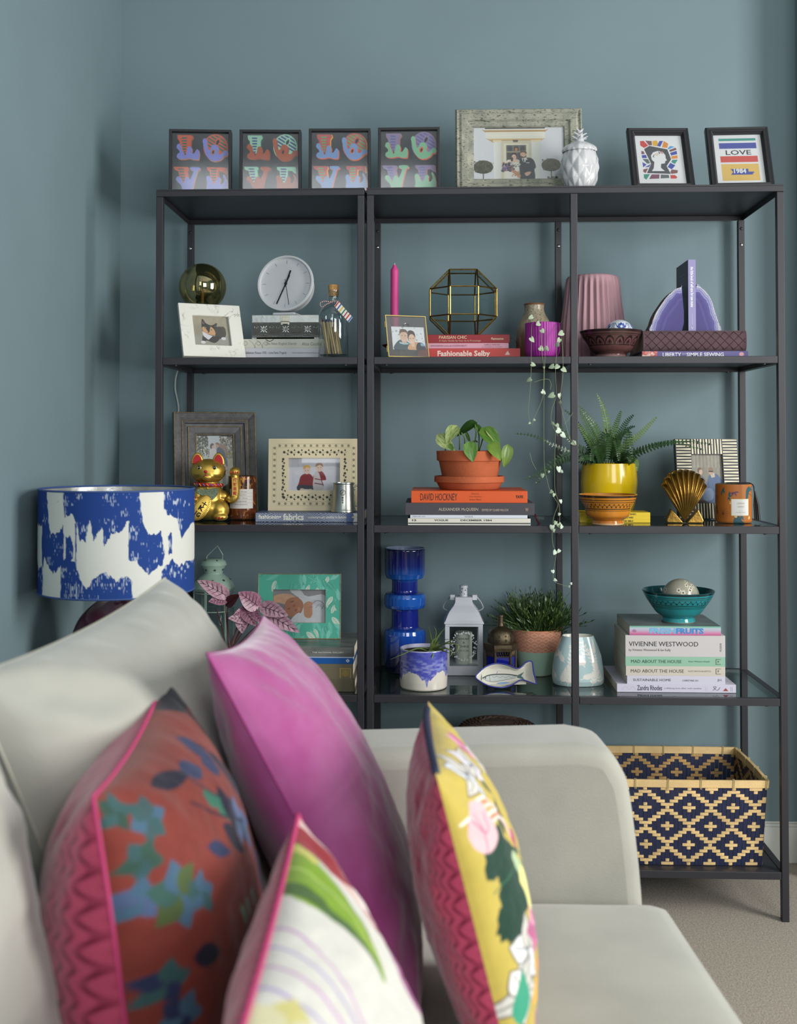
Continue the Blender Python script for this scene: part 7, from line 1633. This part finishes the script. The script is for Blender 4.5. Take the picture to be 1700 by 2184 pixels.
fl.build('frosted_wreath', M('frosted_white', (216,222,222), .7), wl)
# moroccan lantern
IRON = M('aged_bronze', (96,84,66), .45, .85, bump=.4, bs=120, var=.25, vs=30); BGL = M('cobalt_pane', (18,28,130), .08, coat=.6)
X = at(1068, 1400, .165).x; f = lambda y: zat(1068, y, .165)-Z4; r6 = .041
mo = thing('lantern', 'bronze Moroccan lantern with blue glass panes', 'lantern', (X, .165, Z4), .1)
def hexp(r, a0=0): return [(r*math.cos(a0+k*PI/3), r*math.sin(a0+k*PI/3)) for k in range(6)]
def hexlathe(name, prof, mat): return MB().lathe(prof, 6).build(name, mat, mo, rot=(0,0,0))
hexlathe('base', [(.0001,0), (r6*1.0,0), (r6*1.02,.006), (r6*.93,.010), (.0001,.0102)], IRON)
zt = f(1386)
for k, (x, y) in enumerate(hexp(r6*.93)): MB().tube([(x, y, .0102), (x, y, zt)], .0030, 6).build('upright', IRON, mo)
for k in range(6):
    (xa, ya), (xb, yb) = hexp(r6*.90)[k], hexp(r6*.90)[(k+1) % 6]
    MB().add([(xa, ya, .0105), (xb, yb, .0105), (xb, yb, zt-.012), (xa, ya, zt-.012)], [(0,1,2,3)]).build('pane', BGL, mo)
    gr_ = MB(); 
    for t in np.linspace(0, 1, 7)[:-1]:
        p0 = Vector((xa, ya, 0)).lerp(Vector((xb, yb, 0)), t)*1.02; p1 = Vector((xa, ya, 0)).lerp(Vector((xb, yb, 0)), t+1/6)*1.02; pm_ = (p0+p1)/2
        gr_.tube([p0+Vector((0,0,zt-.001)), pm_+Vector((0,0,zt-.014)), p1+Vector((0,0,zt-.001))], .0009, 5)
    gr_.tube([(xa*1.02, ya*1.02, .02), ((xa+xb)/2*1.04, (ya+yb)/2*1.04, .045), (xb*1.02, yb*1.02, .02)], .0012, 5); gr_.tube([(xa*1.02, ya*1.02, zt-.012), (xb*1.02, yb*1.02, zt-.012)], .0012, 5)
    gr_.build('fretwork', IRON, mo)
hexlathe('rim', [(r6*.9,zt), (r6*1.03,zt+.001), (r6*1.08,f(1378)), (r6*1.08,f(1371)), (r6*.98,f(1369)), (r6*.8,f(1368))], IRON)
MB().lathe(sp2([(r6*.82,f(1369)), (r6*.84,f(1362)), (r6*.78,f(1350)), (r6*.62,f(1342)), (r6*.35,f(1336)), (.008,f(1333)), (.0075,f(1316)), (.0085,f(1314)), (.0075,f(1312))], 4), 12, cap0=False, cap1=True).build('dome', IRON, mo, smooth=30)
hl = MB()
for k in range(12):
    a = k*PI/6+PI/12
    for (rr, y, s) in ((.835,1362,.0042), (.80,1353,.003)): 
        c = Vector((r6*rr*1.0*math.cos(a), r6*rr*math.sin(a), f(y))); tn = Vector((-math.sin(a), math.cos(a), 0)); up = Vector((-.25*math.cos(a), -.25*math.sin(a), .97)); o_ = Vector((math.cos(a), math.sin(a), .2))*.0006
        hl.add([c+o_+tn*s*.7, c+o_+up*s, c+o_-tn*s*.7, c+o_-up*s], [(0,1,2,3)])
hl.build('pierced_hole', DKH, mo)
# grass plant
def carved():
    r = Ras(0, 0, 430, 130, 430, (204,140,112)); ln = (226,196,176)
    for row in range(4):
        for k in range(19):
            c = k*22.6+(11.3 if row % 2 else 0); y = 12+row*14.5; r.line([(c-10,y),(c,y-6),(c+10,y),(c,y+6),(c-10,y)], 1.1, ln)
    r.rect(0, 62, 430, 130, (160,190,172)); return r.grain(.05, 25, 2)
X = at(1144.5, 1390, .268).x; f = lambda y: zat(1144, y, .268)-Z4; rt_ = span(1144.5, 1199, 1340, .268)[1]; rb_ = span(1144.5, 1178.5, 1438, .268)[1]*1.02; H_ = f(1338)
gp = thing('grass_plant', 'two tone terracotta and mint pot of bushy green grass', 'potted plant', (X, .268, Z4))
lathe_print('pot', carved(), [(rb_*.97,.0006), (rb_,.003), (rb_+(rt_-rb_)*.45,H_*.45), (rt_,H_-.001), (rt_*.99,H_)], gp, MATTEP)
lathe('pot_inside', TER, gp, [(rt_*.99,H_), (rt_*.93,H_), (rt_*.91,H_-.012), (.0001,H_-.013)], 48, cap0=False); MB().lathe([(.0001,0), (rb_*.97,.0006)], 40, cap0=False).build('pot_base', TER, gp)
G = [leafmat('grass_dark', (40,62,34), (58,82,42), 40, (1,1,1)), leafmat('grass_light', (76,102,52), (96,120,64), 40, (1,1,1))]
rn = random.Random(12); mbs = [MB(), MB()]
for k in range(520):
    a = rn.uniform(0, 2*PI); r0 = rt_*.8*math.sqrt(rn.random()); th = rn.uniform(.05, 1.15)*(.4+r0/rt_); L = rn.uniform(.05, .105)*(1 if rn.random() < .85 else 1.15)
    p = Vector((r0*math.cos(a), r0*math.sin(a), H_-.012)); a2 = a+rn.uniform(-.9,.9)
    d = Vector((math.sin(th)*math.cos(a2), math.sin(th)*math.sin(a2), math.cos(th))); e = p+d*L+Vector((0,0,-.012*th))
    e.y = min(.085, max(-.066, e.y))
    m = mbs[0 if rn.random() < .6 else 1]; m.tube([p, (p+e)/2+Vector((0,0,.006)), e], .0006, 3)
    for j in range(5):
        t = .35+.16*j; c = p.lerp(e, t)+Vector((0,0,.006*math.sin(PI*t)))
        dv = (d+Vector((rn.uniform(-1,1), rn.uniform(-1,1), rn.uniform(-.3,.8)))*.75).normalized(); sd_ = dv.cross(Vector((rn.uniform(-1,1), rn.uniform(-1,1), rn.uniform(-1,1)))).normalized()
        l2 = rn.uniform(.010,.019); w_ = l2*.13
        if not -.07 < c.y+dv.y*l2 < .09: continue
        m.add([c, c+dv*l2*.45+sd_*w_, c+dv*l2, c+dv*l2*.45-sd_*w_], [(0,1,2,3)])
for m, mt in zip(mbs, G): m.build('foliage', mt, gp, kind='stuff')
# fish dish
DISH = M('cream_glaze', (208,204,190), .12, coat=.5); CB = M('cobalt_rim', (52,58,140), .2, coat=.3)
X = at(1079, 1450, .085).x; fd = thing('fish_dish', 'fish shaped cream ceramic dish with blue rim and painted fish', 'dish', (X, .072, Z4+.004), .03, -.62)
def FX(x, y): return ((x-978)/3.269/860, (1090-y)/3.269/860/math.cos(.42)*1.04)
ol = sp2([FX(*p) for p in ((770,1022),(800,985),(850,950),(920,932),(990,940),(1050,962),(1085,958),(1125,925),(1160,916),(1172,930),(1175,990),(1188,1055),(1172,1062),(1120,1045),(1080,1040),(1020,1070),(950,1088),(870,1080),(810,1055))], 5, True)
zmn = min(p[1] for p in ol); ol = [(x, z-zmn+.0012) for x, z in ol]; cx_ = sum(p[0] for p in ol)/len(ol); cz_ = sum(p[1] for p in ol)/len(ol)
vs = []; fs = []; n = len(ol); rings = [(1,0), (.95,.004), (.85,.011), (.6,.015), (.3,.016)]
for k, dpt in rings: vs += [(cx_+(x-cx_)*k, dpt, cz_+(z-cz_)*k) for x, z in ol]
for i in range(len(rings)-1):
    for j in range(n): e = (j+1) % n; fs.append((i*n+j, i*n+e, (i+1)*n+e, (i+1)*n+j))
fs.append(tuple(range((len(rings)-1)*n, len(rings)*n))); o = MB().add(vs, fs).build('dish', DISH, fd, smooth=60); so = o.modifiers.new('s', 'SOLIDIFY'); so.thickness = .003; so.offset = 0
MB().tube([(x, 0, z) for x, z in ol], .0019, 8, closed=True).build('rim', CB, fd, smooth=180)
def fish_print():
    r = Ras(815, 960, 1120, 1060, 220, (208,204,190)); bk = (44,56,60)
    body = [(820,1020),(860,1000),(920,990),(1000,990),(1060,1000),(1110,985),(1085,1005),(1110,1028),(1055,1014),(980,1024),(900,1040),(850,1036)]
    r.poly(body, (186,190,186), smooth=4); r.line(sp2(body[:5], 5), 7, bk); r.line(sp2([(820,1020),(850,1036),(900,1040),(980,1024),(1050,1014)], 5), 2.5, bk); r.ell(840, 1018, 5, 5, bk); r.line([(868,1002),(872,1036)], 2.5, bk)
    for k in range(26): r.ell(890+k*6.5, 1006+4*math.sin(k), 2.5, 2, (90,104,104))
    r.ell(960, 1048, 45, 6, (110,150,196), -4); r.ell(1095, 1018, 9, 7, (90,150,130)); r.poly([(1060,1000),(1112,980),(1090,1004),(1112,1030),(1062,1014)], (70,100,96)); r.line([(920,985),(928,972)], 3, (80,90,170)); return r
(xa, za_), (xb, zb2) = FX(815,1060), FX(1120,960); za_ = za_-zmn+.0012; zb2 = zb2-zmn+.0012
print_mesh('painted_fish', fish_print(), lambda U, V: (xa+(xb-xa)*U, .0095+.0*U+.004*np.sin(PI*V)*np.sin(PI*np.clip(U,0,1))-.0035*(np.abs(U-.5)*2)**2, za_+(zb2-za_)*V), GLAZEP, fd)
# oval vase with white leaves
def sgraf():
    r = Ras(0, 0, 300, 118, 520, (168,192,194)); r.grain(.06, 30, 3); wt = (220,216,208); q = random.Random(8)
    def branch(x, y, a, L, lf, n=11):
        pts = [(x, y)]; aa = math.radians(a)
        for k in range(n): aa += q.uniform(-.10,.10); pts.append((pts[-1][0]+L/n*math.cos(aa), pts[-1][1]+L/n*math.sin(aa)))
        r.line(pts, 1.8, wt)
        for k in range(1, len(pts)):
            ang = math.degrees(math.atan2(pts[k][1]-pts[k-1][1], pts[k][0]-pts[k-1][0])); s = lf*(1.1-.55*k/len(pts))
            for sg in (42, -42): r.poly(leafpts(*pts[k], s, s*.38, ang+sg), wt)
    for b0 in ((20,118,-100,110,13), (52,118,-70,70,12), (90,118,-110,60,12), (112,110,-60,60,13), (140,118,-95,100,14), (168,118,-75,80,12), (196,118,-110,112,14), (214,118,-85,100,12), (250,118,-100,90,13), (280,118,-80,100,12), (64,60,-40,45,10), (120,60,-130,40,10), (176,40,-60,34,9), (236,50,-120,40,10), (150,100,-30,40,10), (100,100,-150,40,10), (128,118,-80,90,13), (182,100,-100,70,12), (155,70,-110,50,11), (205,60,-70,50,10)): branch(*b0)
    for c in ((130,22),(142,16),(136,30),(150,26),(60,18),(70,24),(230,14)): r.ell(*c, 3.4, 3.4, wt); r.ell(*c, 1.5, 1.5, (150,176,178))
    return r
X = at(1232.5, 1420, .15).x; f = lambda y: zat(1232, y, .15)-Z4; wb = span(1177.5, 1288, 1440, .15)[1]/2; wt_ = span(1199, 1267, 1358, .15)[1]/2; H_ = f(1356)
ov = thing('oval_vase', 'pale blue oval vase with raised white leaf pattern behind the centre upright', 'vase', (X, .15, Z4), .06)
def ovs(U, V):
    a = (U-.5)*2*PI; w_ = np.interp(V, [0,.03,.12,.35,.6,.82,.95,1], [wb*.93,wb*.98,wb,wb*.975,wb*.90,wb*.76,wt_*1.06,wt_]); d = np.interp(V, [0,.1,.5,1], [.040,.044,.038,.026]); e = .8
    return w_*np.sign(np.sin(a))*np.abs(np.sin(a))**e, -d*np.sign(np.cos(a))*np.abs(np.cos(a))**e, .0004+H_*V+.0035*np.sin(a)**2*V*0
print_mesh('vase_body', sgraf(), ovs, GLAZEP, ov)
i1 = []; 
for k in range(48): a = 2*PI*k/48; i1.append(a)
mb = MB(); vs = []
for (sc1, zz_) in ((1,H_+.0002), (.95,H_+.0012), (.9,H_-.001), (.86,H_-.03)):
    vs += [(wt_*sc1*math.copysign(abs(math.sin(a))**.8, math.sin(a)), -.026*sc1*math.copysign(abs(math.cos(a))**.8, math.cos(a)), zz_) for a in i1]
mb.add(vs, [(i*48+j, i*48+(j+1) % 48, (i+1)*48+(j+1) % 48, (i+1)*48+j) for i in range(3) for j in range(48)]+[tuple(range(144, 192))]).build('vase_mouth', M('cream_lip', (206,204,194), .2), ov, smooth=50)

# ================================================================ fourth shelf, right bay
Z = Z4; Yb = .058
zr = lambda r: r.line([(10,22),(18,8),(26,20),(34,8),(40,22)], .5, (150,140,190), smooth=4).line([(188,4),(190,26)], .5, (150,150,160)).line([(192,4),(193,26)], .4, (170,170,180)).line([(205,22),(212,8),(206,8),(214,22),(220,10)], 1.3, (40,40,46), smooth=3).poly([(226,24),(232,12),(238,24)], (150,70,60)).line([(243,8),(243,24)], .7, (90,90,100)).line([(246,8),(246,24)], .7, (90,90,100))
specs = [('white paperback Zandra Rhodes at the bottom of the tall pile', 1316, 1570, 1459.5, 1476.5, (200,196,212), [('Zandra Rhodes', .17, .55, .62, .21, (50,50,80), .01), ('a lifelong love affair with textiles', .40, .5, .24, .31, (120,112,130))], zr, .22),
         ('lavender white book Sustainable Home', 1337.5, 1547, 1440.5, 1458, (198,196,210), [('SUSTAINABLE HOME', .062, .5, .30, .385, (76,86,96)), ('CHRISTINE LIU', .565, .46, .22, .16, (96,104,112)), ('JH', .92, .5, .34, .04, (90,100,110))], None, .19),
         ('off-white Mad About the House book', 1335, 1547, 1419, 1439.5, (198,190,178), [('MAD ABOUT THE HOUSE', .05, .5, .34, .535, (84,80,72)), ('KATE WATSON-SMYTH', .63, .5, .16, .225, (130,124,112)), ('P', .925, .5, .22, .012, (84,70,40), .03)], None, .18),
         ('mint green Mad About the House book', 1334, 1547, 1398, 1418, (140,182,158), [('MAD ABOUT THE HOUSE', .058, .5, .34, .505, (50,84,72)), ('Kate Watson-Smyth', .635, .5, .20, .21, (56,96,84)), ('P', .925, .5, .22, .012, (90,76,40), .03)], None, .18),
         ('thick pale Vivienne Westwood biography', 1334, 1547, 1352, 1397, (192,188,188), [('VIVIENNE WESTWOOD', .035, .60, .22, .695, (46,46,50)), ('by Vivienne Westwood & Ian Kelly', .035, .30, .135, .42, (90,90,94))], None, .17),
         ('colourful Fresh Fruits book on top of the pile', 1342.5, 1538, 1332, 1352, (150,160,160), [('FRESH', .22, .48, .62, .285, (110,170,206), .05), ('FRUITS', .51, .48, .62, .30, (60,130,190), .05)], lambda r: r, .19)]
for lab, x0, x1, yt, yb, c, tx, sp_f, dep in specs:
    h_ = hpx(yt, yb, Yb); spn = None
    if lab.startswith('colourful'):
        spn = Ras(0, 0, 196, 20, 196, (160,170,176)); t_ = spn.Y/20
        for ch in range(3): spn.im[..., ch] = np.interp(t_, [0,.12,.18,.45,.75,1], [lin(k)[ch] for k in ((110,170,150),(110,170,150),(176,186,196),(176,170,190),(196,120,156),(176,80,130))])
        spn.ell(10, 11, 4, 4, (170,120,150)).line([(5,11),(15,11)], 1, (120,80,120))
    elif sp_f: spn = sp_f(Ras(0, 0, 254, 30, 380, c))
    b = book(lab, x0, x1, Z, h_, Yb if 'Zandra' in lab else Yb+.002, dep, c if not lab.startswith('colourful') else M('fruits_cover', (120,124,120), .35, col2=(84,92,88), vs=20), tx, paper=True, spine=spn, py=(yt+yb)/2)
    if 'Mad About' in lab:
        W_ = span(x0, x1, yt, Yb)[1]; e = MB(); xx = W_/2-.0165; z1, z2 = h_*.22, h_*.78; e.box(xx-.006, xx-.0052, -.0008, -.0003, z1, z2); e.box(xx-.006, xx+.006, -.0008, -.0003, z1, z1+.0008); e.box(xx-.006, xx+.006, -.0008, -.0003, z2-.0008, z2); e.build('publisher_mark', INK((84,70,40)), b)
    if 'Westwood' in lab: text(b, 'PICADOR', span(x0, x1, yt, Yb)[1]/2-.011, -.0006, h_*.46, h=.0045, w=.020, mat=INK((60,60,64)), align='C', ang=90)
    Z += h_
def turq():
    r = Ras(0, 0, 628, 100, 700, (36,132,138)); ink = (20,44,50)
    r.rect(0, 0, 628, 6, ink); r.rect(0, 11, 628, 13, ink); r.rect(0, 16, 628, 17.5, ink)
    for k in range(36): c = k*17.44; r.line([(c,20),(c+8.7,32),(c+17.4,20)], 1.5, ink); r.ell(c+8.7, 29, 2.6, 2.6, ink); r.line([(c,20),(c,26)], 1, ink)
    r.rect(0, 34, 628, 36.5, ink); r.rect(0, 40, 628, 42, ink); r.rect(0, 45, 628, 46.5, ink); r.put(np.clip((r.Y-60)/40, 0, .45), (60,150,156)); r.put(np.clip((r.Y-97)/3, 0, 1), (206,196,170)); return r.grain(.12, 22, 3)
tb_, R_, H_ = bowl('turquoise glazed bowl with black zigzag band on the book pile', 1370, 1523.5, 1261, 1326, 1411.5, 1483.5, .135, Z+.0003, turq(), M('turquoise_inside', (22,70,76), .14, coat=.4), py=1262)
def greyball():
    r = Ras(0, 0, 100, 50, 260, (160,158,142)); r.grain(.05, 12, 2)
    for c in ((54,12),(58,15),(57,8),(45,17),(49,19),(56,17),(63,13),(44,30),(40,24),(70,26),(52,31),(30,18),(20,30),(80,16),(90,28),(10,20),(58,26)):
        flower(r, *c, 2.6, [(212,206,188)], 5, 10); r.ell(*c, .8, .8, (66,40,34))
    return r
R1 = .0468; bxp = at(1451.5, 1262, .135); bzt = zat(1451, 1234, .135)
gb = thing('ceramic_ball', 'grey green ceramic ball with white blossoms in the turquoise bowl', 'ball', (bxp.x, .135, bzt-2*R1)); print_ball('ball', greyball(), R1, gb, GLAZEP, (0,0,R1))

# ================================================================ bottom shelf: woven baskets
Z5 = LV[4]-.0012
xr = at(1637, 1750, .035).x; BW, BD, BH = .425, .29, .2075; bx0 = xr-BW
bk = thing('woven_basket', 'rectangular woven bamboo basket with navy diamond pattern', 'basket', (xr-BW/2, .032, Z5))
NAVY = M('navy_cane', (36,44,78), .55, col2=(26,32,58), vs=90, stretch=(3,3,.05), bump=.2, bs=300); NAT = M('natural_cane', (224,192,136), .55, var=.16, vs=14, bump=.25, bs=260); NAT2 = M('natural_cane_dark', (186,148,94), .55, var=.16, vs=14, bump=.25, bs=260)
rh = .019; hb_ = BH-rh; cw_ = BW/40; rwn = 25; rh_ = hb_/rwn; th = .0022; taper = .012
def side_pt(side, u, z, off):
    """u along the side in metres from its left end (seen from outside), z height, off outwards; sides bulge and lean outwards towards the top"""
    fz_ = z/BH; grow = taper*(fz_-1)
    x0, x1, y0, y1 = -BW/2-grow, BW/2+grow, 0-grow, BD+grow; L = BW if side in (0, 2) else BD; t = u/L
    bul = .006*math.sin(PI*min(1, max(0, t)))
    if side == 0: return (x0+(x1-x0)*t, y0-off-bul*.6, z)
    if side == 1: return (x1+off+bul*.6, y0+(y1-y0)*t, z)
    if side == 2: return (x1-(x1-x0)*t, y1+off+bul*.6, z)
    return (x0-off-bul*.6, y1-(y1-y0)*t, z)
NV = {0: 3, 1: 3, 2: 2, 3: 1, 4: 0}
def is_nat(i, j):
    for (ox, oy) in ((0,0), (5,6)):
        dx = abs((i-ox+5) % 10-5); dy = abs((j-oy+6) % 12-6)
        if (dx == 0 and dy <= 1) or (dy == 0 and dx <= 1): return True
        if dy in NV and dx <= NV[dy]: return False
        if dy == 0 and dx == 4: return False
    return True
stk = MB(); rest = MB(); nstrip = 0; meshes = {}
rn = random.Random(6)
for side in range(4):
    L = BW if side in (0, 2) else BD; nc = int(round(L/cw_)); cw2 = L/nc
    for i in range(nc):
        u0, u1 = i*cw2+.0004, (i+1)*cw2-.0004; vs = []
        for off in (-.0012, .0006):
            for k in range(4):
                z = .001+(hb_)*k/3
                vs += [side_pt(side, u0, z, off), side_pt(side, u1, z, off)]
        fs = []
        for k in range(3): fs += [(8+2*k, 9+2*k, 11+2*k, 10+2*k), (2*k+1, 2*k, 2*k+2, 2*k+3), (2*k, 8+2*k, 10+2*k, 2*k+2), (9+2*k, 2*k+1, 2*k+3, 11+2*k)]
        stk.add(vs, fs)
    for j in range(rwn):
        z0, z1 = .002+j*rh_, .002+(j+1)*rh_-.0008; i = 0
        while i < nc:
            if is_nat(i+(3 if side == 0 else 1), j):
                k = i
                while k < nc and is_nat(k+(3 if side == 0 else 1), j) and k-i < 6: k += 1
                u0, u1 = i*cw2+.0006, k*cw2-.0006; wob = rn.uniform(-.0005,.0005)
                for inner in (0, 1):
                    o0, o1 = (.0007, .0021) if not inner else (-.0013, -.0026); vs = []; ns = 4
                    for s_k in range(ns+1):
                        u = u0+(u1-u0)*s_k/ns; o_ = o1 if 0 < s_k < ns else o0+(o1-o0)*.35
                        vs += [side_pt(side, u, z0+wob, o0), side_pt(side, u, z1+wob, o0), side_pt(side, u, z1+wob, o_), side_pt(side, u, z0+wob, o_)]
                    fs = []
                    for s_k in range(ns):
                        a = s_k*4; fs += [(a+3, a+7, a+6, a+2), (a+1, a+2, a+6, a+5), (a, a+4, a+7, a+3)]
                    fs += [(0,3,2,1), (ns*4, ns*4+1, ns*4+2, ns*4+3)]
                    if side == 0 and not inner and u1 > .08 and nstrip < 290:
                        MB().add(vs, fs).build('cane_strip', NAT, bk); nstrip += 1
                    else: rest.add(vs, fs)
                i = k
            else: i += 1
stk.build('navy_stakes', NAVY, bk, kind='stuff'); rest.build('cane_weave', NAT2, bk, kind='stuff')
box('basket_floor', NAT2, bk, -BW/2+.014, BW/2-.014, .014, BD-.014, .0006, .003)
for side in range(4):
    L = BW if side in (0, 2) else BD; vs = []; ns = 12; u_a, u_b = -.002, L+.002
    for s_k in range(ns+1):
        u = u_a+(u_b-u_a)*s_k/ns
        for (z, off) in ((hb_+.001,.004), (BH,.0045), (BH,-.0035), (hb_+.001,-.003)): vs.append(side_pt(side, u, z, off))
    fs = [(a*4+q, a*4+4+q, a*4+4+(q+1) % 4, a*4+(q+1) % 4) for a in range(ns) for q in range(4)]+[(0,1,2,3), (ns*4+3, ns*4+2, ns*4+1, ns*4)]
    MB().add(vs, fs).build('rim_band', NAT, bk, bevel=.0008)
    for u in np.arange(.03, L, .078):
        for dd in (0, .003):
            lp = [side_pt(side, u+dd+.0006*k, z, o_) for k, (z, o_) in enumerate(((hb_-.002,.0055), (BH+.0012,.006), (BH+.0014,-.0045), (hb_-.002,-.0042)))]
            MB().tube(lp, .0008, 5, closed=True).build('binding', M('pale_binding', (206,190,140), .7), bk)
# round lidded basket, only its crown shows above the sofa arm
X = at(1062, 1540, .19).x; ztop = zat(1062, 1537, .19)-Z5; WK = M('brown_wicker', (96,74,62), .8, var=.25, vs=60, bump=.5, bs=200)
rb2 = thing('wicker_basket', 'round brown wicker basket behind the sofa arm', 'basket', (X, .185, Z5))
prf = sp2([(.085,.004), (.105,.03), (.115,.10), (.115,.18), (.108,ztop-.06), (.100,ztop-.022), (.08,ztop-.008), (.04,ztop-.002)], 5); cum = 0
lathe('basket_body', WK, rb2, [(.0001,0)]+prf+[(.0001,ztop)], 48, smooth=50)
cl = MB()
for k in range(1, len(prf)-1):
    for ph in (0, PI):
        r_, z_ = prf[k]; cl.tube([((r_+.003*math.cos(a*9+ph+k))*math.cos(a), (r_+.003*math.cos(a*9+ph+k))*math.sin(a), z_+.0022*math.sin(a*9+ph+k)) for a in np.linspace(0, 2*PI, 73)[:-1]], .0026, 4, closed=True)
cl.build('coiled_weave', WK, rb2, kind='stuff')

flush_text()
